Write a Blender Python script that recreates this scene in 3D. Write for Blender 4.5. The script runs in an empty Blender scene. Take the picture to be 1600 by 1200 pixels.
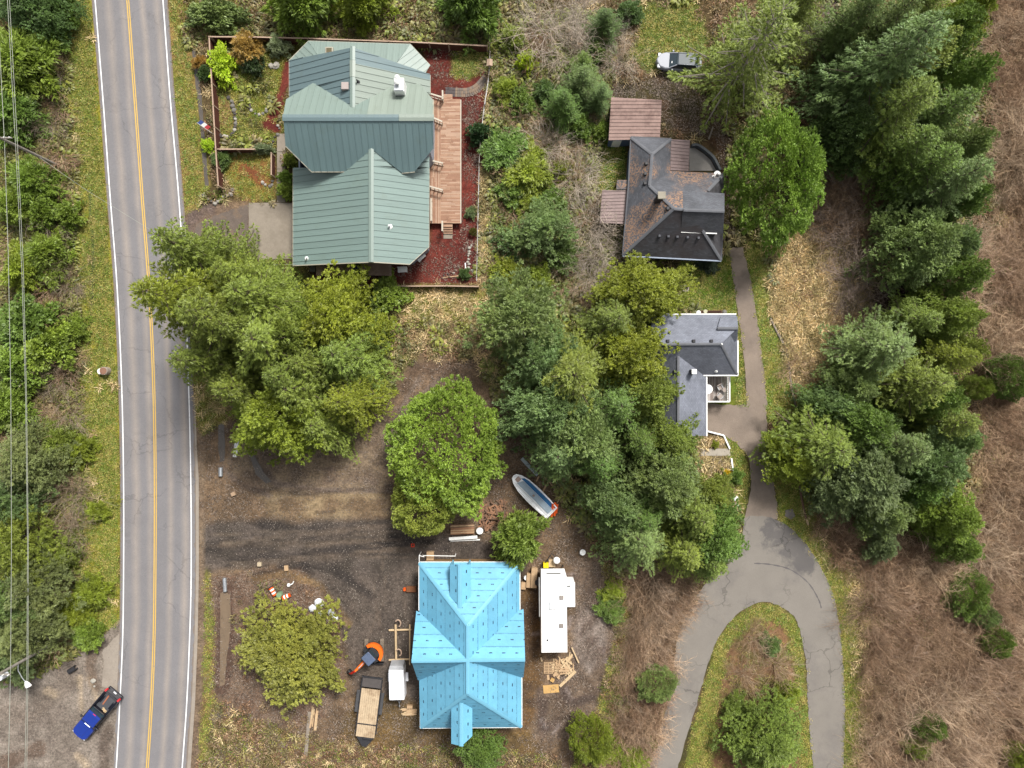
import bpy, math, random
import numpy as np
from mathutils import Vector, Matrix
random.seed(7); RNG = np.random.default_rng(7)
sc = bpy.context.scene
COL = sc.collection
# ---------------------------------------------------------------- camera (drone looking straight down)
H = 75.0; F = 1109.0
cam_d = bpy.data.cameras.new('camera'); cam_d.sensor_width = 36.0; cam_d.sensor_fit = 'HORIZONTAL'
cam_d.lens = 36.0 * F / 1600.0; cam_d.clip_end = 2000.0; cam_d.clip_start = 0.5
cam = bpy.data.objects.new('camera', cam_d); COL.objects.link(cam); cam.location = (0, 0, H)
sc.camera = cam
# ---------------------------------------------------------------- bright overcast daylight
SUN_AZ = math.radians(28.0); SUN_EL = math.radians(52.0)      # light comes from the top right of the picture
world = bpy.data.worlds.new('World'); sc.world = world; world.use_nodes = True
wn = world.node_tree.nodes; wl = world.node_tree.links; wn.clear()
wo = wn.new('ShaderNodeOutputWorld'); wb = wn.new('ShaderNodeBackground'); ws = wn.new('ShaderNodeTexSky')
wh = wn.new('ShaderNodeHueSaturation'); wh.inputs['Saturation'].default_value = 0.2
ws.sky_type = 'NISHITA'; ws.sun_disc = False; ws.sun_elevation = SUN_EL; ws.sun_rotation = SUN_AZ
ws.dust_density = 4.0; ws.ozone_density = 0.6
wb.inputs['Strength'].default_value = 0.075
wl.new(ws.outputs[0], wh.inputs['Color']); wl.new(wh.outputs[0], wb.inputs['Color']); wl.new(wb.outputs[0], wo.inputs['Surface'])
sd = bpy.data.lights.new('sun', 'SUN'); sd.energy = 2.3; sd.angle = math.radians(13); sd.color = (1.0, 0.96, 0.9)
sun = bpy.data.objects.new('sun', sd); COL.objects.link(sun)
tosun = Vector((math.sin(SUN_AZ) * math.cos(SUN_EL), math.cos(SUN_AZ) * math.cos(SUN_EL), math.sin(SUN_EL)))
sun.rotation_euler = tosun.to_track_quat('Z', 'Y').to_euler(); sun.location = (20, 40, 90)
vs = sc.view_settings; vs.view_transform = 'Standard'; vs.look = 'None'; vs.gamma = 1.0; vs.exposure = 1.2
vs.use_curve_mapping = False
sc.cycles.max_bounces = 5; sc.cycles.transparent_max_bounces = 6
# ---------------------------------------------------------------- helpers
def W(px, py, z=0.0):
    k = (H - z) / F
    return Vector(((px - 800) * k, (600 - py) * k, z))
def lin(c):
    c = c / 255.0
    return c / 12.92 if c <= 0.04045 else ((c + 0.055) / 1.055) ** 2.4
def C(r, g, b, k=0.5):          # a colour read off the photograph, taken down to a real-world albedo
    return (lin(r) * k, lin(g) * k, lin(b) * k)
class NT:
    def __init__(s, m):
        m.use_nodes = True; s.t = m.node_tree; s.n = s.t.nodes; s.l = s.t.links; s.b = s.n.get('Principled BSDF')
    def new(s, ty, **kw):
        n = s.n.new(ty)
        for k, v in kw.items(): setattr(n, k, v)
        return n
    def link(s, a, b): s.l.new(a, b)
    def math(s, op, a, b=None, clamp=False):
        n = s.n.new('ShaderNodeMath'); n.operation = op; n.use_clamp = clamp
        for i, v in enumerate((a, b)):
            if v is None: continue
            if isinstance(v, (int, float)): n.inputs[i].default_value = v
            else: s.l.new(v, n.inputs[i])
        return n.outputs[0]
    def noise(s, vec, scale, detail=3.0, rough=0.6):
        n = s.n.new('ShaderNodeTexNoise'); n.inputs['Scale'].default_value = scale; n.inputs['Detail'].default_value = detail
        n.inputs['Roughness'].default_value = rough
        if vec is not None: s.l.new(vec, n.inputs['Vector'])
        return n.outputs['Fac']
    def rng(s, v, a, b, c, d):
        n = s.n.new('ShaderNodeMapRange'); s.l.new(v, n.inputs[0])
        for i, x in enumerate((a, b, c, d)): n.inputs[i + 1].default_value = x
        return n.outputs[0]
    def mix(s, fac, a, b, mode='MIX'):
        n = s.n.new('ShaderNodeMix'); n.data_type = 'RGBA'; n.blend_type = mode
        for i, v in ((0, fac), (6, a), (7, b)):
            if isinstance(v, (int, float)): n.inputs[i].default_value = v
            elif isinstance(v, tuple): n.inputs[i].default_value = (*v[:3], 1)
            else: s.l.new(v, n.inputs[i])
        return n.outputs[2]
    def bump(s, h, strength, dist=0.05):
        n = s.n.new('ShaderNodeBump'); n.inputs['Strength'].default_value = strength; n.inputs['Distance'].default_value = dist
        s.l.new(h, n.inputs['Height']); s.l.new(n.outputs[0], s.b.inputs['Normal'])
MATS = {}
def mat(name, col, rough=0.8, var=0.18, scale=1.2, bump=0.0, metal=0.0, spec=0.3, fine=10.0, coat=0.0, dirt=None, dirt_amt=0.5):
    if name in MATS: return MATS[name]
    m = bpy.data.materials.new(name); t = NT(m); b = t.b
    tc = t.new('ShaderNodeTexCoord').outputs['Object']
    n1 = t.noise(tc, scale, 4); n2 = t.noise(tc, scale * fine, 2)
    v = t.math('MULTIPLY', t.rng(n1, 0.25, 0.75, 1 - var, 1 + var), t.rng(n2, 0.25, 0.75, 1 - var * 0.7, 1 + var * 0.7))
    c = t.mix(1.0, col, v, 'MULTIPLY')
    if dirt is not None:
        n3 = t.noise(tc, scale * 0.7, 6, 0.7)
        c = t.mix(t.rng(n3, 0.5, 0.68, 0.0, dirt_amt), c, dirt)
    t.link(c, b.inputs['Base Color']); b.inputs['Roughness'].default_value = rough
    b.inputs['Metallic'].default_value = metal; b.inputs['Specular IOR Level'].default_value = spec
    b.inputs['Coat Weight'].default_value = coat
    if bump: t.bump(n2, bump)
    MATS[name] = m
    return m
ORG = {}
def link(o, parent=None, world=False):
    COL.objects.link(o)
    if parent is not None:
        o.parent = parent
        if world: o.location = -ORG.get(parent.name, Vector((0, 0, 0))); ORG[o.name] = Vector((0, 0, 0))
    return o
def thing(name, label, cat, loc=(0, 0, 0), rz=0.0, group=None, kind=None):
    o = bpy.data.objects.new(name, None); COL.objects.link(o); o.empty_display_size = 0.3
    o.location = loc; o.rotation_euler = (0, 0, rz); ORG[o.name] = Vector(loc)
    return tag(o, label, cat, group, kind)
def tag(o, label=None, cat=None, group=None, kind=None):
    if label: o['label'] = label
    if cat: o['category'] = cat
    if group: o['group'] = group
    if kind: o['kind'] = kind
    return o
class MB:
    """collects shapes into one mesh"""
    def __init__(s): s.v = []; s.f = []; s.uv = None
    def add(s, vs, fs):
        o = len(s.v); s.v += [tuple(v) for v in vs]; s.f += [tuple(i + o for i in f) for f in fs]; return s
    def box(s, c, d, rz=0.0, rx=0.0, ry=0.0):
        M = Matrix.Translation(Vector(c)) @ Matrix.Rotation(rz, 4, 'Z') @ Matrix.Rotation(ry, 4, 'Y') @ Matrix.Rotation(rx, 4, 'X')
        x, y, z = d[0] / 2, d[1] / 2, d[2] / 2
        vs = [M @ Vector(p) for p in ((-x, -y, -z), (x, -y, -z), (x, y, -z), (-x, y, -z), (-x, -y, z), (x, -y, z), (x, y, z), (-x, y, z))]
        return s.add(vs, [(0, 3, 2, 1), (4, 5, 6, 7), (0, 1, 5, 4), (1, 2, 6, 5), (2, 3, 7, 6), (3, 0, 4, 7)])
    def bev(s, c, d, r=0.03, rz=0.0):
        """box with chamfered vertical and top edges"""
        M = Matrix.Translation(Vector(c)) @ Matrix.Rotation(rz, 4, 'Z')
        x, y, z = d[0] / 2, d[1] / 2, d[2] / 2
        def ring(q, zz):
            return [M @ Vector((a * (x - (q + (r if k else 0))), b * (y - (q + (0 if k else r))), zz)) for a, b, k in ((-1, -1, 1), (1, -1, 1), (1, -1, 0), (1, 1, 0), (1, 1, 1), (-1, 1, 1), (-1, 1, 0), (-1, -1, 0))]
        vs = ring(0, -z) + ring(0, z - r) + ring(r, z)
        fs = [tuple(range(7, -1, -1)), tuple(range(16, 24))]
        for a in (0, 8):
            for i in range(8): fs.append((a + i, a + (i + 1) % 8, a + 8 + (i + 1) % 8, a + 8 + i))
        return s.add(vs, fs)
    def loft(s, rings, cap=True):
        n = len(rings[0]); o = len(s.v)
        fs = []
        for k in range(len(rings) - 1):
            for i in range(n): fs.append((k * n + i, k * n + (i + 1) % n, (k + 1) * n + (i + 1) % n, (k + 1) * n + i))
        if cap: fs += [tuple(range(n - 1, -1, -1)), tuple(range((len(rings) - 1) * n, len(rings) * n))]
        return s.add([p for r in rings for p in r], fs)
    def cyl(s, c, r, h, n=12, r2=None, axis='Z', rz=0.0):
        r2 = r if r2 is None else r2
        R = {'Z': Matrix.Identity(4), 'X': Matrix.Rotation(math.pi / 2, 4, 'Y'), 'Y': Matrix.Rotation(-math.pi / 2, 4, 'X')}[axis]
        M = Matrix.Translation(Vector(c)) @ Matrix.Rotation(rz, 4, 'Z') @ R
        rg = lambda rr, z: [M @ Vector((rr * math.cos(2 * math.pi * i / n), rr * math.sin(2 * math.pi * i / n), z)) for i in range(n)]
        return s.loft([rg(r, -h / 2), rg(r2, h / 2)])
    def tube(s, pts, rad, n=6):
        pts = [Vector(p) for p in pts]; rings = []
        for i, p in enumerate(pts):
            d = (pts[min(i + 1, len(pts) - 1)] - pts[max(i - 1, 0)]).normalized()
            a = d.cross(Vector((0, 0, 1)) if abs(d.z) < 0.9 else Vector((1, 0, 0))).normalized(); b = d.cross(a)
            r = rad[i] if isinstance(rad, (list, tuple)) else rad
            rings.append([p + (a * math.cos(2 * math.pi * k / n) + b * math.sin(2 * math.pi * k / n)) * r for k in range(n)])
        return s.loft(rings)
    def beam(s, a, b, w, h):
        """straight timber from a to b, w across, h high, upper face along the line"""
        a = Vector(a); b = Vector(b); d = (b - a).normalized(); x = d.cross(Vector((0, 0, 1))).normalized(); u = x.cross(d)
        q = lambda p: [p - x * w / 2 - u * h / 2, p + x * w / 2 - u * h / 2, p + x * w / 2 + u * h / 2, p - x * w / 2 + u * h / 2]
        return s.loft([q(a), q(b)])
    def prism(s, pts, z0, z1):
        n = len(pts)
        return s.loft([[(p[0], p[1], z0) for p in pts], [(p[0], p[1], z1) for p in pts]])
    def sphere(s, c, r, n=10, m=7, sz=1.0, jit=0.0):
        rings = []
        for j in range(1, m):
            th = math.pi * j / m
            rings.append([(c[0] + r * (1 + random.uniform(-jit, jit)) * math.sin(th) * math.cos(2 * math.pi * i / n), c[1] + r * (1 + random.uniform(-jit, jit)) * math.sin(th) * math.sin(2 * math.pi * i / n), c[2] - r * sz * math.cos(th)) for i in range(n)])
        return s.loft(rings)
    def build(s, name, m, parent=None, world=False, smooth=False, loc=None, rz=0.0):
        me = bpy.data.meshes.new(name); me.from_pydata(s.v, [], s.f)
        if s.uv:
            ul = me.uv_layers.new(name='UVMap'); k = 0
            for p in me.polygons:
                for li in p.loop_indices: ul.data[li].uv = s.uv[me.loops[li].vertex_index]
        me.materials.append(m if not isinstance(m, str) else MATS[m])
        if smooth: me.polygons.foreach_set('use_smooth', [True] * len(me.polygons))
        o = bpy.data.objects.new(name, me); link(o, parent, world)
        if loc is not None: o.location = loc
        if rz: o.rotation_euler = (0, 0, rz)
        if parent is None: ORG[o.name] = Vector(loc if loc is not None else (0, 0, 0))
        return o
def npmesh(name, verts, faces, m, vattr=None, smooth=False):
    """verts Nx3, faces Mx4 or Mx3; vattr: one value per face"""
    me = bpy.data.meshes.new(name); k = faces.shape[1]
    me.vertices.add(len(verts)); me.vertices.foreach_set('co', np.asarray(verts, np.float32).ravel())
    me.loops.add(faces.size); me.loops.foreach_set('vertex_index', faces.ravel().astype(np.int32))
    me.polygons.add(len(faces)); me.polygons.foreach_set('loop_start', np.arange(0, faces.size, k, dtype=np.int32))
    me.update(calc_edges=True)
    if vattr is not None:
        a = me.attributes.new('v', 'FLOAT', 'FACE'); a.data.foreach_set('value', np.asarray(vattr, np.float32))
    if smooth: me.polygons.foreach_set('use_smooth', np.ones(len(faces), bool))
    me.materials.append(m)
    return me
# ---------------------------------------------------------------- ground
def vnoise(x, y, seed, cell):
    r = np.random.default_rng(seed).random((257, 257)); gx = x / cell; gy = y / cell
    ix = np.floor(gx).astype(int); iy = np.floor(gy).astype(int); fx = gx - ix; fy = gy - iy
    fx = fx * fx * (3 - 2 * fx); fy = fy * fy * (3 - 2 * fy); g = lambda a, b: r[a % 257, b % 257]
    return (g(ix, iy) * (1 - fx) + g(ix + 1, iy) * fx) * (1 - fy) + (g(ix, iy + 1) * (1 - fx) + g(ix + 1, iy + 1) * fx) * fy
def fbm(x, y, seed, cell, octv=4):
    s = 0; a = 1; t = 0
    for o in range(octv): s = s + a * vnoise(x, y, seed + o, cell / 2 ** o); t += a; a *= 0.55
    return s / t
GS = 0.3
far = np.array([62.3 + d for d in (8, 25, 60, 120, 220, 400)])
fx_ = np.arange(-62, 62 + GS / 2, GS); fy_ = np.arange(-48, 48 + GS / 2, GS)
gx = np.concatenate([-far[::-1], fx_, far]); gy = np.concatenate([-far[::-1] + 14, fy_, far - 14])
GX, GY = np.meshgrid(gx, gy); GX = GX.ravel(); GY = GY.ravel()
PXg = GX * F / H + 800; PYg = 600 - GY * F / H
N1 = fbm(GX, GY, 11, 6.0); N2 = fbm(GX, GY, 31, 1.6); N3 = fbm(GX, GY, 51, 18.0); N4 = fbm(GX, GY, 71, 2.5)
def dist_poly(P):
    d = np.full(GX.shape, 1e9); ins = np.zeros(GX.shape, bool); n = len(P)
    for i in range(n):
        x0, y0 = P[i]; x1, y1 = P[(i + 1) % n]; dx = x1 - x0; dy = y1 - y0
        t = np.clip(((PXg - x0) * dx + (PYg - y0) * dy) / (dx * dx + dy * dy + 1e-9), 0, 1)
        d = np.minimum(d, np.hypot(PXg - x0 - t * dx, PYg - y0 - t * dy))
        if y0 != y1:
            ins ^= ((y0 > PYg) != (y1 > PYg)) & (PXg < (x1 - x0) * (PYg - y0) / (y1 - y0) + x0)
    return np.where(ins, d, -d)
def dist_line(P):
    d = np.full(GX.shape, 1e9)
    for i in range(len(P) - 1):
        x0, y0 = P[i]; x1, y1 = P[i + 1]; dx = x1 - x0; dy = y1 - y0
        t = np.clip(((PXg - x0) * dx + (PYg - y0) * dy) / (dx * dx + dy * dy + 1e-9), 0, 1)
        d = np.minimum(d, np.hypot(PXg - x0 - t * dx, PYg - y0 - t * dy))
    return d
CH = {k: np.zeros(GX.shape) for k in ('fern', 'bramble', 'dry', 'twig', 'grass', 'litter', 'peb')}
cA = np.array(C(92, 88, 48)); cB = np.array(C(122, 100, 72)); cC = np.array(C(62, 66, 32))
GC = cA + (cB - cA) * np.clip((N1[:, None] - 0.35) * 3, 0, 1); GC = GC * 0.8; GC = GC + (cC - GC) * np.clip((N2[:, None] - 0.5) * 3, 0, 1)  # soil darkened so gaps under the ferns look shaded
CH['fern'] += 0.55 * (N1 < 0.5); CH['bramble'] += 0.6 * (N1 > 0.45); CH['dry'] += 0.15
def put(m, col, ch, col2=None, noise=None):
    global GC
    c = np.array(col)[None, :]
    if col2 is not None:
        nn = np.clip(((N2 if noise is None else noise) - 0.35) * 3.3, 0, 1)[:, None]; c = c + (np.array(col2)[None, :] - c) * nn
    GC = GC + (c - GC) * m[:, None]
    for k in CH: CH[k] = CH[k] * (1 - m) + ch.get(k, 0.0) * m
def paint(P, col, col2=None, soft=5, jit=10, amt=1.0, noise=None, **ch):
    d = dist_poly(P) + (N4 - 0.5) * 2 * jit
    put(np.clip(d / soft + 0.5, 0, 1) * amt, col, ch, col2, noise)
def stroke(P, w, col, col2=None, soft=4, jit=4, amt=1.0, keep=False, **ch):
    d = w - dist_line(P) + (N4 - 0.5) * 2 * jit; m = np.clip(d / soft + 0.5, 0, 1) * amt
    if keep: ch = {}
    put(m, col, ch, col2)
GRS = C(112, 128, 48); YGR = C(166, 160, 56); LAWN = C(96, 124, 44)
# wild areas, shade between the plants put into a darker soil colour
paint([(-900, -900), (140, -900), (150, 1060), (-900, 1060)], C(76, 76, 34), C(96, 80, 52), jit=6, fern=1.3, bramble=0.6, twig=0.05, dry=0.08)
paint([(95, -20), (150, -20), (172, 300), (188, 600), (190, 1000), (110, 1010), (135, 700), (118, 450), (112, 300)], YGR, C(120, 112, 52), jit=10, soft=10, grass=1.6, dry=0.05)
stroke([(120, -20), (137, 150), (148, 300), (160, 450), (168, 600), (172, 800), (168, 900)], 11, C(150, 152, 46), C(128, 128, 46), jit=5, soft=6, grass=2.6)
stroke([(140, 300), (146, 400), (142, 500)], 4, C(86, 98, 62), jit=3, grass=0.3)
paint([(255, -20), (290, -20), (300, 70), (330, 290), (300, 345), (284, 330)], C(134, 132, 58), C(160, 130, 80), jit=5, grass=1.0)
paint([(290, -30), (810, -30), (800, 70), (760, 75), (330, 58), (296, 70)], C(92, 70, 46), C(62, 60, 30), jit=6, fern=0.5, bramble=1.0)
paint([(760, 40), (955, 40), (960, 250), (985, 430), (900, 470), (750, 450)], C(76, 70, 36), C(100, 76, 52), jit=10, fern=1.3, bramble=0.45, dry=0.1, twig=0.05)
paint([(745, 130), (775, 130), (770, 440), (745, 445)], C(168, 146, 100), C(120, 116, 60), jit=6, dry=0.9, fern=0.2)
paint([(610, 440), (780, 440), (790, 680), (620, 660)], C(142, 118, 92), C(110, 112, 56), jit=14, soft=12, dry=0.5, bramble=0.35, fern=0.25)
# road verges and lot
paint([(296, 590), (350, 580), (380, 760), (340, 800), (310, 760)], C(134, 116, 62), C(104, 112, 50), jit=7, grass=0.9, dry=0.3)
paint([(302, 690), (380, 640), (620, 620), (800, 640), (880, 790), (960, 880), (985, 960), (960, 1060), (930, 1230), (430, 1230), (330, 1140), (306, 960)], C(142, 118, 94), C(116, 96, 76), jit=8, soft=10, litter=0.22)
paint([(640, 560), (740, 560), (830, 700), (860, 790), (800, 760), (600, 760), (600, 640)], C(144, 120, 98), C(112, 92, 76), jit=12, soft=14, litter=0.25)
paint([(390, 640), (610, 640), (610, 770), (400, 775), (350, 720)], C(156, 136, 112), C(126, 108, 92), jit=10, soft=8, litter=0.22)
paint([(400, 772), (600, 765), (620, 808), (430, 815)], C(168, 146, 114), C(134, 112, 88), jit=6, soft=8)
paint([(306, 815), (430, 812), (620, 812), (820, 860), (830, 1130), (660, 1150), (640, 960), (560, 940), (430, 880), (306, 900)], C(104, 94, 87), C(86, 78, 72), jit=8, soft=12)
paint([(430, 880), (560, 900), (655, 880), (655, 1100), (560, 1090), (520, 960)], C(114, 102, 93), C(94, 85, 78), jit=8, soft=14)
for L in ([(306, 860), (450, 845), (620, 830), (700, 860)], [(360, 880), (470, 870), (600, 850)], [(410, 820), (520, 835), (640, 842)], [(440, 880), (520, 890), (580, 930)]):
    stroke(L, 8, C(64, 59, 57), jit=6, soft=8, amt=0.8)
stroke([(350, 850), (480, 850), (600, 838)], 4, C(134, 118, 100), jit=5, soft=8, amt=0.5)
paint([(330, 900), (400, 890), (470, 890), (530, 950), (540, 1060), (510, 1120), (420, 1150), (340, 1130)], C(122, 98, 82), C(142, 118, 98), jit=6, soft=6, litter=0.45, bramble=0.08)
stroke([(400, 905), (450, 896), (500, 915), (545, 975)], 6, C(156, 128, 92), C(112, 90, 66), jit=7, soft=5, amt=0.85)
stroke([(395, 897), (455, 886), (512, 905), (560, 970)], 2.2, C(70, 60, 54), jit=3, soft=3, amt=0.8)
paint([(560, 1085), (650, 1100), (720, 1150), (830, 1140), (880, 1230), (520, 1230), (540, 1130)], C(134, 108, 68), C(106, 88, 60), jit=10, soft=12, litter=0.3)
paint([(815, 900), (848, 900), (846, 1030), (850, 1120), (815, 1140)], C(126, 98, 66), C(96, 78, 62), jit=6, soft=8)
paint([(885, 860), (950, 880), (970, 960), (950, 1060), (930, 1140), (830, 1160), (840, 1080), (890, 1050), (900, 940)], C(142, 122, 104), C(108, 90, 76), jit=10, soft=8, litter=0.4)
paint([(905, 945), (945, 950), (950, 1010), (920, 1050), (895, 1020)], C(172, 158, 148), C(118, 102, 92), jit=10, soft=10, litter=0.22)
stroke([(880, 1080), (890, 1100), (925, 1090)], 6, C(84, 72, 68), jit=5, amt=0.8); stroke([(850, 1095), (845, 1140), (870, 1130)], 7, C(86, 72, 68), jit=7, amt=0.7)
paint([(300, 1080), (420, 1130), (560, 1170), (700, 1165), (860, 1180), (900, 1240), (300, 1240)], C(118, 92, 72), C(90, 84, 46), jit=12, soft=12, bramble=0.55, grass=0.3, litter=0.4, dry=0.1)
stroke([(318, 900), (325, 1000), (322, 1100), (315, 1180)], 10, C(122, 120, 58), C(142, 112, 80), jit=7, soft=8, grass=0.7)
paint([(302, 640), (320, 700), (320, 1000), (310, 1210), (290, 1210)], C(146, 126, 104), C(128, 108, 90), jit=3, soft=5)
paint([(935, 870), (985, 900), (990, 960), (970, 1090), (950, 1210), (890, 1210), (945, 1070), (965, 960)], C(126, 108, 66), C(112, 116, 50), jit=7, soft=6, grass=0.7, bramble=0.4)
stroke([(972, 930), (985, 970), (975, 1050), (960, 1130), (950, 1210)], 5, C(176, 142, 74), C(140, 128, 60), jit=4, grass=0.5)
paint([(985, 900), (1060, 870), (1080, 960), (1060, 1050), (1030, 1130), (1000, 1230), (955, 1230), (985, 1060)], C(104, 82, 62), C(74, 60, 42), jit=6, soft=8, twig=0.7, bramble=0.5)
# muddy tracks
for L in ([(655, 590), (625, 640), (602, 690), (602, 730)], [(690, 590), (640, 630), (612, 680)], [(390, 710), (430, 755), (500, 765), (610, 768)], [(345, 730), (380, 760), (420, 775)]):
    stroke(L, 4, C(138, 122, 110), C(106, 92, 82), jit=4, soft=4, amt=0.9)
for L in ([(400, 765), (480, 772), (610, 760)], [(640, 640), (616, 690), (610, 740)], [(385, 700), (415, 745)]):
    stroke(L, 3, C(90, 78, 70), jit=4, soft=4, amt=0.8)
_tr = random.Random(5)
for i in range(26):     # tyre tracks over the lot
    y0 = _tr.uniform(820, 880); x0 = _tr.uniform(306, 420); bend = _tr.uniform(-10, 24)
    stroke([(x0, y0 + 10), (x0 + 110, y0 + bend * 0.2), (x0 + 220, y0 - 8 + bend * 0.5), (x0 + 320, y0 - 12 + bend * 1.6)], 1.3, C(*_tr.choice(((78, 70, 66), (140, 124, 108), (88, 80, 74), (126, 110, 96)))), jit=2.2, soft=2.5, amt=0.55)
for i in range(16):
    x0 = _tr.uniform(560, 640); y0 = _tr.uniform(860, 960)
    stroke([(x0, y0), (x0 + _tr.uniform(-8, 14), y0 + 60), (x0 + _tr.uniform(-20, 20), y0 + 130)], 1.3, C(*_tr.choice(((80, 72, 68), (134, 118, 104), (88, 80, 74)))), jit=2.2, soft=2.5, amt=0.5)
for i in range(44):     # churned clods and ruts above the track
    x0 = _tr.uniform(385, 610); y0 = _tr.uniform(655, 800); a0 = _tr.uniform(-0.5, 0.5)
    stroke([(x0, y0), (x0 + 26 * math.cos(a0), y0 + 26 * math.sin(a0))], 1.4, C(*_tr.choice(((96, 80, 68), (180, 160, 132), (112, 98, 92), (166, 142, 112)))), jit=3.5, soft=3, amt=0.6)
for i in range(40):
    x0 = _tr.uniform(840, 960); y0 = _tr.uniform(880, 1150); a0 = _tr.uniform(0, 3.1)
    stroke([(x0, y0), (x0 + 18 * math.cos(a0), y0 + 18 * math.sin(a0))], 1.6, C(*_tr.choice(((92, 78, 74), (182, 168, 164), (116, 100, 94)))), jit=4, soft=3, amt=0.55)
stroke([(352, 920), (353, 970), (350, 1030), (347, 1075)], 14, C(104, 82, 70), jit=4, soft=7, litter=0.3)
# left gravel turnout
paint([(-60, 1075), (40, 1060), (100, 1025), (150, 1000), (195, 960), (195, 1230), (-60, 1230)], C(160, 148, 136), C(134, 122, 112), jit=6, soft=7)
stroke([(0, 1110), (50, 1120), (110, 1060)], 12, C(140, 126, 114), jit=14, soft=14, amt=0.6)
for L in ([(125, 1060), (128, 1110)], [(140, 1060), (150, 1090)], [(120, 1180), (135, 1195)], [(75, 1080), (85, 1085)]):
    stroke(L, 5, C(196, 176, 150), jit=6, soft=4, amt=0.8)
stroke([(170, 1140), (160, 1170), (165, 1200)], 9, C(108, 94, 84), jit=7, amt=0.7); stroke([(10, 1190), (60, 1170)], 9, C(112, 92, 78), jit=9, amt=0.7)
stroke([(150, 1010), (140, 1040), (150, 1075)], 8, C(120, 100, 84), jit=6, amt=0.7)
# house yards
MUL = C(128, 62, 52); MUL2 = C(106, 50, 44)
paint([(662, 72), (760, 76), (762, 200), (748, 300), (748, 445), (490, 445), (480, 405), (640, 405), (672, 380), (672, 150)], MUL, MUL2, jit=2, soft=4, litter=0.35)
paint([(705, 78), (758, 80), (762, 105), (735, 125), (705, 118)], C(92, 96, 42), C(110, 112, 50), jit=4, grass=0.9)
paint([(330, 62), (480, 66), (455, 95), (445, 200), (430, 230), (340, 232)], C(120, 122, 42), C(98, 90, 42), jit=3, soft=4, grass=0.8, fern=0.1)
paint([(336, 150), (366, 150), (370, 205), (345, 212)], C(128, 116, 60), C(150, 120, 82), jit=4, grass=0.5)
stroke([(452, 100), (440, 150), (432, 175), (415, 195)], 8, MUL, MUL2, jit=3); stroke([(420, 195), (432, 200)], 9, MUL, MUL2, jit=3)
paint([(340, 234), (430, 234), (432, 312), (385, 318), (362, 300), (352, 270)], C(150, 108, 64), C(140, 128, 56), jit=4, soft=6, grass=0.5)
stroke([(385, 262), (400, 275), (412, 290)], 9, C(146, 84, 56), jit=6, amt=0.8)
paint([(290, 330), (330, 315), (390, 312), (390, 410), (330, 420), (285, 420)], C(146, 122, 98), C(116, 100, 92), jit=5, soft=6)
paint([(392, 404), (470, 404), (490, 450), (420, 450)], C(136, 124, 74), C(116, 90, 62), jit=4, grass=0.5)
paint([(560, 446), (760, 446), (770, 500), (640, 500)], C(152, 136, 78), C(120, 116, 58), jit=8, soft=8, dry=0.5, grass=0.3)
paint([(935, 140), (1060, 110), (1135, 180), (1150, 300), (1150, 385), (1128, 385), (1120, 230), (960, 160)], C(94, 72, 54), C(82, 76, 44), jit=6, soft=8, litter=0.8)
paint([(1000, 10), (1090, 0), (1110, 60), (1080, 120), (1010, 110), (985, 90)], C(98, 112, 44), C(84, 86, 38), jit=8, soft=8, grass=1.0)
paint([(930, 210), (975, 220), (980, 300), (935, 310), (928, 260)], C(90, 122, 40), C(78, 104, 36), jit=4, grass=0.9)
paint([(1060, 405), (1140, 400), (1150, 470), (1168, 640), (1104, 640), (1100, 490), (1060, 480)], C(104, 132, 42), C(116, 124, 46), jit=4, soft=5, grass=1.0)
paint([(1165, 380), (1200, 380), (1215, 500), (1245, 640), (1200, 660), (1185, 520)], C(122, 148, 56), C(148, 142, 72), jit=6, soft=5, grass=1.0)
paint([(1130, 672), (1160, 690), (1172, 740), (1162, 800), (1148, 800), (1140, 730)], C(110, 138, 44), C(140, 134, 62), jit=3, soft=4, grass=1.0)
paint([(1085, 680), (1130, 680), (1145, 750), (1160, 810), (1130, 790), (1090, 740)], C(166, 148, 98), C(140, 118, 84), jit=4, dry=0.4, litter=0.4)
paint([(1210, 740), (1255, 740), (1275, 850), (1310, 930), (1330, 1060), (1335, 1230), (1310, 1230), (1312, 1000), (1290, 900), (1220, 810)], C(132, 140, 56), C(164, 146, 82), jit=5, soft=5, grass=1.0)
paint([(1190, 380), (1300, 340), (1360, 400), (1350, 480), (1300, 620), (1250, 640), (1215, 500)], C(206, 176, 128), C(164, 134, 100), jit=12, soft=12, dry=1.6, bramble=0.2, twig=0.03)
stroke([(1245, 370), (1275, 430), (1290, 490), (1275, 560), (1262, 620)], 14, C(222, 192, 140), C(196, 164, 116), jit=12, soft=12, dry=2.2)
paint([(1255, 240), (1360, 240), (1370, 380), (1280, 350)], C(118, 92, 74), C(96, 74, 56), jit=10, twig=0.5, bramble=0.5)
paint([(1500, -900), (2600, -900), (2600, 2000), (1320, 2000), (1330, 1060), (1300, 900), (1260, 800), (1400, 860), (1520, 880), (1540, 600), (1560, 300)], C(128, 102, 78), C(94, 72, 54), jit=14, soft=14, twig=0.75, dry=0.35, bramble=0.5, fern=0.12, grass=0.25)  # soil painted darker beneath the thicket, standing in for shade between stems
for L in ([(1545, 640), (1530, 760), (1540, 860)], [(1340, 880), (1370, 1010), (1350, 1160)], [(1570, 330), (1580, 420)], [(1540, 880), (1590, 980), (1560, 1100)]):
    stroke(L, 16, C(202, 170, 122), jit=16, soft=18, amt=0.8, dry=0.8, twig=0.2)
stroke([(1330, 900), (1345, 1000), (1350, 1200)], 14, C(176, 152, 92), C(132, 130, 62), jit=8, soft=10, grass=0.6, dry=0.5)
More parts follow.
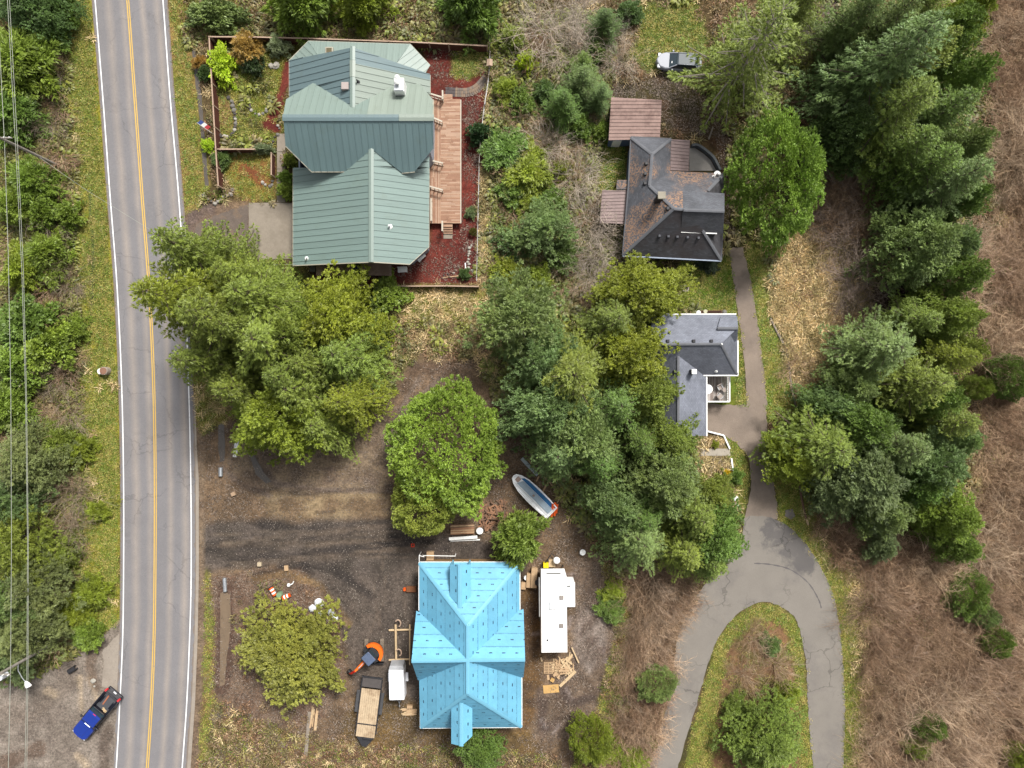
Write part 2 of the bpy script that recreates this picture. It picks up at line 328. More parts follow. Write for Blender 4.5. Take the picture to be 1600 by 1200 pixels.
paint([(1120, 1000), (1150, 962), (1185, 942), (1215, 945), (1240, 962), (1252, 990), (1262, 1100), (1272, 1230), (1065, 1230), (1085, 1130)], C(124, 130, 56), C(152, 138, 80), jit=2, soft=4, grass=1.0)
paint([(1140, 1010), (1180, 965), (1220, 968), (1236, 1000), (1245, 1100), (1250, 1230), (1110, 1230), (1120, 1100)], C(148, 112, 82), C(112, 104, 58), jit=8, soft=8, bramble=0.8, dry=0.3, grass=0.1)
paint([(1340, 440), (1440, 430), (1440, 490), (1380, 500)], C(58, 42, 34), jit=8, soft=10, litter=0.22)
for P_, a_ in (([(302, 690), (380, 640), (620, 620), (800, 640), (880, 790), (960, 880), (985, 960), (960, 1060), (930, 1160), (640, 1160), (330, 1140), (306, 960)], 1.0), ([(-60, 1075), (40, 1060), (100, 1025), (150, 1000), (195, 960), (195, 1230), (-60, 1230)], 1.0), ([(296, 330), (390, 318), (390, 405), (296, 405)], 0.7)):
    CH['peb'] = np.maximum(CH['peb'], a_ * np.clip(dist_poly(P_) / 6 + 0.5, 0, 1))
CH['peb'] = np.maximum(CH['peb'], 1.4 * np.clip(1 - np.abs(dist_poly([(1100, 915), (1135, 880), (1163, 812), (1184, 806), (1220, 815), (1255, 845), (1286, 892), (1306, 945), (1315, 1010), (1320, 1230), (1005, 1230), (1055, 1020)]) ) / 5, 0, 1))
def clear(P, grow=2.0):
    m = np.clip((dist_poly(P) + grow) / 2.0, 0, 1)
    for k in CH:
        if k != 'peb': CH[k] = CH[k] * (1 - m)
YS = [-420, -200, 0, 150, 300, 450, 600, 750, 900, 1000, 1100, 1200, 1400, 1620]
LX = [112, 132, 149, 161, 172, 183.5, 190.5, 193.5, 193.5, 192, 187.5, 182, 168, 150]
RX = [222, 240, 255, 266, 279, 289, 295, 298.5, 299, 296.5, 292, 285, 271, 252]
CX = [165, 184, 200, 211, 222, 233.5, 240.5, 243, 242.5, 241, 237, 230.5, 217, 199]
OUT = [(1000, 1240), (1012, 1200), (1040, 1110), (1055, 1020), (1066, 965), (1100, 915), (1135, 880), (1158, 835), (1163, 812), (1184, 806), (1220, 815), (1255, 845), (1286, 892), (1306, 945), (1315, 1010), (1320, 1100), (1318, 1200), (1316, 1240)]
INN = [(1276, 1240), (1270, 1200), (1262, 1100), (1260, 1040), (1251, 990), (1240, 962), (1215, 945), (1185, 942), (1150, 962), (1120, 1000), (1100, 1060), (1080, 1130), (1058, 1200), (1045, 1240)]
DRV = [(1163, 810), (1174, 760), (1170, 715), (1150, 692), (1128, 680), (1104, 676), (1103, 630), (1145, 633), (1166, 632), (1166, 600), (1157, 520), (1146, 440), (1138, 388), (1160, 386), (1176, 450), (1190, 550), (1199, 630), (1197, 690), (1206, 740), (1214, 790), (1215, 811)]
clear([(x - 8, y) for x, y in zip(LX, YS)] + [(x + 10, y) for x, y in zip(RX, YS)][::-1], 2)
stroke([(1262, 812), (1288, 862), (1310, 915), (1322, 975), (1328, 1050), (1330, 1130), (1328, 1230)], 12, C(146, 150, 66), C(176, 158, 92), jit=6, soft=6, grass=2.0, dry=0.2)
def nofar(P, grow, ks):
    m = np.clip((dist_poly(P) + grow) / 4.0, 0, 1)
    for k in ks: CH[k] = CH[k] * (1 - m)
nofar(OUT, 13, ('twig', 'dry')); nofar(OUT, 7, ('bramble', 'fern'))
clear(OUT + INN, 2); clear(DRV, 1); nofar(DRV, 8, ('twig', 'fern', 'bramble', 'dry'))
for P in ([(299, 76), (306, 75), (311, 105), (317, 150), (321, 200), (325, 250), (328, 290), (319, 292), (314, 250), (311, 200), (306, 150), (302, 110)], [(339, 662), (352, 662), (354, 690), (353, 722), (342, 722), (339, 700)], [(342, 927), (352, 922), (362, 930), (363, 970), (360, 1005), (356, 1030), (353, 1072), (341, 1072), (342, 1030)], [(389, 317), (458, 317), (458, 405), (389, 405)], [(433, 209), (446, 209), (446, 316), (433, 316)], [(306, 352), (345, 332), (388, 320), (388, 400), (340, 400), (302, 388)], [(455, 70), (672, 70), (672, 405), (455, 410)], [(672, 145), (722, 145), (722, 372), (672, 372)], [(976, 215), (1125, 222), (1125, 400), (976, 395)], [(955, 155), (1032, 155), (1032, 216), (955, 216)], [(1040, 495), (1150, 495), (1150, 676), (1040, 676)], [(655, 880), (812, 880), (812, 1160), (655, 1135)], [(844, 885), (900, 885), (885, 1025), (844, 1025)], [(1094, 701), (1141, 701), (1141, 712), (1094, 712)], [(694, 138), (765, 114), (765, 128), (740, 150), (694, 150)]): clear(P)
fl = np.clip(1 - np.maximum(np.abs(GX) / 62, np.abs(GY) / 48), 0, 1)
nxv = len(gx); nyv = len(gy)
idx = np.arange(nxv * nyv).reshape(nyv, nxv)
gfaces = np.stack([idx[:-1, :-1].ravel(), idx[:-1, 1:].ravel(), idx[1:, 1:].ravel(), idx[1:, :-1].ravel()], 1)
gm = bpy.data.materials.new('soil_and_turf'); t = NT(gm)
ga = t.new('ShaderNodeVertexColor', layer_name='Col'); tc = t.new('ShaderNodeTexCoord').outputs['Object']
f1 = t.noise(tc, 0.9, 5, 0.7); f2 = t.noise(tc, 5.0, 4, 0.75); f3 = t.noise(tc, 0.35, 3)
f4 = t.noise(tc, 2.3, 6, 0.75); gv = t.math('MULTIPLY', t.math('MULTIPLY', t.rng(f1, 0.3, 0.7, 0.74, 1.26), t.rng(f2, 0.3, 0.7, 0.55, 1.45)), t.rng(f4, 0.35, 0.65, 0.7, 1.3))
gc = t.mix(1.0, t.mix(1.0, ga.outputs['Color'], (1.12, 1.12, 1.12), 'MULTIPLY'), gv, 'MULTIPLY')
gc = t.mix(t.rng(f3, 0.45, 0.7, 0, 0.25), gc, (0.055, 0.045, 0.033))
t.link(gc, t.b.inputs['Base Color']); t.b.inputs['Roughness'].default_value = 0.95; t.b.inputs['Specular IOR Level'].default_value = 0.15
t.bump(f2, 0.7, 0.08)
gme = npmesh('ground', np.stack([GX, GY, np.zeros_like(GX)], 1), gfaces, gm)
ca = gme.color_attributes.new('Col', 'FLOAT_COLOR', 'POINT')
ca.data.foreach_set('color', np.concatenate([np.clip(GC, 0.004, 1), np.ones((len(GC), 1))], 1).astype(np.float32).ravel())
ground = bpy.data.objects.new('ground', gme); COL.objects.link(ground); ground['kind'] = 'structure'

# ---------------------------------------------------------------- roads, lane, drive, slabs
def smooth_line(P, n=8):
    out = []
    for i in range(len(P) - 1):
        p0 = P[max(i - 1, 0)]; p1 = P[i]; p2 = P[i + 1]; p3 = P[min(i + 2, len(P) - 1)]
        for k in range(n):
            u = k / n
            out.append(tuple(0.5 * ((2 * p1[j]) + (-p0[j] + p2[j]) * u + (2 * p0[j] - 5 * p1[j] + 4 * p2[j] - p3[j]) * u * u + (-p0[j] + 3 * p1[j] - 3 * p2[j] + p3[j]) * u ** 3) for j in (0, 1)))
    out.append(P[-1]); return out
def strip(name, L, R, z, m, parent=None, skirt=0.0):
    """sheet between two pixel lines given at the same y values, u across, v along"""
    b = MB(); b.uv = []; acc = 0; lastp = None
    for i, (l, r) in enumerate(zip(L, R)):
        a = W(*l); c = W(*r); a.z = c.z = z
        if lastp is not None: acc += (a - lastp).length
        lastp = a
        b.v += [tuple(a), tuple(c)]; b.uv += [(0, acc), (1, acc)]
        if i: k = 2 * i; b.f.append((k - 2, k, k + 1, k - 1))
    b.f = [f[::-1] for f in b.f] if (Vector(b.v[1]) - Vector(b.v[0])).cross(Vector(b.v[2]) - Vector(b.v[0])).z > 0 and False else b.f
    o = b.build(name, m, parent)
    return o
def dense(xs, off=0.0): return smooth_line([(x + off, y) for x, y in zip(xs, YS)], 10)

def cracks(t, col, tc, scale=0.22, amt=0.38, dark=0.5):
    """wandering crack lines, only in places"""
    v = t.new('ShaderNodeTexVoronoi', feature='DISTANCE_TO_EDGE'); v.inputs['Scale'].default_value = scale
    w = t.new('ShaderNodeVectorMath', operation='ADD'); n = t.new('ShaderNodeTexNoise'); n.inputs['Scale'].default_value = 0.9; n.inputs['Detail'].default_value = 5; t.link(tc, n.inputs['Vector'])
    m = t.new('ShaderNodeVectorMath', operation='SCALE'); t.link(n.outputs['Color'], m.inputs[0]); m.inputs['Scale'].default_value = 1.6; t.link(tc, w.inputs[0]); t.link(m.outputs[0], w.inputs[1]); t.link(w.outputs[0], v.inputs['Vector'])
    line = t.math('LESS_THAN', v.outputs['Distance'], 0.012 * scale / 0.22); f = t.math('MULTIPLY', line, t.rng(t.noise(tc, 0.12, 2), 0.48, 0.56, 0.0, amt))
    return t.mix(f, col, t.mix(1.0, col, (dark, dark, dark), 'MULTIPLY'))
am = bpy.data.materials.new('worn_asphalt'); t = NT(am)
uvn = t.new('ShaderNodeUVMap'); sep = t.new('ShaderNodeSeparateXYZ'); t.link(uvn.outputs[0], sep.inputs[0])
tc = t.new('ShaderNodeTexCoord').outputs['Object']; u = sep.outputs['X']
wob = t.math('ADD', u, t.rng(t.noise(tc, 0.15, 2), 0.3, 0.7, -0.012, 0.012))
tr = None
for c0, wd in ((0.21, 0.075), (0.40, 0.06), (0.665, 0.06), (0.86, 0.07)):
    g = t.math('SUBTRACT', 1.0, t.math('DIVIDE', t.math('ABSOLUTE', t.math('SUBTRACT', wob, c0)), wd), True)
    tr = g if tr is None else t.math('MAXIMUM', tr, g)
a1 = t.noise(tc, 9.0, 3, 0.8); a2 = t.noise(tc, 0.25, 4); a3 = t.noise(tc, 28.0, 2, 0.8)
vv = t.math('MULTIPLY', t.math('MULTIPLY', t.rng(a1, 0.3, 0.7, 0.9, 1.1), t.rng(a2, 0.3, 0.7, 0.93, 1.07)), t.rng(a3, 0.3, 0.7, 0.86, 1.14))
ac = t.mix(t.math('MULTIPLY', tr, t.rng(a2, 0.2, 0.8, 0.45, 1.0)), C(150, 147, 149), C(186, 174, 164)); ac = t.mix(1.0, ac, vv, 'MULTIPLY'); ac = cracks(t, ac, tc); ac = t.mix(t.rng(t.noise(tc, 0.35, 6, 0.75), 0.58, 0.72, 0, 0.35), ac, C(112, 108, 108))
ac = t.mix(t.math('MULTIPLY', t.math('GREATER_THAN', t.math('ABSOLUTE', t.math('SUBTRACT', t.math('ADD', u, t.rng(t.noise(tc, 0.8, 5, 0.7), 0.2, 0.8, -0.03, 0.03)), 0.5)), 0.485), 0.6), ac, C(150, 128, 104))
t.link(ac, t.b.inputs['Base Color']); t.b.inputs['Roughness'].default_value = 0.85; t.bump(a3, 0.3, 0.01)
road = strip('road', dense(LX, -5.5), dense(RX, 7.5), 0.05, am); road['kind'] = 'structure'
def worn_paint(name, col, base):
    m = bpy.data.materials.new(name); t = NT(m); tc = t.new('ShaderNodeTexCoord').outputs['Object']
    n = t.noise(tc, 3.0, 5, 0.8)
    t.link(t.mix(t.rng(n, 0.56, 0.72, 0, 0.75), col, base), t.b.inputs['Base Color']); t.b.inputs['Roughness'].default_value = 0.6
    MATS[name] = m; return m
wp = worn_paint('white_road_paint', (0.72, 0.72, 0.72), C(160, 156, 158)); yp = worn_paint('yellow_road_paint', (0.52, 0.33, 0.06), C(170, 150, 120))
for nm, xs, off, w2, m in (('edge_line', LX, 0, 0.85, wp), ('edge_line', RX, 0, 0.85, wp), ('centre_line', CX, -1.5, 0.85, yp), ('centre_line', CX, 1.5, 0.75, yp)):
    o = strip(nm, dense(xs, off - w2), dense(xs, off + w2), 0.056, m, road)
def poly_sheet(name, P, z, m, jag=0.0, sub=6, thick=0.0, kind='structure'):
    out = []
    n = len(P)
    for i in range(n):
        a = P[i]; b = P[(i + 1) % n]; k = max(1, int(math.hypot(b[0] - a[0], b[1] - a[1]) / sub)) if jag else 1
        for j in range(k):
            f = j / k; out.append((a[0] + (b[0] - a[0]) * f + random.uniform(-jag, jag), a[1] + (b[1] - a[1]) * f + random.uniform(-jag, jag)))
    b = MB(); pts = [W(*p) for p in out]
    if sum(p.x * q.y - q.x * p.y for p, q in zip(pts, pts[1:] + pts[:1])) < 0: pts = pts[::-1]
    if thick: b.prism([(p.x, p.y) for p in pts], z - thick, z)
    else: b.add([(p.x, p.y, z) for p in pts], [tuple(range(len(pts)))])
    o = b.build(name, m)
    if kind: o['kind'] = kind
    return o
lane_m = mat('faded_lane_asphalt', C(160, 153, 144), 0.85, 0.08, 0.35, 0.3, dirt=C(136, 130, 127), dirt_amt=0.6, fine=40)
lane = poly_sheet('lane', smooth_line(OUT, 5) + smooth_line(INN, 5), 0.042, lane_m, jag=1.1)
grav_m = mat('packed_gravel', C(166, 150, 136), 0.95, 0.16, 0.5, 0.5, dirt=C(136, 124, 116), dirt_amt=0.5, fine=30)
poly_sheet('gravel_drive', DRV, 0.03, grav_m, jag=1.2)
tar_m = mat('tar_patch', C(118, 113, 113), 0.8, 0.15, 0.8, dirt=C(150, 143, 140), dirt_amt=0.8)
t = NT(lane_m); src = t.b.inputs['Base Color'].links[0].from_socket; tc = t.new('ShaderNodeTexCoord').outputs['Object']   # damp oil-dark stain at the head of the loop
fac = None
for (sx, sy, sr) in ((1222, 836, 2.2), (1240, 852, 2.4), (1256, 874, 2.0), (1206, 828, 1.4)):
    dn = t.new('ShaderNodeVectorMath', operation='DISTANCE'); t.link(tc, dn.inputs[0]); dn.inputs[1].default_value = W(sx, sy)
    f_ = t.rng(t.math('ADD', dn.outputs['Value'], t.rng(t.noise(tc, 0.8, 5, 0.7), 0.25, 0.75, -1.3, 1.3)), sr * 0.45, sr, 0.62, 0.0); fac = f_ if fac is None else t.math('MAXIMUM', fac, f_)
t.link(cracks(t, t.mix(fac, src, C(92, 90, 94)), tc, 0.35, 0.6), t.b.inputs['Base Color'])
skid = smooth_line([(1178, 880), (1205, 882), (1235, 890), (1262, 910), (1278, 935), (1283, 950)], 6)
b = MB(); kk = [W(*p) for p in skid]
for i, p in enumerate(kk):
    d = (kk[min(i + 1, len(kk) - 1)] - kk[max(i - 1, 0)]).normalized(); s_ = Vector((-d.y, d.x, 0)) * 0.09 * (0.4 + (i % 3) * 0.3); b.v += [tuple(p + s_ + Vector((0, 0, 0.049))), tuple(p - s_ + Vector((0, 0, 0.049)))]
    if i: b.f.append((2 * i - 2, 2 * i - 1, 2 * i + 1, 2 * i))
o = b.build('tar_seam', tar_m); o['kind'] = 'structure'
con_m = mat('weathered_concrete', C(176, 164, 148), 0.9, 0.1, 0.5, 0.2, dirt=C(140, 128, 112), dirt_amt=0.45)
poly_sheet('concrete_driveway', [(389, 317), (458, 317), (458, 405), (389, 405)], 0.06, con_m, jag=0.3, thick=0.1)
for y0, y1 in ((209, 237), (237.6, 264), (264.6, 290), (290.6, 316)):
    poly_sheet('walkway_slab', [(433, y0), (446, y0), (446, y1), (433, y1)], 0.05, con_m, jag=0.15, thick=0.08)
ap_m = mat('old_apron_asphalt', C(128, 114, 104), 0.9, 0.2, 0.8, 0.3, dirt=C(168, 138, 106), dirt_amt=0.7)
poly_sheet('driveway_apron', [(306, 352), (345, 332), (388, 320), (388, 400), (340, 400), (302, 388)], 0.02, ap_m, jag=1.5)
conc_apron = mat('turnout_concrete', C(186, 174, 160), 0.9, 0.1, 0.5, 0.2, dirt=C(150, 136, 120), dirt_amt=0.5)
poly_sheet('turnout_apron', [(188, 988), (172, 1005), (161, 1015), (162, 1040), (160, 1072), (172, 1078), (186, 1082)], 0.03, conc_apron, jag=1.0)
poly_sheet('turnout_apron', [(186, 1084), (184, 1120), (178, 1150), (182, 1160), (176, 1235), (184, 1235), (188, 1130)], 0.03, conc_apron, jag=0.8)
shoulder = strip('road_shoulder', [(x + 4, y) for x, y in zip((295, 298, 298.5, 299, 296.5, 292, 285), (620, 700, 750, 900, 1000, 1100, 1200))], [(x + 8, y) for x, y in zip((297, 300, 303, 303, 301, 297, 290), (620, 700, 750, 900, 1000, 1100, 1200))], 0.046, conc_apron); shoulder['kind'] = 'structure'
def water(name, col, rough=0.12):
    m = bpy.data.materials.new(name); t = NT(m); tc = t.new('ShaderNodeTexCoord').outputs['Object']
    t.link(t.mix(t.rng(t.noise(tc, 0.6, 3), 0.3, 0.7, 0, 1), col, tuple(c * 0.75 for c in col)), t.b.inputs['Base Color'])
    t.b.inputs['Roughness'].default_value = rough; t.b.inputs['Specular IOR Level'].default_value = 0.5; t.bump(t.noise(tc, 4, 2), 0.05, 0.02)
    return m
dw = water('ditch_water', C(122, 114, 106)); mw = water('muddy_water', C(158, 136, 112), 0.25)
for P, m in (([(300, 76), (305, 75), (309, 105), (315, 150), (319, 200), (323, 250), (326, 290), (321, 292), (316, 250), (313, 200), (308, 150), (303, 110)], dw),
             ([(341, 662), (350, 662), (352, 690), (351, 720), (344, 722), (341, 700)], dw),
             ([(344, 927), (352, 924), (360, 930), (361, 970), (358, 1005), (354, 1030), (351, 1070), (343, 1072), (344, 1030), (344, 980)], mw),
             ([(343, 1110), (349, 1098), (346, 1120), (341, 1128), (333, 1125), (332, 1115), (338, 1118)], dw),
             ([(388, 706), (398, 712), (412, 738), (424, 752), (416, 756), (400, 742)], dw)):
    poly_sheet('ditch_water', P, 0.012, m, jag=0.5)
# ---------------------------------------------------------------- houses
def mplane(a, b, c):
    p = [W(*a), W(*b), W(*c)]; n = (p[1] - p[0]).cross(p[2] - p[0]).normalized()
    if n.z < 0: n = -n
    return (n, n.dot(p[0]))
def on(pl, px, py):
    n, d = pl; o = Vector((0, 0, H)); r = Vector(((px - 800) / F, (600 - py) / F, -1.0))
    return o + r * ((d - n.dot(o)) / n.dot(r))
def clip(poly, ax, t, keep_less):
    out = []; n = len(poly)
    for i in range(n):
        a = poly[i]; b = poly[(i + 1) % n]; da = a.dot(ax) - t; db = b.dot(ax) - t
        if keep_less: da = -da; db = -db
        if da >= 0: out.append(a)
        if (da >= 0) != (db >= 0): out.append(a + (b - a) * (da / (da - db)))
    return out
def area(p): return abs(sum(p[i].x * p[(i + 1) % len(p)].y - p[(i + 1) % len(p)].x * p[i].y for i in range(len(p)))) / 2
def roof_strips(name, parent, pl, P, ax, w, m, thick=0.05, rib=0.0, lift=0.0, ribw=0.05, off=0.0, jit=0.0):
    """cut a planar roof face into strips across plan axis ax; each strip is one object"""
    n = pl[0]; poly = [on(pl, *p) + n * lift for p in P]; ax = Vector((ax[0], ax[1], 0)).normalized()
    al = n.cross(ax).normalized(); ts = [p.dot(ax) for p in poly]; t = min(ts) + off - (w if off else 0); res = []
    while t < max(ts) - 0.02:
        q = clip(clip(poly, ax, t + 0.004, False), ax, t + w - 0.004, True)
        if len(q) >= 3 and area(q) > 0.01:
            b = MB(); b.uv = []
            k = len(q); s2 = sum(q[i].x * q[(i + 1) % k].y - q[(i + 1) % k].x * q[i].y for i in range(k))
            if s2 < 0: q = q[::-1]
            dz = n * random.uniform(0, jit)
            b.loft([[p - n * thick for p in q], [p + dz for p in q]])
            if rib:
                e = [p for p in q if abs(p.dot(ax) - (t + w - 0.004)) < 1e-3]
                if len(e) >= 2:
                    e.sort(key=lambda p: p.dot(al)); 
                    a, c = e[0], e[-1]
                    if (c - a).length > 0.1: b.beam(a + n * rib / 2, c + n * rib / 2, ribw, rib)
            b.uv = [(Vector(v).dot(al), (Vector(v).dot(ax) - t) / w) for v in b.v]
            mm = m(t + w / 2, sum((p.dot(al) for p in q)) / k) if callable(m) else m
            res.append(b.build(name, mm, parent, world=True))
        t += w
    return res
def slab(name, parent, pl, P, m, thick=0.08, lift=0.0):
    poly = [on(pl, *p) + pl[0] * lift for p in P]; k = len(poly)
    if sum(poly[i].x * poly[(i + 1) % k].y - poly[(i + 1) % k].x * poly[i].y for i in range(k)) < 0: poly = poly[::-1]
    b = MB(); b.loft([[p - Vector((0, 0, thick)) for p in poly], poly]); return b.build(name, m, parent, world=True)
def walls(parent, pts, m, name='wall', thick=0.15, z0=0.0):
    """pts: (px, py, zref, top) around the footprint, each stretch its own wall"""
    q = [(W(p[0], p[1], p[2]), p[3]) for p in pts]
    for i in range(len(q)):
        (a, ta), (b_, tb) = q[i], q[(i + 1) % len(q)]
        if (a - b_).length < 0.05: continue
        d = (b_ - a).to_2d().normalized(); nn = Vector((-d.y, d.x)) * thick / 2
        b = MB()
        b.loft([[(a.x + nn.x, a.y + nn.y, z0), (a.x - nn.x, a.y - nn.y, z0), (a.x - nn.x, a.y - nn.y, ta), (a.x + nn.x, a.y + nn.y, ta)],
                [(b_.x + nn.x, b_.y + nn.y, z0), (b_.x - nn.x, b_.y - nn.y, z0), (b_.x - nn.x, b_.y - nn.y, tb), (b_.x + nn.x, b_.y + nn.y, tb)]])
        b.build(name, m, parent, world=True)
def siding(name, col):
    m = bpy.data.materials.new(name); t = NT(m); tc = t.new('ShaderNodeTexCoord').outputs['Object']
    s = t.new('ShaderNodeSeparateXYZ'); t.link(tc, s.inputs[0]); fr = t.math('FRACT', t.math('MULTIPLY', s.outputs['Z'], 6.0))
    c = t.mix(t.rng(t.noise(tc, 1.0, 4), 0.3, 0.7, 0, 0.3), col, tuple(x * 0.75 for x in col)); t.link(c, t.b.inputs['Base Color'])
    t.bump(fr, 0.6, 0.02); t.b.inputs['Roughness'].default_value = 0.7; return m
def cap(parent, pts, w, m, name='ridge_cap', h=0.06, lift=0.06):
    for a, b_ in zip(pts[:-1], pts[1:]):
        a = Vector(a); b_ = Vector(b_); d = (b_ - a).normalized(); x = d.cross(Vector((0, 0, 1))).normalized() * w / 2; up = Vector((0, 0, lift))
        q = lambda p: [p - x + up * 0.15, p - x + up * 0.5, p + up + Vector((0, 0, h)) * 0.5, p + x + up * 0.5, p + x + up * 0.15]
        b = MB(); b.loft([q(a), q(b_)]); b.build(name, m, parent, world=True)
def vent(parent, p, s, m, name='roof_vent', h=0.3):
    b = MB(); b.bev((p.x, p.y, p.z + h / 2 - 0.08), (s, s, h + 0.16), 0.03); return b.build(name, m, parent, world=True)
def pipe_vent(parent, p, m, r=0.07, h=0.5, flash=None):
    b = MB(); b.cyl((p.x, p.y, p.z + h / 2), r, h, 10)
    b.cyl((p.x, p.y, p.z + 0.02), r * 3, 0.12, 10, r * 1.2); return b.build('vent_pipe', m, parent, world=True, smooth=False)
def edge_trim(parent, pts, m, w=0.12, h=0.16, name='fascia', closed=False, lift=0.0):
    pts = list(pts) + ([pts[0]] if closed else [])
    for a, b_ in zip(pts[:-1], pts[1:]):
        b = MB(); b.beam(Vector(a) + Vector((0, 0, lift)), Vector(b_) + Vector((0, 0, lift)), w, h); b.build(name, m, parent, world=True)
wht = mat('white_trim', (0.72, 0.72, 0.7), 0.6, 0.06); dark = mat('dark_void', (0.02, 0.02, 0.022), 0.9, 0.1); blk = mat('black_plastic', (0.025, 0.025, 0.028), 0.5, 0.1)
galv = mat('galvanised_steel', (0.42, 0.44, 0.46), 0.4, 0.1, 3, metal=0.7)
# ---- house with the green metal roof
def metal_roof(name, col, rough=0.42):
    m = bpy.data.materials.new(name); t = NT(m); uvn = t.new('ShaderNodeUVMap').outputs[0]; tc = t.new('ShaderNodeTexCoord').outputs['Object']; oi = t.new('ShaderNodeObjectInfo').outputs['Random']
    mp = t.new('ShaderNodeMapping'); mp.inputs['Scale'].default_value = (0.35, 5.0, 1.0); t.link(uvn, mp.inputs['Vector']); st = t.noise(mp.outputs[0], 1.0, 5, 0.7)
    c = t.mix(1.0, col, t.math('MULTIPLY', t.rng(st, 0.25, 0.75, 0.9, 1.1), t.rng(oi, 0, 1, 0.95, 1.05)), 'MULTIPLY')
    c = t.mix(t.rng(t.noise(tc, 0.45, 6, 0.75), 0.55, 0.72, 0, 0.22), c, C(118, 124, 96)); c = t.mix(t.rng(t.noise(tc, 6.0, 3, 0.8), 0.68, 0.74, 0, 0.5), c, C(90, 84, 66))
    t.link(c, t.b.inputs['Base Color']); t.link(t.rng(st, 0.3, 0.7, rough - 0.08, rough + 0.12), t.b.inputs['Roughness']); t.bump(t.noise(tc, 1.1, 2), 0.08, 0.05); return m
h1 = thing('green_roof_house', 'large house with green standing-seam metal roof beside the two-lane road', 'house', W(560, 240))
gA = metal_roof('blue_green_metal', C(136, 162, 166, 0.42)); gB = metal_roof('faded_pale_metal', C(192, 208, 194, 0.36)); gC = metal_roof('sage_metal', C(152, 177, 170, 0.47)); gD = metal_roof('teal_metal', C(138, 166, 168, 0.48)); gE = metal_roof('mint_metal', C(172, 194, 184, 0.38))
sid1 = siding('pale_blue_siding', C(196, 206, 222))
r1 = thing('roof', None, None); r1.parent = h1; r1.location = -h1.location; ORG[r1.name] = Vector((0, 0, 0))
PA_l = mplane((551, 74, 7.2), (551, 167, 7.2), (452, 94, 3.63)); PA_r = mplane((551, 74, 7.2), (551, 167, 7.2), (672, 118, 3.4))
PB_u = mplane((442, 181, 8.0), (677, 181, 8.0), (560, 129, 5.0)); PB_l = mplane((442, 187, 8.0), (677, 187, 8.0), (560, 268, 5.2))
PC_l = mplane((580, 232, 6.4), (580, 409, 6.4), (458, 340, 2.75)); PC_r = mplane((580, 232, 6.4), (580, 409, 6.4), (671, 340, 3.7))
PP = mplane((482, 64, 2.6), (641, 69, 2.6), (560, 98, 3.5)); PPl = mplane((482, 64, 2.6), (452, 94, 2.6), (505, 100, 3.5)); PPr = mplane((641, 69, 2.6), (672, 102, 2.6), (618, 106, 3.5))
wS = 0.62
roof_strips('roof_panel', r1, PP, [(482, 64), (641, 69), (612, 108), (508, 104)], (1, 0), wS, gE, rib=0.04)
roof_strips('roof_panel', r1, PPl, [(452, 95), (482, 64), (512, 108), (470, 120)], (0.7, 0.7), wS, gE, rib=0.04)
roof_strips('roof_panel', r1, PPr, [(641, 69), (672, 102), (660, 122), (606, 112)], (0.7, -0.7), wS, gE, rib=0.04)
roof_strips('roof_panel', r1, PA_l, [(551, 74), (552, 170), (490, 131), (452, 152), (452, 94)], (0, 1), wS, gA, rib=0.045)
ylim = on(PA_r, 560, 96).y
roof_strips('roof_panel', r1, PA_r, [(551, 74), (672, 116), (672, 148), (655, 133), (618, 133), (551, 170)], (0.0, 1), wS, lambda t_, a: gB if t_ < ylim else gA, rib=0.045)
xlim = on(PB_u, 572, 170).x
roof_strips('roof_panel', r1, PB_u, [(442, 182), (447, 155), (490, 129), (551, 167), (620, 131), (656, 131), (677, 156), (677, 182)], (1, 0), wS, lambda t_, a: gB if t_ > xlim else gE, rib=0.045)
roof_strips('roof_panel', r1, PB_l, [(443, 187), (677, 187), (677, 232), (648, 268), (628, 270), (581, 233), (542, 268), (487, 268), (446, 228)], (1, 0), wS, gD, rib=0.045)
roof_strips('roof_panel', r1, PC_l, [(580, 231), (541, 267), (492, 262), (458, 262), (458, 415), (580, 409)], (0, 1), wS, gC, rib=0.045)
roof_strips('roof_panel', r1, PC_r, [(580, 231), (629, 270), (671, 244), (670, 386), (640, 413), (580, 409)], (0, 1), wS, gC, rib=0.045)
cap(r1, [W(551, 72.5, 7.2), W(551, 94, 7.2)], 0.5, gE); cap(r1, [W(551, 94.3, 7.22), W(551, 120, 7.22)], 0.55, gB); cap(r1, [W(551, 120.3, 7.2), W(551, 168, 7.2)], 0.5, gE)
cap(r1, [W(441.5, 184, 8.0), W(623, 184, 8.0)], 0.62, gA); cap(r1, [W(623.3, 184, 8.0), W(678, 184, 8.0)], 0.62, gB); cap(r1, [W(580, 232, 6.4), W(580, 409.5, 6.4)], 0.5, gE)
eave = mat('cream_fascia', C(206, 200, 180), 0.6, 0.08)
for P, pl in (([(482, 64), (641, 69)], PP), ([(452, 94), (482, 64)], PPl), ([(641, 69), (672, 102)], PPr), ([(452, 94), (452, 150)], PA_l), ([(672, 117), (672, 146)], PA_r), ([(487, 268.4), (542, 268.4)], PB_l), ([(628, 270.4), (648, 268.4)], PB_l), ([(446, 228), (487, 268.4)], PB_l), ([(677, 156), (677, 181)], PB_u), ([(458, 263), (458, 415)], PC_l), ([(670.5, 262), (670, 386)], PC_r), ([(670, 386), (640, 413)], PC_r), ([(580, 409.5), (640, 413)], PC_r), ([(458, 415), (580, 409.5)], PC_l)):
    pp = [on(pl, *p) for p in P]
    edge_trim(r1, pp, eave, 0.09, 0.16, lift=-0.08)
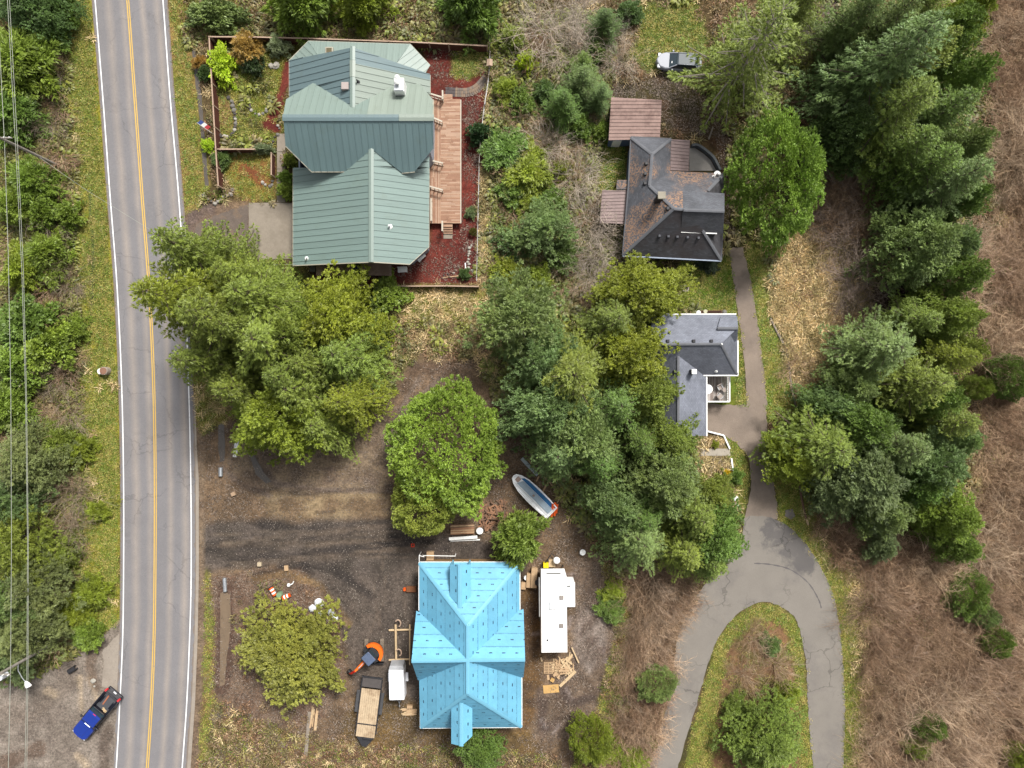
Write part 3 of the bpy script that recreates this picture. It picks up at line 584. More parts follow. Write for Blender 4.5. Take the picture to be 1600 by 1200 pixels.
walls(h1, [(466, 104, 3.2, 3.4), (551, 102, 3.2, 6.0), (660, 124, 3.2, 3.4), (662, 160, 3.2, 3.4), (664, 252, 3.6, 3.4), (663, 382, 3.6, 3.4), (637, 403, 3.6, 4.0), (580, 403, 3.6, 6.0), (466, 405, 3.0, 2.7), (466, 276, 3.0, 2.6), (466, 262, 3.0, 2.6)], sid1)
walls(h1, [(452, 168, 6.5, 6.6), (452, 184, 6.5, 7.7), (452, 222, 6.0, 6.2), (490, 258, 5.2, 5.1), (644, 258, 5.2, 5.0), (668, 230, 5.8, 6.0), (668, 184, 6.5, 7.7), (668, 160, 6.5, 6.4), (652, 138, 5.2, 5.0), (495, 138, 5.2, 5.0)], sid1)
# chimney, skylights, vents
ch = MB(); p = on(PB_u, 627, 142); ch.bev((p.x, p.y, p.z + 0.5), (0.95, 1.3, 2.0), 0.04); cho = ch.build('chimney', wht, h1, world=True)
b = MB(); b.box((p.x, p.y - 0.35, p.z + 1.56), (0.85, 0.5, 0.12)); b.build('chimney_cap', galv, cho, world=True)
for dy in (0.05, 0.5):
    b = MB(); b.cyl((p.x - 0.1, p.y + dy, p.z + 1.75), 0.15, 0.5, 12); b.cyl((p.x - 0.1, p.y + dy, p.z + 2.05), 0.24, 0.1, 12, 0.1); b.build('flue', wht, cho, world=True)
sk = mat('beige_vent', C(206, 192, 186), 0.6, 0.08)
vent(h1, on(PA_l, 540, 136), 0.7, sk, 'roof_vent', 0.35)
pipe_vent(h1, on(PA_r, 559, 128), blk); pipe_vent(h1, on(PC_r, 609, 354), wht, 0.09); pipe_vent(h1, on(PC_l, 480, 404), wht, 0.09)
p = on(PP, 515, 80); b = MB(); b.bev((p.x, p.y, p.z + 0.08), (0.8, 0.7, 0.3), 0.04); so = b.build('skylight', eave, h1, world=True)
b = MB(); b.box((p.x, p.y, p.z + 0.24), (0.55, 0.45, 0.03)); b.build('pane', mat('skylight_glass', (0.1, 0.08, 0.04), 0.1, 0.05, spec=0.6), so, world=True)
# garage door and windows facing the yard
glass = mat('window_glass', (0.03, 0.04, 0.05), 0.08, 0.05, spec=0.8)
def window(parent, px, py, z, w, h, ang, fr=None):
    p = W(px, py, z); fr = fr or wht; f = MB(); f.box((0, 0, 0), (w + 0.16, 0.22, h + 0.16)); d = Matrix.Rotation(ang, 4, 'Z')
    f.v = [tuple(d @ Vector(v) + p) for v in f.v]; fo = f.build('window', fr, parent, world=True)
    g = MB(); g.box((0, 0, 0), (w, 0.26, h)); g.v = [tuple(d @ Vector(v) + p) for v in g.v]; g.build('pane', glass, fo, world=True)
for x in (505, 552, 610): window(h1, x, 404, 1.5, 1.2, 1.1, 0)
for y in (170, 215, 300, 350): window(h1, 662.5, y, 1.4, 1.3, 1.3, math.pi / 2)
# ---- deck
deck_m = mat('cedar_deck_boards', C(212, 170, 140), 0.7, 0.12, 1.4, dirt=C(176, 128, 100), dirt_amt=0.5)
dk = thing('deck', 'long salmon-coloured cedar deck along the side of green-roofed house', 'deck', W(698, 250))
def boards(parent, x0, y0, x1, y1, z, m, w=0.14, name='deck_board', along='x'):
    a = W(x0, y1, z); c = W(x1, y0, z); bs = [MB() for _ in m]; gap = 0.02
    t = a.y if along == 'x' else a.x; e = c.y if along == 'x' else c.x
    while t < e - 0.03:
        d = random.uniform(0, 0.008); lo, hi = (a.x, c.x) if along == 'x' else (a.y, c.y); cut = random.uniform(lo + 0.2 * (hi - lo), hi - 0.2 * (hi - lo))
        for s0, s1 in ((lo, cut - 0.006), (cut + 0.006, hi)):
            b = random.choice(bs)
            if along == 'x': b.box(((s0 + s1) / 2, t + w / 2, z - 0.02 + d), (s1 - s0, w - gap, 0.04))
            else: b.box((t + w / 2, (s0 + s1) / 2, z - 0.02 + d), (w - gap, s1 - s0, 0.04))
        t += w
    for b, mm in zip(bs, m):
        if b.v: o = b.build(name, mm, parent, world=True); o['kind'] = 'stuff'
CED = [deck_m, mat('cedar_deck_boards_red', C(196, 150, 122), 0.7, 0.12, 1.4, dirt=C(160, 116, 92), dirt_amt=0.5), mat('cedar_deck_boards_pale', C(224, 186, 158), 0.7, 0.1, 1.4)]
boards(dk, 688.5, 156, 719.3, 349, 0.75, CED); boards(dk, 672, 156, 687.8, 349, 0.75, CED, along='y', name='deck_board'); boards(dk, 693, 147, 707, 155.5, 0.7, CED)
fr = MB(); a = W(672, 349, 0.6); c = W(719, 156, 0.6)
for y in np.linspace(a.y + 0.1, c.y - 0.1, 9): fr.box(((a.x + c.x) / 2, y, 0.62), (c.x - a.x - 0.1, 0.08, 0.18))
for y in np.linspace(a.y + 0.2, c.y - 0.2, 7):
    for x in (a.x + 0.3, c.x - 0.2): fr.box((x, y, 0.27), (0.12, 0.12, 0.54))
fr.build('deck_frame', deck_m, dk, world=True)
rail_m = mat('pale_rail_paint', C(236, 224, 204), 0.6, 0.05)
b = MB(); a = W(720, 156, 0.75); c = W(720, 349, 0.75); b.box((a.x, (a.y + c.y) / 2, 0.7), (0.1, a.y - c.y, 0.2)); b.build('rim_board', rail_m, dk, world=True)
for (x0, y0, x1, y1, zz) in ((671, 146, 691, 152, 1.7), (691.5, 141, 691.5, 155, 1.7), (677, 184, 691, 190, 1.7), (671, 250, 692, 255, 1.7), (671, 291, 692, 297, 1.7), (673.5, 310, 673.5, 345, 1.7), (691, 345, 691, 361, 1.5)):
    a = W(x0, y0, zz); c = W(x1, y1, zz); b = MB(); b.beam(a, c, 0.15, 0.09)
    for f in np.linspace(0.05, 0.95, 4): q = a.lerp(c, f); b.box((q.x, q.y, q.z - 0.5), (0.07, 0.07, 0.95))
    b.beam(a - Vector((0, 0, 0.8)), c - Vector((0, 0, 0.8)), 0.06, 0.09); b.build('railing', rail_m, dk, world=True)
for i in range(4):
    p = W(700, 352.5 + i * 3.6, 0.6 - i * 0.15); b = MB(); b.box((p.x, p.y, p.z), (0.95, 0.26, 0.05)); b.build('step', deck_m, dk, world=True)
b = MB()
for s_ in (-1, 1):
    a = W(700, 350.5, 0.62); c = W(700, 365, 0.05); b.beam(a + Vector((s_ * 0.42, 0, -0.1)), c + Vector((s_ * 0.42, 0, -0.0)), 0.05, 0.2)
b.build('stringer', deck_m, dk, world=True)
o = poly_sheet('step_slab', [(693, 366), (707, 366), (707, 373), (693, 373)], 0.05, con_m, thick=0.08)
# ---- house with dark shingle hip roof
def shingle(name, col, col2, stain=None, stain2=None, sthr=0.5, speck=None, row=0.15):
    m = bpy.data.materials.new(name); t = NT(m); tc = t.new('ShaderNodeTexCoord').outputs['Object']; uvn = t.new('ShaderNodeUVMap').outputs[0]
    br = t.new('ShaderNodeTexBrick'); t.link(uvn, br.inputs['Vector']); br.inputs['Scale'].default_value = 1.0
    br.inputs['Brick Width'].default_value = 0.32; br.inputs['Row Height'].default_value = row; br.inputs['Mortar Size'].default_value = 0.012; br.inputs['Bias'].default_value = 0.1
    br.inputs['Color1'].default_value = (*col, 1); br.inputs['Color2'].default_value = (*col2, 1); br.inputs['Mortar'].default_value = (*[c * 0.5 for c in col], 1)
    c = t.mix(1.0, br.outputs['Color'], t.rng(t.noise(tc, 0.5, 5, 0.7), 0.25, 0.75, 0.65, 1.35), 'MULTIPLY')
    if stain: c = t.mix(t.rng(t.noise(tc, 0.28, 3), sthr, sthr + 0.12, 0, 0.7), c, stain)
    if speck: c = t.mix(t.math('MULTIPLY', t.rng(t.noise(tc, 0.22, 3), sthr - 0.04, sthr + 0.08, 0, 1), t.rng(t.noise(tc, 5.5, 3, 0.8), 0.48, 0.54, 0, 0.85)), c, speck)
    t.link(c, t.b.inputs['Base Color']); t.b.inputs['Roughness'].default_value = 0.8; t.bump(br.outputs['Fac'], 0.4, 0.015); return m
def shingle_face(parent, pl, P, m, name='roof_slope', lift=0.0, thick=0.1):
    poly = [on(pl, *p) + pl[0] * lift for p in P]; k = len(poly)
    if sum(poly[i].x * poly[(i + 1) % k].y - poly[(i + 1) % k].x * poly[i].y for i in range(k)) < 0: poly = poly[::-1]
    n = pl[0]; up = (Vector((0, 0, 1)) - n * n.z).normalized(); al = n.cross(up)
    b = MB(); b.loft([[p - Vector((0, 0, thick)) for p in poly], poly]); b.uv = [(Vector(v).dot(al), Vector(v).dot(up)) for v in b.v]
    return b.build(name, m, parent, world=True)
h2 = thing('dark_hip_house', 'blue-grey house with dark shingle hip roof littered with rusty needles', 'house', W(1050, 330))
shD = shingle('dark_shingles', C(98, 98, 104), C(78, 76, 80), C(74, 64, 63)); shG = shingle('slate_grey_shingles', C(122, 126, 134), C(106, 108, 116))
shO = shingle('needle_littered_shingles', C(116, 119, 127), C(98, 100, 107), speck=C(206, 160, 124), sthr=0.50)
shM2 = shingle('mid_grey_shingles', C(106, 108, 114), C(88, 88, 94), C(80, 74, 74), sthr=0.55)
r2 = thing('roof', None, None); r2.parent = h2; r2.location = -h2.location; ORG[r2.name] = Vector((0, 0, 0))
sid2 = siding('blue_grey_siding', C(120, 142, 178))
ze = 3.0; zp = 6.5
QW = mplane((983, 290, ze), (973, 398, ze), (1053, 326, zp)); QS = mplane((973, 399, ze), (1127, 407, ze), (1053, 326, zp)); QN = mplane((1048, 267, ze), (1132, 271, ze), (1060, 326, zp)); QE = mplane((1132, 271, ze), (1127, 407, ze), (1078, 327, zp))
zn = on(QW, 1015, 290).z
NWp = mplane((986, 216, ze), (983, 290, ze), (1017, 265, zn)); NEp = mplane((1048, 219, ze), (1047, 267, ze), (1017, 265, zn)); NNp = mplane((986, 215, ze), (1048, 218, ze), (1019, 241, zn))
shingle_face(r2, NNp, [(986, 214), (1049, 217), (1019, 241)], shG); shingle_face(r2, NEp, [(1049, 217), (1047, 268), (1016, 292), (1019, 241)], shO)
shingle_face(r2, NWp, [(986, 214), (1019, 241), (1015, 291), (982, 291)], shO)
shingle_face(r2, QW, [(982, 290), (1015, 290), (1053, 326), (973, 399)], shO); shingle_face(r2, QS, [(973, 399), (1053, 326), (1078, 327), (1127, 407)], shD)
shingle_face(r2, QN, [(1015, 291), (1047, 267), (1132, 271), (1078, 327), (1053, 326)], shO); shingle_face(r2, QE, [(1132, 271), (1127, 407), (1078, 327)], shD)
# dormer-like cross gable on the drive side
zd = 6.6; DU = mplane((1068, 328, zd), (1131, 330, zd), (1068, 298, 4.9)); DL = mplane((1068, 328, zd), (1131, 330, zd), (1065, 362, 4.9))
shingle_face(r2, DU, [(1067, 298), (1132, 302), (1132, 330), (1067, 328)], shG); shingle_face(r2, DL, [(1067, 328), (1132, 330), (1130, 365), (1064, 362)], shM2)
a = W(1131, 304, 4.9); c = W(1130, 362, 4.9); pk = W(1131, 329, 6.5); b = MB(); b.loft([[(a.x - 0.6, a.y, 2.4), (c.x - 0.6, c.y, 2.4), (c.x - 0.6, c.y, 4.8), (pk.x - 0.6, pk.y, 6.4), (a.x - 0.6, a.y, 4.8)], [(a.x - 0.45, a.y, 2.4), (c.x - 0.45, c.y, 2.4), (c.x - 0.45, c.y, 4.8), (pk.x - 0.45, pk.y, 6.4), (a.x - 0.45, a.y, 4.8)]]); b.build('gable_wall', sid2, h2, world=True)
for a, c in (((1068, 300), (1068, 328)), ((1066, 361), (1067, 330))):
    p = on(DU if a[1] < 320 else DL, *a); q = on(DU if a[1] < 320 else DL, *c); b = MB(); b.loft([[(p.x + 0.2, p.y, 4.0), (p.x + 0.3, p.y, 4.0), (p.x + 0.3, p.y, p.z - 0.12), (p.x + 0.2, p.y, p.z - 0.12)], [(q.x + 0.2, q.y, 4.0), (q.x + 0.3, q.y, 4.0), (q.x + 0.3, q.y, q.z - 0.14), (q.x + 0.2, q.y, q.z - 0.14)]]); b.build('cheek_wall', sid2, h2, world=True)
capm = mat('grey_ridge_shingle', C(128, 130, 136), 0.8, 0.12)
for L in ([W(986, 215, ze), W(1019, 241, zn)], [W(1048.5, 217.5, ze), W(1019, 241, zn)], [W(1019, 241, zn), W(1015, 290, zn)], [W(1015, 290, zn), W(1053, 326, zp)], [W(1053, 326, zp), W(973.5, 398.5, ze)], [W(1053, 326, zp), W(1068, 327, zp)], [W(1098, 360, on(QS, 1098, 360).z), W(1127, 406.5, ze)], [on(QN, 1106, 298), W(1132, 271.3, ze)]):
    cap(r2, L, 0.3, capm, lift=0.04, h=0.04)
edge_trim(r2, [on(DL, 1064, 362.5), on(DL, 1120, 365)], wht, 0.1, 0.14, lift=-0.02); cap(r2, [W(1068, 328, zd), W(1132, 330, zd)], 0.3, capm, lift=0.04, h=0.04)
gut = mat('dark_gutter', C(82, 84, 92), 0.5, 0.1)
for L in ([(986, 214), (1049, 217)], [(986, 214), (982, 290), (973, 399)], [(973, 399.5), (1127, 407.5)], [(1127, 407), (1132, 271)]):
    edge_trim(r2, [W(x, y, ze) for x, y in L], gut if L[0] != (973, 399.5) else mat('pale_blue_gutter', C(176, 190, 212), 0.5), 0.16, 0.14, 'gutter', lift=-0.06)
walls(h2, [(990, 222, ze, ze - .1), (1044, 224, ze, ze - .1), (1044, 273, ze, ze - .1), (1126, 277, ze, ze - .1), (1122, 400, ze, ze - .1), (979, 393, ze, ze - .1)], sid2)
for x in (1010, 1050, 1090): window(h2, x, 396.5, 1.5, 1.3, 1.2, -0.05)
for x, y in ((1009.5, 256), (1008, 272), (1007.5, 287)): vent(h2, on(NWp, x, y), 0.3, blk, h=0.25)
vent(h2, on(QW, 1043, 326), 0.32, blk, h=0.25)
for x in (1030, 1044, 1058, 1074, 1091): vent(h2, on(QS, x, 369 + (x - 1030) * 0.05), 0.26, gut, h=0.2)
p = on(QW, 1027, 314); b = MB(); b.bev((p.x, p.y, p.z + 0.9), (0.55, 0.5, 2.2), 0.04); cho = b.build('chimney', mat('flue_brown', C(70, 62, 60), 0.8), h2, world=True)
b = MB(); b.bev((p.x, p.y, p.z + 2.08), (0.75, 0.7, 0.16), 0.03); b.build('chimney_cap', mat('tan_cap', C(190, 182, 164), 0.8), cho, world=True)
pipe_vent(h2, on(QN, 1121, 272.5), wht, 0.13, 0.5); pipe_vent(h2, on(QN, 1115, 276), wht, 0.06)
def corr(name, label, P, z0, z1, hi_edge, m, posts=True, ribs=14, pl=None, ax=(0, 1), step=0.34, cat='shelter'):
    """low metal lean-to roof: P four corners TL,TR,BR,BL; each ribbed sheet is its own panel"""
    r = thing(name, label, cat, W(sum(p[0] for p in P) / 4, sum(p[1] for p in P) / 4))
    zz = [z1 if i in hi_edge else z0 for i in range(4)]; pl = mplane((*P[0], zz[0]), (*P[1], zz[1]), (*P[2], zz[2]))
    roof_strips('roof_panel', r, pl, P, ax, step, m, thick=0.04, rib=0.05, ribw=0.07)
    if posts:
        for i in range(4):
            cx = sum(p[0] for p in P) / 4; cy = sum(p[1] for p in P) / 4; q = on(pl, P[i][0] + (cx - P[i][0]) * 0.1, P[i][1] + (cy - P[i][1]) * 0.1)
            b = MB(); b.box((q.x, q.y, (q.z - 0.06) / 2), (0.12, 0.12, q.z - 0.06)); b.build('post', mat('post_timber', C(120, 100, 84), 0.85), r, world=True)
    return r, pl
rbm = mat('rusty_pink_metal', C(186, 156, 146), 0.75, 0.16, 0.8, dirt=C(104, 76, 66), dirt_amt=0.75, fine=6)
rbn = mat('mauve_brown_metal', C(178, 156, 152), 0.7, 0.12, 0.8, dirt=C(110, 88, 82), dirt_amt=0.5, fine=6)
gs, gpl = corr('shed', 'small blue shed with rusty pink ribbed roof behind dark-roofed house', [(955, 152), (1034, 156), (1031, 217), (951, 219)], 2.5, 2.7, (0, 1), rbm, False, step=0.36, cat='shed')
walls(gs, [(959, 156, 2.5, 2.4), (1030, 160, 2.5, 2.4), (1028, 212, 2.5, 2.3), (955, 216, 2.5, 2.3)], sid2)
b = MB(); b.bev((0, 0, 0), (0.9, 0.12, 1.9), 0.02); q = W(966, 216, 2.4); b.v = [(v[0] + q.x, v[1] + q.y - 0.05, v[2] + 1.0) for v in b.v]; b.build('door', wht, gs, world=True)
corr('patio_cover', 'narrow brown ribbed metal cover joined to north side of dark-roofed house', [(1048.5, 217.5), (1078, 219), (1076, 267), (1047.5, 266)], 2.4, 2.9, (0, 3), rbn, step=0.34)
corr('carport', 'pale mauve ribbed metal carport on the west side of dark-roofed house', [(941, 297), (980, 298), (978, 350), (937, 348)], 2.3, 2.6, (1, 2), rbn, step=0.34, cat='carport')
b = MB(); b.box((0, 0, 0), (1, 1, 1)); 
patio = poly_sheet('patio_slab', [(1077, 232), (1085, 231), (1100, 241), (1110, 250), (1119, 267), (1077, 267)], 0.06, mat('patio_concrete', C(196, 190, 182), 0.9, 0.1), thick=0.08)
pw = thing('retaining_wall', 'low curved grey block wall round the patio of dark-roofed house', 'wall', W(1108, 245))
WL = smooth_line([(1079, 230), (1088, 229.5), (1101, 238), (1112, 248), (1118, 258), (1123, 268)], 4); blockm = mat('grey_block', C(132, 136, 138), 0.9, 0.12)
for p0, p1 in zip(WL[:-1], WL[1:]):
    a = W(*p0); c = W(*p1); b = MB(); b.beam(a + Vector((0, 0, 0.35)), c + Vector((0, 0, 0.35)), 0.25, 0.7); b.build('block', blockm, pw, world=True)
o = poly_sheet('shed_step', [(1034, 156), (1046, 158), (1045, 172), (1034, 171)], 0.04, mat('mossy_boards', C(112, 84, 62), 0.9, 0.2), thick=0.05)
lw = thing('lean_to_roof', 'small mossy shingled lean-to between carport and dark-roofed house', 'shelter', W(972, 288)); lpl = mplane((965, 281, 2.5), (979, 281, 2.7), (979, 297, 2.7))
shingle_face(lw, lpl, [(964, 281), (981, 281), (980, 296), (963, 296)], shO)
for x, y in ((966, 283), (966, 294)):
    q = W(x, y, 2.4); b = MB(); b.box((q.x, q.y, 1.2), (0.1, 0.1, 2.4)); b.build('post', MATS['post_timber'], lw, world=True)
# ---- small grey house with deck
h3 = thing('grey_house', 'small house with grey shingle roof and white trim beside gravel drive', 'house', W(1095, 570))
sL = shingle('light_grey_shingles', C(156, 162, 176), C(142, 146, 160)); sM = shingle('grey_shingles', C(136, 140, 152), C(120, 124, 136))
r3 = thing('roof', None, None); r3.parent = h3; r3.location = -h3.location; ORG[r3.name] = Vector((0, 0, 0))
sid3 = siding('white_siding', (0.6, 0.6, 0.58)); ze = 2.8; zp = 5.0
RN = mplane((1020, 491, ze), (1150, 491, ze), (1080, 537.5, zp)); RS = mplane((1020, 586, ze), (1152, 586, ze), (1080, 537.5, zp)); RE = mplane((1152, 500, ze), (1152, 585, ze), (1126, 538, zp))
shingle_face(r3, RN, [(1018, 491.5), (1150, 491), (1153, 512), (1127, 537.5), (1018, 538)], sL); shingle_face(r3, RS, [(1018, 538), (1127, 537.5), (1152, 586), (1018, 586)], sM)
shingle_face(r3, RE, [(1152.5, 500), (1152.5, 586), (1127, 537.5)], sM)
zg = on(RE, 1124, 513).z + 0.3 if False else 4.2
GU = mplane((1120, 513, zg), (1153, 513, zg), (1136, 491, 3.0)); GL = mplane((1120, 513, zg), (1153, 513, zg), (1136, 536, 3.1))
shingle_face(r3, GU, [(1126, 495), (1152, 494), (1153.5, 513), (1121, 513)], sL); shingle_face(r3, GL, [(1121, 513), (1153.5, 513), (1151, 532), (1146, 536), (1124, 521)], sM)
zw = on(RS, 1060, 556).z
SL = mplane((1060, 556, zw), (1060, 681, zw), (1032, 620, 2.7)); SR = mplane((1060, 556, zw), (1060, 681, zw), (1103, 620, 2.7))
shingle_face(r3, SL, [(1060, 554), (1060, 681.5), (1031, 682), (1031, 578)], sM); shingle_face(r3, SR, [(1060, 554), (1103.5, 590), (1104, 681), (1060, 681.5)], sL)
for L in ([W(1018, 538, zp), W(1127, 537.5, zp)], [W(1127, 537.5, zp), W(1152, 585.5, ze)], [W(1060, 556, zw), W(1060, 681.5, zw)], [W(1121, 513, zg), W(1153, 513, zg)]): cap(r3, L, 0.25, capm, lift=0.03, h=0.03)
edge_trim(r3, [W(x, y, ze) for x, y in ((1040, 491), (1150.5, 490.7))], wht, 0.12, 0.16, lift=-0.06); edge_trim(r3, [W(x, y, ze) for x, y in ((1153, 532), (1153, 586.6), (1094, 586.8))], wht, 0.12, 0.16, lift=-0.06)
edge_trim(r3, [W(x, y, 2.7) for x, y in ((1104.3, 588), (1104.5, 681.5))], wht, 0.12, 0.16, lift=-0.06)
walls(h3, [(1024, 497, ze, ze - .1), (1146, 497, ze, ze - .1), (1147, 580, ze, ze - .1), (1024, 580, ze, ze - .1)], sid3)
walls(h3, [(1036, 582, 2.7, 2.6), (1036, 676, 2.7, 2.6), (1060, 676, 2.7, zw - .12), (1099, 676, 2.7, 2.6), (1099, 582, 2.7, 2.6)], sid3)
for x in (1043, 1083.5, 1111): vent(h3, on(RN, x, 533), 0.3, blk, h=0.25)
for y in (581, 607): vent(h3, on(SL, 1054.5, y), 0.32, blk, h=0.25)
p = on(SR, 1080, 581); b = MB(); b.bev((p.x, p.y, p.z + 0.4), (0.4, 0.45, 1.4), 0.03); cho = b.build('chimney', blk, h3, world=True)
b = MB(); b.bev((p.x, p.y, p.z + 1.15), (0.5, 0.5, 0.14), 0.03); b.build('chimney_cap', wht, cho, world=True)
pipe_vent(h3, on(RE, 1127, 538), wht, 0.06, 0.3); pipe_vent(h3, on(RS, 1119, 580), wht, 0.06, 0.3)
dgm = mat('silvered_deck_boards', C(206, 194, 186), 0.8, 0.14, 1.2, dirt=C(134, 120, 112), dirt_amt=0.6)
d3 = thing('patio_deck', 'square grey weathered deck with white railing behind small grey house', 'deck', W(1122, 610))
boards(d3, 1103.5, 588, 1139.5, 627, 0.9, [dgm, mat('silvered_boards_dark', C(176, 160, 152), 0.8, 0.14), mat('silvered_boards_pale', C(222, 212, 206), 0.8, 0.1)], along='y')
b = MB(); a = W(1104, 627, 0.4); c = W(1139, 588, 0.4)
for x in np.linspace(a.x + .1, c.x - .1, 4):
    for y in (a.y + .1, c.y - .1): b.box((x, y, 0.43), (0.1, 0.1, 0.86))
b.build('deck_frame', dgm, d3, world=True)
for (x0, y0, x1, y1) in ((1104, 627.5, 1140, 627.5), (1140, 627.5, 1140, 588)):
    a = W(x0, y0, 1.8); c = W(x1, y1, 1.8); b = MB(); b.beam(a, c, 0.14, 0.08); b.beam(a - Vector((0, 0, .8)), c - Vector((0, 0, .8)), 0.06, 0.08)
    for f in np.linspace(0, 1, 12): q = a.lerp(c, f); b.box((q.x, q.y, q.z - 0.45), (0.05, 0.05, 0.86))
    b.build('railing', wht, d3, world=True)
# ---- house under construction, roof wrapped in blue underlayment
def underlay(name, col):
    m = bpy.data.materials.new(name); t = NT(m); uvn = t.new('ShaderNodeUVMap').outputs[0]; tc = t.new('ShaderNodeTexCoord').outputs['Object']
    s = t.new('ShaderNodeSeparateXYZ'); t.link(uvn, s.inputs[0]); oi = t.new('ShaderNodeObjectInfo').outputs['Random']
    u = t.math('FRACT', t.math('ADD', t.math('DIVIDE', s.outputs['X'], 1.27), oi)); v = s.outputs['Y']
    band = lambda x, a, b: t.math('MULTIPLY', t.math('GREATER_THAN', x, a), t.math('LESS_THAN', x, b))
    n = t.noise(tc, 14.0, 2)
    logo = t.math('MULTIPLY', band(u, 0.36, 0.60), band(v, 0.47, 0.56)); logo = t.math('MULTIPLY', logo, t.math('GREATER_THAN', n, 0.40))
    txt = t.math('MULTIPLY', band(u, 0.1, 0.85), band(v, 0.93, 0.965)); txt = t.math('MULTIPLY', txt, t.math('GREATER_THAN', n, 0.47))
    fine = t.math('LESS_THAN', t.math('FRACT', t.math('MULTIPLY', v, 9.0)), 0.12)
    c = t.mix(1.0, col, t.math('MULTIPLY', t.rng(t.noise(tc, 0.7, 4), 0.25, 0.75, 0.88, 1.12), t.rng(oi, 0, 1, 0.92, 1.08)), 'MULTIPLY')
    c = t.mix(t.rng(t.noise(tc, 1.3, 6, 0.75), 0.56, 0.72, 0, 0.3), c, C(150, 176, 182)); c = t.mix(t.math('GREATER_THAN', v, 0.975), c, tuple(x * 0.6 for x in col))
    c = t.mix(t.math('MULTIPLY', fine, 0.12), c, tuple(x * 0.5 for x in col))
    c = t.mix(t.math('MULTIPLY', txt, 0.65), c, C(40, 84, 120)); c = t.mix(t.math('MULTIPLY', logo, 0.95), c, C(22, 48, 78))
    t.link(c, t.b.inputs['Base Color']); t.b.inputs['Roughness'].default_value = 0.55; t.b.inputs['Specular IOR Level'].default_value = 0.4
    t.bump(t.noise(tc, 1.9, 4, 0.6), 0.55, 0.06); return m
ul = underlay('blue_underlayment', C(126, 202, 236, 0.56)); bluem = mat('plain_blue_wrap', C(134, 206, 236, 0.56), 0.55, 0.06)
h4 = thing('unfinished_house', 'house under construction with roof wrapped in bright blue underlayment', 'house', W(735, 1005))
r4 = thing('roof', None, None); r4.parent = h4; r4.location = -h4.location; ORG[r4.name] = Vector((0, 0, 0))
ze = 3.0; zr = 6.7
KN = mplane((655, 879, ze), (812, 879, ze), (731, 978, zr)); KS = mplane((657, 1137, ze), (815, 1136, ze), (731, 1084, zr)); KW = mplane((655, 880, ze), (656, 1137, ze), (731, 1030, zr)); KE = mplane((812, 880, ze), (815, 1136, ze), (731, 1030, zr))
GWu = mplane((643, 1033, zr), (731, 1032, zr), (650, 956, ze)); GWl = mplane((643, 1033, zr), (731, 1032, zr), (655, 1062, ze)); GEu = mplane((820, 1031, zr), (731, 1032, zr), (815, 953, ze)); GEl = mplane((820, 1031, zr), (731, 1032, zr), (816, 1058, ze))
cw = 0.95
roof_strips('underlayment_strip', r4, KN, [(654.5, 878.5), (812.5, 878.5), (731, 978)], (0, 1), cw, ul, jit=0.02)
roof_strips('underlayment_strip', r4, KS, [(656.5, 1137.5), (731, 1084), (815.5, 1136)], (0, 1), cw, ul, jit=0.02)
roof_strips('underlayment_strip', r4, KW, [(655, 879), (731, 978), (731, 1031), (655, 958)], (1, 0), cw, ul, jit=0.02); roof_strips('underlayment_strip', r4, KW, [(731, 1031), (731, 1084), (656.5, 1137), (655, 1061)], (1, 0), cw, ul, jit=0.02)
roof_strips('underlayment_strip', r4, KE, [(812, 879), (731, 978), (731, 1031), (812, 954)], (1, 0), cw, ul, jit=0.02); roof_strips('underlayment_strip', r4, KE, [(731, 1031), (731, 1084), (815, 1136), (815, 1057)], (1, 0), cw, ul, jit=0.02)
roof_strips('underlayment_strip', r4, GWu, [(650.5, 954.5), (656, 957), (731, 1031), (643, 1033)], (0, 1), cw, ul, lift=0.02, jit=0.02); roof_strips('underlayment_strip', r4, GWl, [(643, 1033), (731, 1032), (657, 1062), (653, 1062.5)], (0, 1), cw, ul, lift=0.02, jit=0.02)
roof_strips('underlayment_strip', r4, GEu, [(818, 952), (811, 954), (731, 1031), (820.5, 1031)], (0, 1), cw, ul, lift=0.02, jit=0.02); roof_strips('underlayment_strip', r4, GEl, [(820.5, 1031), (731, 1032), (813, 1058), (818, 1058)], (0, 1), cw, ul, lift=0.02, jit=0.02)
for L in ([W(655, 879.5, ze), W(731, 978, zr)], [W(812, 879.5, ze), W(731, 978, zr)], [W(731, 978, zr), W(731, 1084, zr)], [W(731, 1084, zr), W(657, 1137, ze)], [W(731, 1084, zr), W(815, 1136, ze)], [W(643, 1033, zr), W(820.5, 1031, zr)]): cap(r4, L, 0.34, bluem, 'ridge_strip', lift=0.03, h=0.01)
osb = mat('osb_sheathing', C(178, 142, 98), 0.85, 0.15, 2.0)
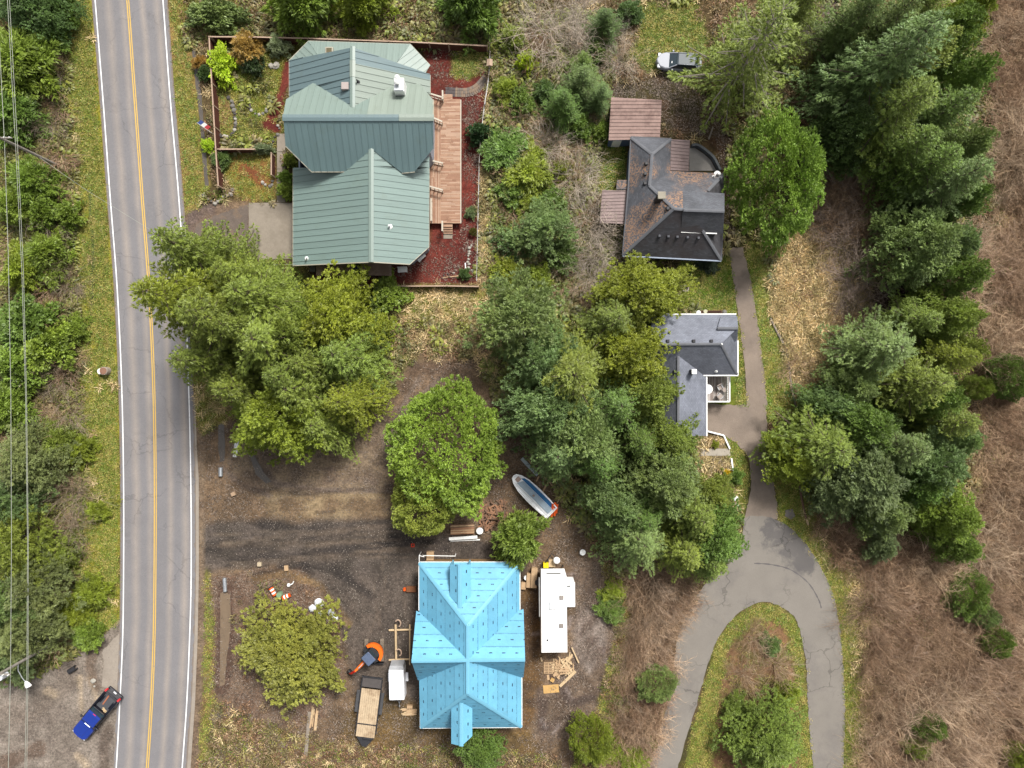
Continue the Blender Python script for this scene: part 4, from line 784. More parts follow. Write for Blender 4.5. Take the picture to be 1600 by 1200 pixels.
def tower(xc, y0, y1, zr_, hw, zside, pl, xl, xr):
    """narrow gabled bay on the roof"""
    zl = zr_ - 0.65
    for s_, P in ((-1, [(xc, y0), (xc, y1), (xl[1], y1 - xl[2]), (xl[0], y0 + xl[3])]), (1, [(xc, y0), (xc, y1), (xr[1], y1 - xr[2]), (xr[0], y0 + xr[3])])):
        e = mplane((xc, y0, zr_), (xc, y1, zr_), (P[2][0], (y0 + y1) / 2, zl)); roof_strips('underlayment_strip', r4, e, P, (1, 0), 1.2, ul)
        b = MB(); q0 = on(e, *P[3]); q1 = on(e, *P[2]); x = q0.x - s_ * 0.18
        za = lambda q: max(0.3, min(q.z - 0.1, (zside if abs(q.y) < 1e9 else 0)))
        b.loft([[(x - .06, q0.y, zside), (x + .06, q0.y, zside), (x + .06, q0.y, q0.z - .1), (x - .06, q0.y, q0.z - .1)], [(x - .06, q1.y, zside), (x + .06, q1.y, zside), (x + .06, q1.y, q1.z - .1), (x - .06, q1.y, q1.z - .1)]]); b.build('cheek_wall', bluem, h4, world=True)
    cap(r4, [W(xc, y0, zr_), W(xc, y1, zr_)], 0.4, bluem, 'ridge_strip', lift=0.04, h=0.03)
tower(718.5, 882, 950, 5.7, 1.0, 3.2, KN, (703, 703, 10, 0), (735.5, 735.5, 10, 0)); tower(721, 1098, 1166, 5.8, 1.0, 3.2, KS, (705, 705, 4, 7), (738, 738, 16, 8))
edge_trim(r4, [W(x, y, ze) for x, y in ((654.5, 878.5), (812.5, 878.5), (812.5, 953))], wht, 0.08, 0.14, lift=-0.1); edge_trim(r4, [W(x, y, ze) for x, y in ((815.5, 1058), (815.5, 1136.5))], wht, 0.08, 0.14, lift=-0.1); edge_trim(r4, [W(x, y, ze) for x, y in ((656, 1063), (656.5, 1138), (815.5, 1136.8))], wht, 0.08, 0.14, lift=-0.1); edge_trim(r4, [W(x, y, ze) for x, y in ((654.5, 954), (654.5, 878.5))], wht, 0.08, 0.14, lift=-0.1)
walls(h4, [(661, 886, ze, ze - .1), (806, 886, ze, ze - .1), (807, 955, ze, ze - .1), (812, 956, ze, ze - .1), (813, 1008, ze, zr - .3), (812, 1052, ze, ze - .1), (809, 1054, ze, ze - .1), (809, 1130, ze, ze - .1), (663, 1131, ze, ze - .1), (662, 1058, ze, ze - .1), (657, 1056, ze, ze - .1), (655, 1008, ze, zr - .3), (657, 960, ze, ze - .1), (661, 958, ze, ze - .1)], osb)
for x in (672, 700, 742, 770): window(h4, x, 886, 1.5, 1.1, 1.1, 0, wht)
# ---------------------------------------------------------------- foliage
def leaf_material(name, ramp=None, trans=0.36, vlo=0.42, vhi=1.85):
    """colour from the object's own colour (or a ramp by instance) varied leaf by leaf"""
    m = bpy.data.materials.new(name); t = NT(m); t.n.remove(t.b); out = t.n.get('Material Output')
    oi = t.new('ShaderNodeObjectInfo'); av = t.new('ShaderNodeAttribute', attribute_name='v')
    tc = t.new('ShaderNodeTexCoord').outputs['Object']
    if ramp:
        r = t.new('ShaderNodeValToRGB'); t.link(oi.outputs['Random'], r.inputs[0]); r.color_ramp.interpolation = 'LINEAR'
        for i, c in enumerate(ramp):
            e = r.color_ramp.elements[i] if i < 2 else r.color_ramp.elements.new(0.5)
            e.color = (*c, 1)
        for i, e in enumerate(r.color_ramp.elements): e.position = i / max(1, len(ramp) - 1)
        base = r.outputs[0]
    else: base = oi.outputs['Color']
    c = t.mix(1.0, base, t.rng(av.outputs['Fac'], 0, 1, vlo, vhi), 'MULTIPLY')
    if not ramp:
        c = t.mix(t.rng(t.noise(tc, 0.55, 2), 0.4, 0.7, 0, 0.35), c, t.mix(1.0, c, (1.25, 1.1, 0.7), 'MULTIPLY'))
    d = t.new('ShaderNodeBsdfDiffuse'); tr = t.new('ShaderNodeBsdfTranslucent'); gl = t.new('ShaderNodeBsdfGlossy'); gl.inputs['Roughness'].default_value = 0.5
    t.link(c, d.inputs['Color']); t.link(t.mix(1.0, c, (trans, trans, trans * 0.7), 'MULTIPLY'), tr.inputs['Color'])
    mx = t.new('ShaderNodeAddShader'); t.link(d.outputs[0], mx.inputs[0]); t.link(tr.outputs[0], mx.inputs[1])
    m2 = t.new('ShaderNodeMixShader'); m2.inputs[0].default_value = 0.03; t.link(mx.outputs[0], m2.inputs[1]); t.link(gl.outputs[0], m2.inputs[2]); t.link(m2.outputs[0], out.inputs['Surface'])
    return m
needle_m = leaf_material('evergreen_needles'); leafy_m = leaf_material('broad_leaves')
bark_m = mat('conifer_bark', C(120, 104, 92), 0.95, 0.25, 2.0, 0.5); graybark_m = mat('pale_grey_bark', C(176, 166, 152), 0.95, 0.2, 2.0, 0.4)
def unit(v): return v / (np.linalg.norm(v, axis=-1, keepdims=True) + 1e-9)
def blades(P, D, L, Wd, r, curl=0.0):
    """leaf shaped quads starting at P along D"""
    n = len(P); side = unit(np.cross(D, r.normal(size=(n, 3)) * 0.42 + np.array([0.0, 0.0, 1.0]))); L = L[:, None]; Wd = Wd[:, None]
    mid = P + D * L * 0.45; tip = P + D * L + np.array([0, 0, -1.0]) * L * curl
    V = np.stack([P, mid - side * Wd / 2, tip, mid + side * Wd / 2], 1).reshape(-1, 3)
    Fc = np.arange(n * 4).reshape(n, 4)
    return V, Fc
def tufts(T, TD, k, L, Wd, r, spread=0.9, up=0.25, clump=None):
    """k blades fanned round each tuft direction"""
    n = len(T); P = np.repeat(T, k, 0); D = np.repeat(TD, k, 0) + r.normal(size=(n * k, 3)) * spread * 0.6; D[:, 2] += up; D = unit(D)
    Ln = L * r.uniform(0.6, 1.25, n * k); Ws = Wd * r.uniform(0.7, 1.3, n * k)
    P = P + r.normal(size=P.shape) * L * 0.15
    V, Fc = blades(P, D, Ln, Ws, r, 0.15)
    tv = np.repeat(r.random(n) if clump is None else clump, k) * 0.6 + r.random(n * k) * 0.4
    return V, Fc, tv
def join(parts):
    V = []; Fc = []; A = []; o = 0
    for v, f, a in parts: V.append(v); Fc.append(f + o); A.append(a); o += len(v)
    return np.concatenate(V), np.concatenate(Fc), np.concatenate(A)
def gen_spruce(seed, Ht=14.0, R=4.5, z0=1.2, nb=110, open_=0.0, fing=0.62):
    """whorled conifer: flat sprays along radiating limbs; returns crown mesh and limb list"""
    r = np.random.default_rng(seed); T = []; D = []; Cl = []; limbs = []
    for k in range(nb):
        u = (k + r.random()) / nb; z = z0 + (Ht - z0) * u ** 0.9; rel = (z - z0) / (Ht - z0)
        bl = (R * (1 - rel) ** 0.8 * r.uniform(0.55, 1.2) + 0.3); az = k * 2.39996 + r.normal() * 0.25
        o = np.array([math.cos(az), math.sin(az), 0.0]); s = np.array([-o[1], o[0], 0.0]); rise = -0.12 + 0.55 * rel + r.normal() * 0.06
        cl = r.random(); pts = []
        n = max(2, int(bl / 0.26))
        for i in range(n):
            f = (i + 0.6) / n
            if f < open_: continue
            p = o * bl * f + np.array([0, 0, z + bl * (rise * f + 0.16 * f * f - 0.02)])
            pts.append(p); wd = bl * 0.42 * (1 - f) ** 0.75 * fing + 0.12; m = max(1, int(wd / 0.26))
            for sd_ in (-1, 1):
                for j in range(m):
                    g = (j + r.random()) / m; q = p + s * sd_ * wd * g + o * wd * g * 0.55 + np.array([0, 0, -0.22 * wd * g + r.normal() * 0.05])
                    T.append(q); D.append(o * 0.75 + s * sd_ * 0.65 * (1 if g > 0.1 else 0.3) + np.array([0, 0, 0.05])); Cl.append(0.55 * cl + 0.2 * f + 0.25 * r.random())
        limbs.append((np.array([0, 0, z - 0.03 * bl]), o * bl * 0.9 + np.array([0, 0, z + bl * (rise * 0.9 + 0.1)]), 0.02 + 0.016 * bl))
    T = np.array(T); D = unit(np.array(D)); Cl = np.array(Cl)
    V, Fc, A = tufts(T, D, 10, 0.30, 0.068, r, 0.62, 0.14, Cl)
    return V, Fc, A, limbs
def gen_clump(seed, Ht=11.0, R=4.8, nl=170, k=11, L=0.27, Wd=0.085, flat=0.6, pointy=0.0, lump=0.78):
    """broad crown of many small sprays at uneven heights with dark gaps between them"""
    r = np.random.default_rng(seed); parts = []; limbs = []; ph = r.uniform(0, 6.28, 4)
    for i in range(nl):
        a = i * 2.39996 + r.normal() * 0.3; q = math.sqrt((i + 0.5) / nl)
        edge = 1 + 0.12 * math.sin(3 * a + ph[0]) + 0.10 * math.sin(5 * a + ph[1]) + 0.08 * math.sin(9 * a + ph[2]); rad = R * q * edge * r.uniform(0.8, 1.12) * 0.9
        zt = Ht * (1 - flat * q ** (1.7 - pointy)) * (1 + 0.06 * math.sin(2.3 * rad + 2 * a + ph[3])) - abs(r.normal()) * 0.17 * Ht * (0.4 + q); lr = lump * r.uniform(0.5, 1.2)
        o = np.array([math.cos(a), math.sin(a), 0.0]); c = np.array([rad * math.cos(a), rad * math.sin(a), zt - lr * 0.6])
        n = int(26 * (lr / lump) ** 2) + 7; d = unit(r.normal(size=(n, 3)) + np.array([0, 0, 0.3])); d[:, 2] = np.where(d[:, 2] < -0.1, -d[:, 2], d[:, 2])
        el = r.uniform(0.5, 1.05, (n, 1)) * lr; T = c + d * el * np.array([1, 1, 0.55]); T = T + o * ((d @ o)[:, None]) * lr * 1.1 * q
        TD = unit(d * 0.7 + o * (0.25 + 0.6 * q) + np.array([0, 0, 0.1])); cl = np.clip(0.75 * r.random() + 0.3 * r.random(n), 0, 1)
        parts.append(tufts(T, TD, k, L, Wd, r, 0.8, 0.1, cl))
        if i % 3 == 0:
            limbs.append((np.array([0, 0, max(0.35 * Ht * 0.3, zt * 0.5)]), c, 0.013 * R)); m = n; d2 = unit(r.normal(size=(m, 3)))
            parts.append(tufts(c * np.array([0.9, 0.9, 0.72]) + d2 * lr, d2, k, L, Wd, r, 0.9, 0.0, r.random(m) * 0.8))
    V, Fc, A = join(parts); return V, Fc, A, limbs
def gen_round(seed, Ht=8.0, R=4.2, n=6200, k=9, L=0.21, Wd=0.078):
    """dense clipped-looking evergreen: finely textured dome with soft lobes"""
    r = np.random.default_rng(seed); d = unit(r.normal(size=(n, 3))); d[:, 2] = np.abs(d[:, 2]) * 1.05 - 0.12; d = unit(d)
    az = np.arctan2(d[:, 1], d[:, 0]); ph = r.uniform(0, 6.28, 8); lob = 1.0
    for j, (fa, fz) in enumerate(((3, 1.5), (5, 3), (8, 5), (11, 8))): lob = lob + 0.075 * np.sin(fa * az + fz * 3 * d[:, 2] + ph[j]) * np.cos(fz * 2.1 * d[:, 2] + ph[j + 4])
    cells = unit(r.normal(size=(105, 3)) * np.array([1, 1, 0.7]) + np.array([0, 0, 0.3])); cd = d @ cells.T; near = cd.max(1); ci = cd.argmax(1)
    lob = lob * (0.68 + 0.34 * np.clip((near - 0.955) / 0.045, 0, 1)); shell = r.choice([1.0, 0.95, 0.88, 0.8], n, p=[0.42, 0.26, 0.2, 0.12])
    T = d * np.array([R, R, Ht * 0.62]) * (lob * shell)[:, None] + np.array([0, 0, Ht * 0.36]); cv = r.random(105)[ci]
    V, Fc, A = tufts(T, unit(d + np.array([0, 0, 0.2])), k, L, Wd, r, 0.85, 0.3, np.clip(cv * 0.65 + r.random(n) * 0.35, 0, 1))
    return V, Fc, A, [(np.array([0, 0, Ht * 0.25]), np.array([0.4 * R * math.cos(a), 0.4 * R * math.sin(a), Ht * 0.5]), 0.08) for a in (0, 2, 4)]
def gen_bare(seed, Ht=3.6, R=2.2, n=70, gens=3):
    """leafless shrub: arching forked stems as thin ribbons"""
    r = np.random.default_rng(seed); V = []; Fc = []; A = []
    def ribbon(p, d, L, w, g, val):
        seg = 4; pts = [p]; q = p.copy(); dd = d.copy()
        for i in range(seg):
            dd = unit(dd + r.normal(size=3) * 0.17 + np.array([0, 0, 0.05 - 0.07 * i])); q = q + dd * L / seg; pts.append(q.copy())
        sd_ = unit(np.cross(dd, np.array([0.1, 0.2, 1.0])))
        b0 = len(V)
        for i, pt in enumerate(pts):
            ww = w * (1 - 0.75 * i / seg); V.append(pt - sd_ * ww / 2); V.append(pt + sd_ * ww / 2 + np.array([0, 0, ww * 0.6]))
            if i: Fc.append((b0 + 2 * i - 2, b0 + 2 * i - 1, b0 + 2 * i + 1, b0 + 2 * i)); A.append(val * 0.6 + 0.4 * r.random())
        if g > 0:
            for i in (1, 2, 3, 4):
                for s_ in range(2 if g > 1 else 1):
                    ribbon(pts[i], unit(dd + r.normal(size=3) * 0.55 + np.array([0, 0, 0.05])), L * r.uniform(0.4, 0.62), w * 0.6, g - 1, val)
    for i in range(n):
        a = r.uniform(0, 6.28); e = r.uniform(0.25, 1.25)
        d = np.array([math.cos(a) * math.cos(e), math.sin(a) * math.cos(e), math.sin(e)]); base = np.array([math.cos(a), math.sin(a), 0]) * r.uniform(0, 0.35) * R * 0.4
        ribbon(base, d, (R * math.cos(e) + Ht * math.sin(e)) * r.uniform(0.55, 0.8), 0.040, gens - 1, r.random())
    return np.array(V), np.array(Fc), np.array(A)
def gen_fern(seed, n=16, L=0.7, Wd=0.2):
    r = np.random.default_rng(seed); V = []; Fc = []; A = []
    for i in range(n):
        a = r.uniform(0, 6.28); d = np.array([math.cos(a), math.sin(a), 0]); s = np.array([-d[1], d[0], 0]); l = L * r.uniform(0.6, 1.1); h = r.uniform(0.25, 0.6) * l; p0 = d * 0.05 + r.normal(size=3) * 0.12 * np.array([1, 1, 0.3]); b0 = len(V); w = Wd * r.uniform(0.7, 1.2)
        for f, z, ww in ((0, 0, 0.3), (0.45, 0.95, 1.0), (0.8, 0.8, 0.7), (1.0, 0.35, 0.1)):
            p = p0 + d * l * f + np.array([0, 0, h * z + 0.05]); V.append(p - s * w * ww / 2); V.append(p + s * w * ww / 2)
        for q in (2, 4, 6): Fc.append((b0 + q - 2, b0 + q - 1, b0 + q + 1, b0 + q)); A.append(r.random() if q == 2 else A[-1])
    return np.array(V), np.array(Fc), np.array(A)
def gen_tuft(seed, n=14, L=0.3, Wd=0.035, spread=0.6, base=0.12):
    r = np.random.default_rng(seed); P = r.normal(size=(n, 3)) * base; P[:, 2] = 0; D = unit(np.stack([r.normal(size=n) * spread, r.normal(size=n) * spread, np.ones(n) * 0.7], 1))
    V, Fc = blades(P, D, L * r.uniform(0.6, 1.2, n), np.full(n, Wd), r, 0.35); return V, Fc, r.random(n)
def gen_leafclump(seed, n=90, R=0.55, L=0.17, Wd=0.1, h=0.6):
    r = np.random.default_rng(seed); d = unit(r.normal(size=(n, 3))); d[:, 2] = np.abs(d[:, 2]); P = d * R * r.uniform(0.4, 1.0, (n, 1)) * np.array([1, 1, h / R])
    V, Fc = blades(P, unit(d + r.normal(size=(n, 3)) * 0.6), L * r.uniform(0.6, 1.3, n), Wd * r.uniform(0.7, 1.3, n), r, 0.1); return V, Fc, r.random(n)
def trunk_mesh(name, Ht, rad, limbs, m, lean=0.0):
    b = MB(); r_ = random.Random(len(limbs)); pts = []; rd = []
    for i in range(7):
        f = i / 6; pts.append((r_.uniform(-1, 1) * 0.08 * f, r_.uniform(-1, 1) * 0.08 * f, -0.15 + Ht * f)); rd.append(rad * (1 - 0.86 * f) + (0.12 * rad if i == 0 else 0))
    b.tube(pts, rd, 8)
    for p, q, w in limbs:
        p = Vector(p); q = Vector(q); b.tube([p, p.lerp(q, 0.5) + Vector((0, 0, 0.06 * (q - p).length)), q], [w, w * 0.7, w * 0.25], 4)
    me = bpy.data.meshes.new(name); me.from_pydata(b.v, [], b.f); me.materials.append(m); return me
PROTO = {}
def proto(kind, Ht, R, gen, m=None, bark=None, rad=0.28, thin=1):
    V, Fc, A, limbs = gen
    PROTO.setdefault(kind, []).append((npmesh('crown', V, Fc, m or needle_m, A), trunk_mesh('trunk', Ht * (0.7 if kind == 'round' else 0.95), rad, limbs[::thin], bark or bark_m), Ht, R))
for s_ in (1, 2, 3): proto('spruce', 14, 4.5, gen_spruce(s_, nb=120), thin=2)
for s_ in (4, 5): proto('open', 14, 4.5, gen_spruce(s_, nb=84, open_=0.2, fing=0.5), bark=graybark_m)
for s_ in (11, 12, 13, 14): proto('clump', 11, 4.8, gen_clump(s_), thin=3)
for s_ in (15, 16): proto('pine', 10, 4.4, gen_clump(s_, 10, 4.4, nl=80, k=12, L=0.34, Wd=0.075, lump=0.85, flat=0.45), bark=graybark_m)
for s_ in (21, 22, 23): proto('round', 8, 4.2, gen_round(s_))
for s_ in (31, 32, 33): proto('bush', 2.2, 1.6, gen_clump(s_, 2.2, 1.6, nl=46, k=6, L=0.20, Wd=0.11, lump=0.36, flat=0.55), leafy_m, rad=0.06)
for s_ in (34, 35): proto('loose', 2.4, 1.7, gen_clump(s_, 2.4, 1.7, nl=46, k=6, L=0.30, Wd=0.075, lump=0.38, flat=0.5, pointy=0.3), leafy_m, rad=0.06)
twig_m = leaf_material('dry_twigs', trans=0.0, vlo=0.6, vhi=1.3)
BARE = []
for s_ in (41, 42, 43, 44):
    V, Fc, A = gen_bare(s_, n=34); BARE.append(npmesh('bare_shrub', V, Fc, twig_m, A))
TINT = dict(yg=(0.132, 0.164, 0.018), g=(0.084, 0.136, 0.026), bg=(0.108, 0.156, 0.050), dg=(0.062, 0.100, 0.026), br=(0.115, 0.165, 0.024), gold=(0.135, 0.205, 0.030), lime=(0.27, 0.36, 0.02), orange=(0.20, 0.125, 0.03), gy=(0.110, 0.140, 0.054), mos=(0.122, 0.160, 0.028), yel=(0.46, 0.33, 0.01), sage=(0.16, 0.20, 0.11))
def plant(kind, px, py, r, h, tint, label, name='evergreen_tree', cat='tree', group=None, ry=None, rot=None, zc=0.5):
    P = random.choice(PROTO[kind]) if kind in PROTO else None
    cm, tm, H0, R0 = P; p = W(px, py, h * zc); k = (H - h * zc) / F
    sx = r * k / R0; sy = (ry or r) * k / R0; a = random.uniform(0, 6.28) if rot is None else rot
    if ry: a = random.choice((0, math.pi))
    o = thing(name, label, cat, (p.x, p.y, 0), a, group); o.scale = (sx, sy, h / H0)
    if cat == 'tree' and not ry:
        f_ = random.uniform(0.86, 1.16); o.scale = (sx * f_, sy / f_, h / H0); o.rotation_euler = (random.uniform(-0.05, 0.05), random.uniform(-0.05, 0.05), a)
    c = bpy.data.objects.new('crown' if cat == 'tree' else 'foliage', cm); c.parent = o; COL.objects.link(c)
    j = random.uniform(0.88, 1.14); hx = random.uniform(-0.07, 0.07); tb = TINT[tint] if isinstance(tint, str) else tint
    c.color = (tb[0] * j * (1 + hx), tb[1] * j, tb[2] * j * (1 - hx), 1)
    q = bpy.data.objects.new('trunk' if cat == 'tree' else 'stem', tm); q.parent = o; COL.objects.link(q)
    return o
TW = dict(yg='yellow-green', g='mid-green', bg='blue-green', dg='dark green', br='bright green', gy='grey-green', mos='olive')
FW = dict(spruce='feathery', clump='clumpy', pine='tufted', round='rounded', open='open', bush='dense', loose='loose')
def stand(kinds, rows, noun, place, group, name='evergreen_tree', cat='tree'):
    rs = sorted(a[2] for a in rows); lo = rs[len(rs) // 3]; hi = rs[2 * len(rs) // 3]
    for a in rows:
        kd = random.choice(kinds); sz = 'small' if a[2] < lo else 'large' if a[2] > hi else 'medium-sized'
        plant(kd, *a, f'{sz} {TW[a[4]]} {FW[kd]} {noun} {place}', name, cat, group)
def bare(px, py, r, label, group, h=None, tint=(0.27, 0.215, 0.16)):
    h = h or r * 0.0676 * 1.3; p = W(px, py, h * 0.5); o = bpy.data.objects.new('bare_shrub', random.choice(BARE)); COL.objects.link(o); s_ = r * 0.065 / 2.2
    o.location = (p.x, p.y, 0); o.scale = (s_, s_, h / 3.6); o.rotation_euler = (0, 0, random.uniform(0, 6.28)); j = random.uniform(0.85, 1.2); o.color = (tint[0] * j, tint[1] * j, tint[2] * j, 1)
    return tag(o, label, 'shrub', group)
# --- trees, by clump
G = 'evergreens crowding the road bend'
lb = 'yellow-green feathery evergreen in the dense stand between road and muddy lot'
stand(('spruce',), [(*a, random.choice(('mos', 'mos', 'yg'))) for a in ((306, 462, 92, 20), (318, 412, 78, 17), (350, 500, 90, 19), (345, 560, 70, 16), (420, 470, 82, 15))], 'evergreen', 'in the dense stand between road and muddy lot', G)
stand(('spruce', 'spruce', 'clump'), [(*a, random.choice(('mos', 'mos', 'yg'))) for a in ((430, 545, 92, 15), (400, 520, 60, 17), (470, 530, 55, 13), (500, 570, 58, 12), (455, 590, 55, 14), (390, 440, 55, 14), (520, 500, 78, 12), (548, 560, 76, 11), (480, 610, 78, 12), (550, 625, 60, 10), (440, 645, 78, 12), (505, 668, 55, 9), (385, 600, 62, 13))], 'evergreen', 'on the lot side of the dense roadside stand', G)
G = 'grey-green evergreens between the lots'
lb = 'grey-green evergreen in the wooded strip west of small grey house'
stand(('spruce', 'spruce', 'clump', 'pine'), ((815, 500, 72, 11, 'bg'), (850, 560, 55, 10, 'bg'), (895, 590, 85, 13, 'mos'), (860, 640, 70, 12, 'bg'), (905, 670, 72, 12, 'bg'), (960, 640, 62, 11, 'g'), (870, 710, 55, 10, 'bg'), (935, 720, 50, 10, 'g')), 'evergreen', 'in the wooded strip west of small grey house', G)
G = 'yellowish evergreens beside the grey house'
lb = 'yellowish evergreen pressing against west side of small grey house'
stand(('spruce', 'clump'), ((1005, 460, 68, 9, 'yg'), (960, 500, 58, 9, 'mos'), (985, 560, 66, 10, 'yg'), (1010, 620, 52, 10, 'mos'), (1045, 690, 48, 8, 'mos'), (1000, 690, 48, 9, 'g')), 'evergreen', 'pressing against west side of small grey house', G)
G = 'blue-green evergreens below the lane head'
lb = 'blue-green evergreen in the thicket beside head of asphalt loop'
stand(('spruce', 'spruce', 'clump'), ((1105, 872, 46, 8, 'mos'), (965, 790, 55, 9, 'bg'), (1040, 755, 66, 10, 'bg'), (1000, 845, 66, 10, 'bg'), (1080, 800, 58, 10, 'mos'), (1110, 840, 58, 9, 'g'), (1060, 860, 56, 9, 'mos'), (1000, 800, 45, 9, 'g'), (1115, 775, 36, 6, 'mos')), 'evergreen', 'in the thicket beside head of asphalt loop', G)
plant('round', 698, 700, 86, 9, (0.130, 0.190, 0.026), 'big dense bright-green round cedar in middle of muddy lot', ry=98, zc=0.35)
plant('round', 664, 782, 54, 7, (0.175, 0.200, 0.034), 'smaller yellowish cedar leaning out of base of big round cedar', zc=0.4)
plant('loose', 812, 845, 40, 6, 'mos', 'loose yellow-green tree overhanging corner of blue-wrapped roof', zc=0.6)
plant('clump', 454, 1020, 80, 7, (0.165, 0.170, 0.032), 'broad yellow-green evergreen standing beside flatbed trailer', zc=0.5)
plant('round', 922, 1152, 36, 4.5, 'yg', 'rounded yellow-green evergreen on bare soil beyond lumber heap', zc=0.4)
plant('round', 1024, 1066, 29, 4, 'bg', 'compact blue-green round evergreen at edge of asphalt loop', zc=0.4)
plant('clump', 752, 1172, 38, 5, 'g', 'leafy green tree covering lower corner of blue-wrapped house')
plant('clump', 1200, 1155, 64, 6, 'mos', 'dull grey-green spreading tree inside the asphalt loop')
plant('loose', 1150, 1105, 18, 1.6, 'mos', 'low olive bush at west side of loop island', 'bush', 'bush'); plant('loose', 1205, 1010, 15, 1.3, 'dg', 'dark low bush among dry scrub of loop island', 'bush', 'bush')
plant('loose', 1230, 1085, 20, 2.5, 'yg', 'small yellow-green bush inside the asphalt loop', 'bush', 'bush')
plant('open', 1172, 85, 104, 17, 'mos', 'tall open spruce with drooping bare-based limbs overhanging silver car', ry=100)
plant('spruce', 1235, 30, 55, 13, 'mos', 'dense olive spruce behind tall open spruce near bare pinkish shrub')
plant('round', 1211, 281, 66, 11, 'gold', 'very dense golden-green columnar cedar beside dark-roofed house', ry=102, zc=0.45)
G = 'tall evergreens of the eastern woods'; lb = 'in the tall woods between houses and brown thicket'
for kd, *a in (('spruce', 1370, 110, 92, 18, 'bg'), ('spruce', 1385, 190, 75, 15, 'mos'), ('clump', 1325, 215, 55, 10, 'dg'), ('clump', 1475, 60, 58, 12, 'g'), ('spruce', 1420, 30, 50, 13, 'mos'), ('spruce', 1450, 190, 62, 13, 'g'), ('spruce', 1475, 290, 62, 13, 'bg'), ('spruce', 1440, 260, 55, 12, 'g'), ('clump', 1500, 130, 40, 10, 'g'), ('spruce', 1415, 115, 55, 14, 'mos'), ('clump', 1500, 235, 42, 10, 'bg'), ('spruce', 1340, 30, 55, 14, 'bg'), ('spruce', 1400, 240, 60, 12, 'g'), ('clump', 1505, 315, 36, 9, 'g'), ('clump', 1510, 30, 40, 10, 'yg'), ('spruce', 1375, 60, 60, 15, 'bg')):
    plant(kd, *a, f"{'small' if a[2] < 52 else 'large' if a[2] > 68 else 'medium-sized'} {TW[a[4]]} {FW[kd]} evergreen {lb}", group=G)
G = 'rounded evergreens of the eastern woods'; lb = 'in the woods east of gravel drive'
for kd, *a in (('clump', 1430, 385, 66, 11, 'bg'), ('clump', 1490, 430, 42, 9, 'g'), ('clump', 1480, 495, 48, 10, 'mos'), ('spruce', 1430, 500, 50, 9, 'mos'), ('spruce', 1370, 545, 72, 11, 'bg'), ('spruce', 1415, 600, 70, 12, 'mos'), ('clump', 1330, 600, 45, 8, 'bg'), ('spruce', 1460, 560, 48, 11, 'yg'), ('clump', 1490, 380, 38, 8, 'bg'), ('clump', 1450, 620, 48, 10, 'g'), ('clump', 1500, 545, 34, 8, 'mos')):
    plant(kd, *a, f"{'small' if a[2] < 52 else 'large' if a[2] > 68 else 'medium-sized'} {TW[a[4]]} {FW[kd]} evergreen {lb}", group=G)
G = 'evergreens beside the lane'; lb = 'overhanging lane edge above asphalt loop'
for kd, *a in (('spruce', 1285, 690, 80, 10, 'mos'), ('clump', 1240, 720, 45, 7, 'yg'), ('clump', 1340, 670, 62, 10, 'g'), ('clump', 1350, 750, 72, 10, 'gy'), ('pine', 1310, 760, 45, 8, 'gy'), ('spruce', 1390, 700, 60, 11, 'bg'), ('spruce', 1470, 660, 52, 10, 'mos'), ('pine', 1450, 720, 55, 10, 'bg'), ('clump', 1380, 800, 45, 8, 'bg'), ('clump', 1495, 690, 35, 8, 'bg'), ('clump', 1430, 760, 40, 8, 'g'), ('clump', 1300, 640, 42, 8, 'bg'), ('clump', 1375, 850, 28, 5, 'gy')):
    plant(kd, *a, f"{'small' if a[2] < 52 else 'large' if a[2] > 68 else 'medium-sized'} {TW[a[4]]} {FW[kd]} evergreen {lb}", group=G)
plant('clump', 1478, 800, 52, 9, 'br', 'bright green leafy evergreen at southern tip of eastern woods'); plant('clump', 1492, 848, 36, 7, 'g', 'dark green bush below bright green evergreen at tip of woods')
G = 'lone evergreens in the brown thicket'; lb = 'lone small evergreen standing in the brown leafless thicket'
for a in ((1575, 590, 34, 5, 'g'), (1515, 930, 34, 4, 'g'), (1535, 960, 22, 3.5, 'bg'), (1556, 1003, 24, 4, 'g'), (1450, 1132, 24, 4, 'g'), (1432, 1166, 20, 3, 'mos'), (1590, 1180, 20, 3, 'yg'), (1525, 605, 22, 4, 'mos')): plant('round', *a, lb, group=G)
# left of the road
G = 'bright shrubs west of the road'; lb = 'bright green bushy shrub beneath power lines west of the road'
stand(('bush', 'loose'), [(*a, random.choice(('br', 'br', 'yg', 'g'))) for a in ((30, 100, 58, 5), (20, 175, 42, 4), (70, 55, 30, 3), (90, 20, 28, 3), (50, 285, 36, 4), (25, 320, 30, 3.5), (70, 400, 36, 3.5), (35, 420, 34, 3.5), (40, 505, 48, 4), (70, 545, 40, 4), (25, 570, 40, 4), (15, 635, 40, 4), (115, 515, 20, 2), (105, 335, 22, 2.5), (70, 330, 26, 3))], 'shrub', 'beneath power lines west of the road', G, 'shrub', 'shrub')
G = 'dull conifers west of the road'; lb = 'dull grey-green conifer beneath power lines west of the road'
stand(('clump', 'pine'), ((45, 720, 55, 7, 'gy'), (20, 780, 45, 7, 'bg'), (30, 850, 55, 8, 'mos'), (60, 920, 55, 7, 'gy'), (15, 930, 50, 8, 'bg'), (40, 985, 55, 7, 'gy'), (90, 870, 30, 4, 'mos'), (20, 1025, 45, 6, 'gy')), 'conifer', 'beneath power lines west of the road', G)
G = 'verge bushes'; lb = 'low green bush on grassy verge above gravel turnout'
for a in ((120, 700, 26, 2, 'yg'), (90, 690, 30, 3, 'mos'), (115, 960, 30, 2.2, 'yg'), (135, 990, 26, 2, 'br'), (140, 930, 28, 2.2, 'yg'), (150, 800, 16, 1.5, 'yg')): plant('loose', *a, lb, 'bush', 'bush', G)
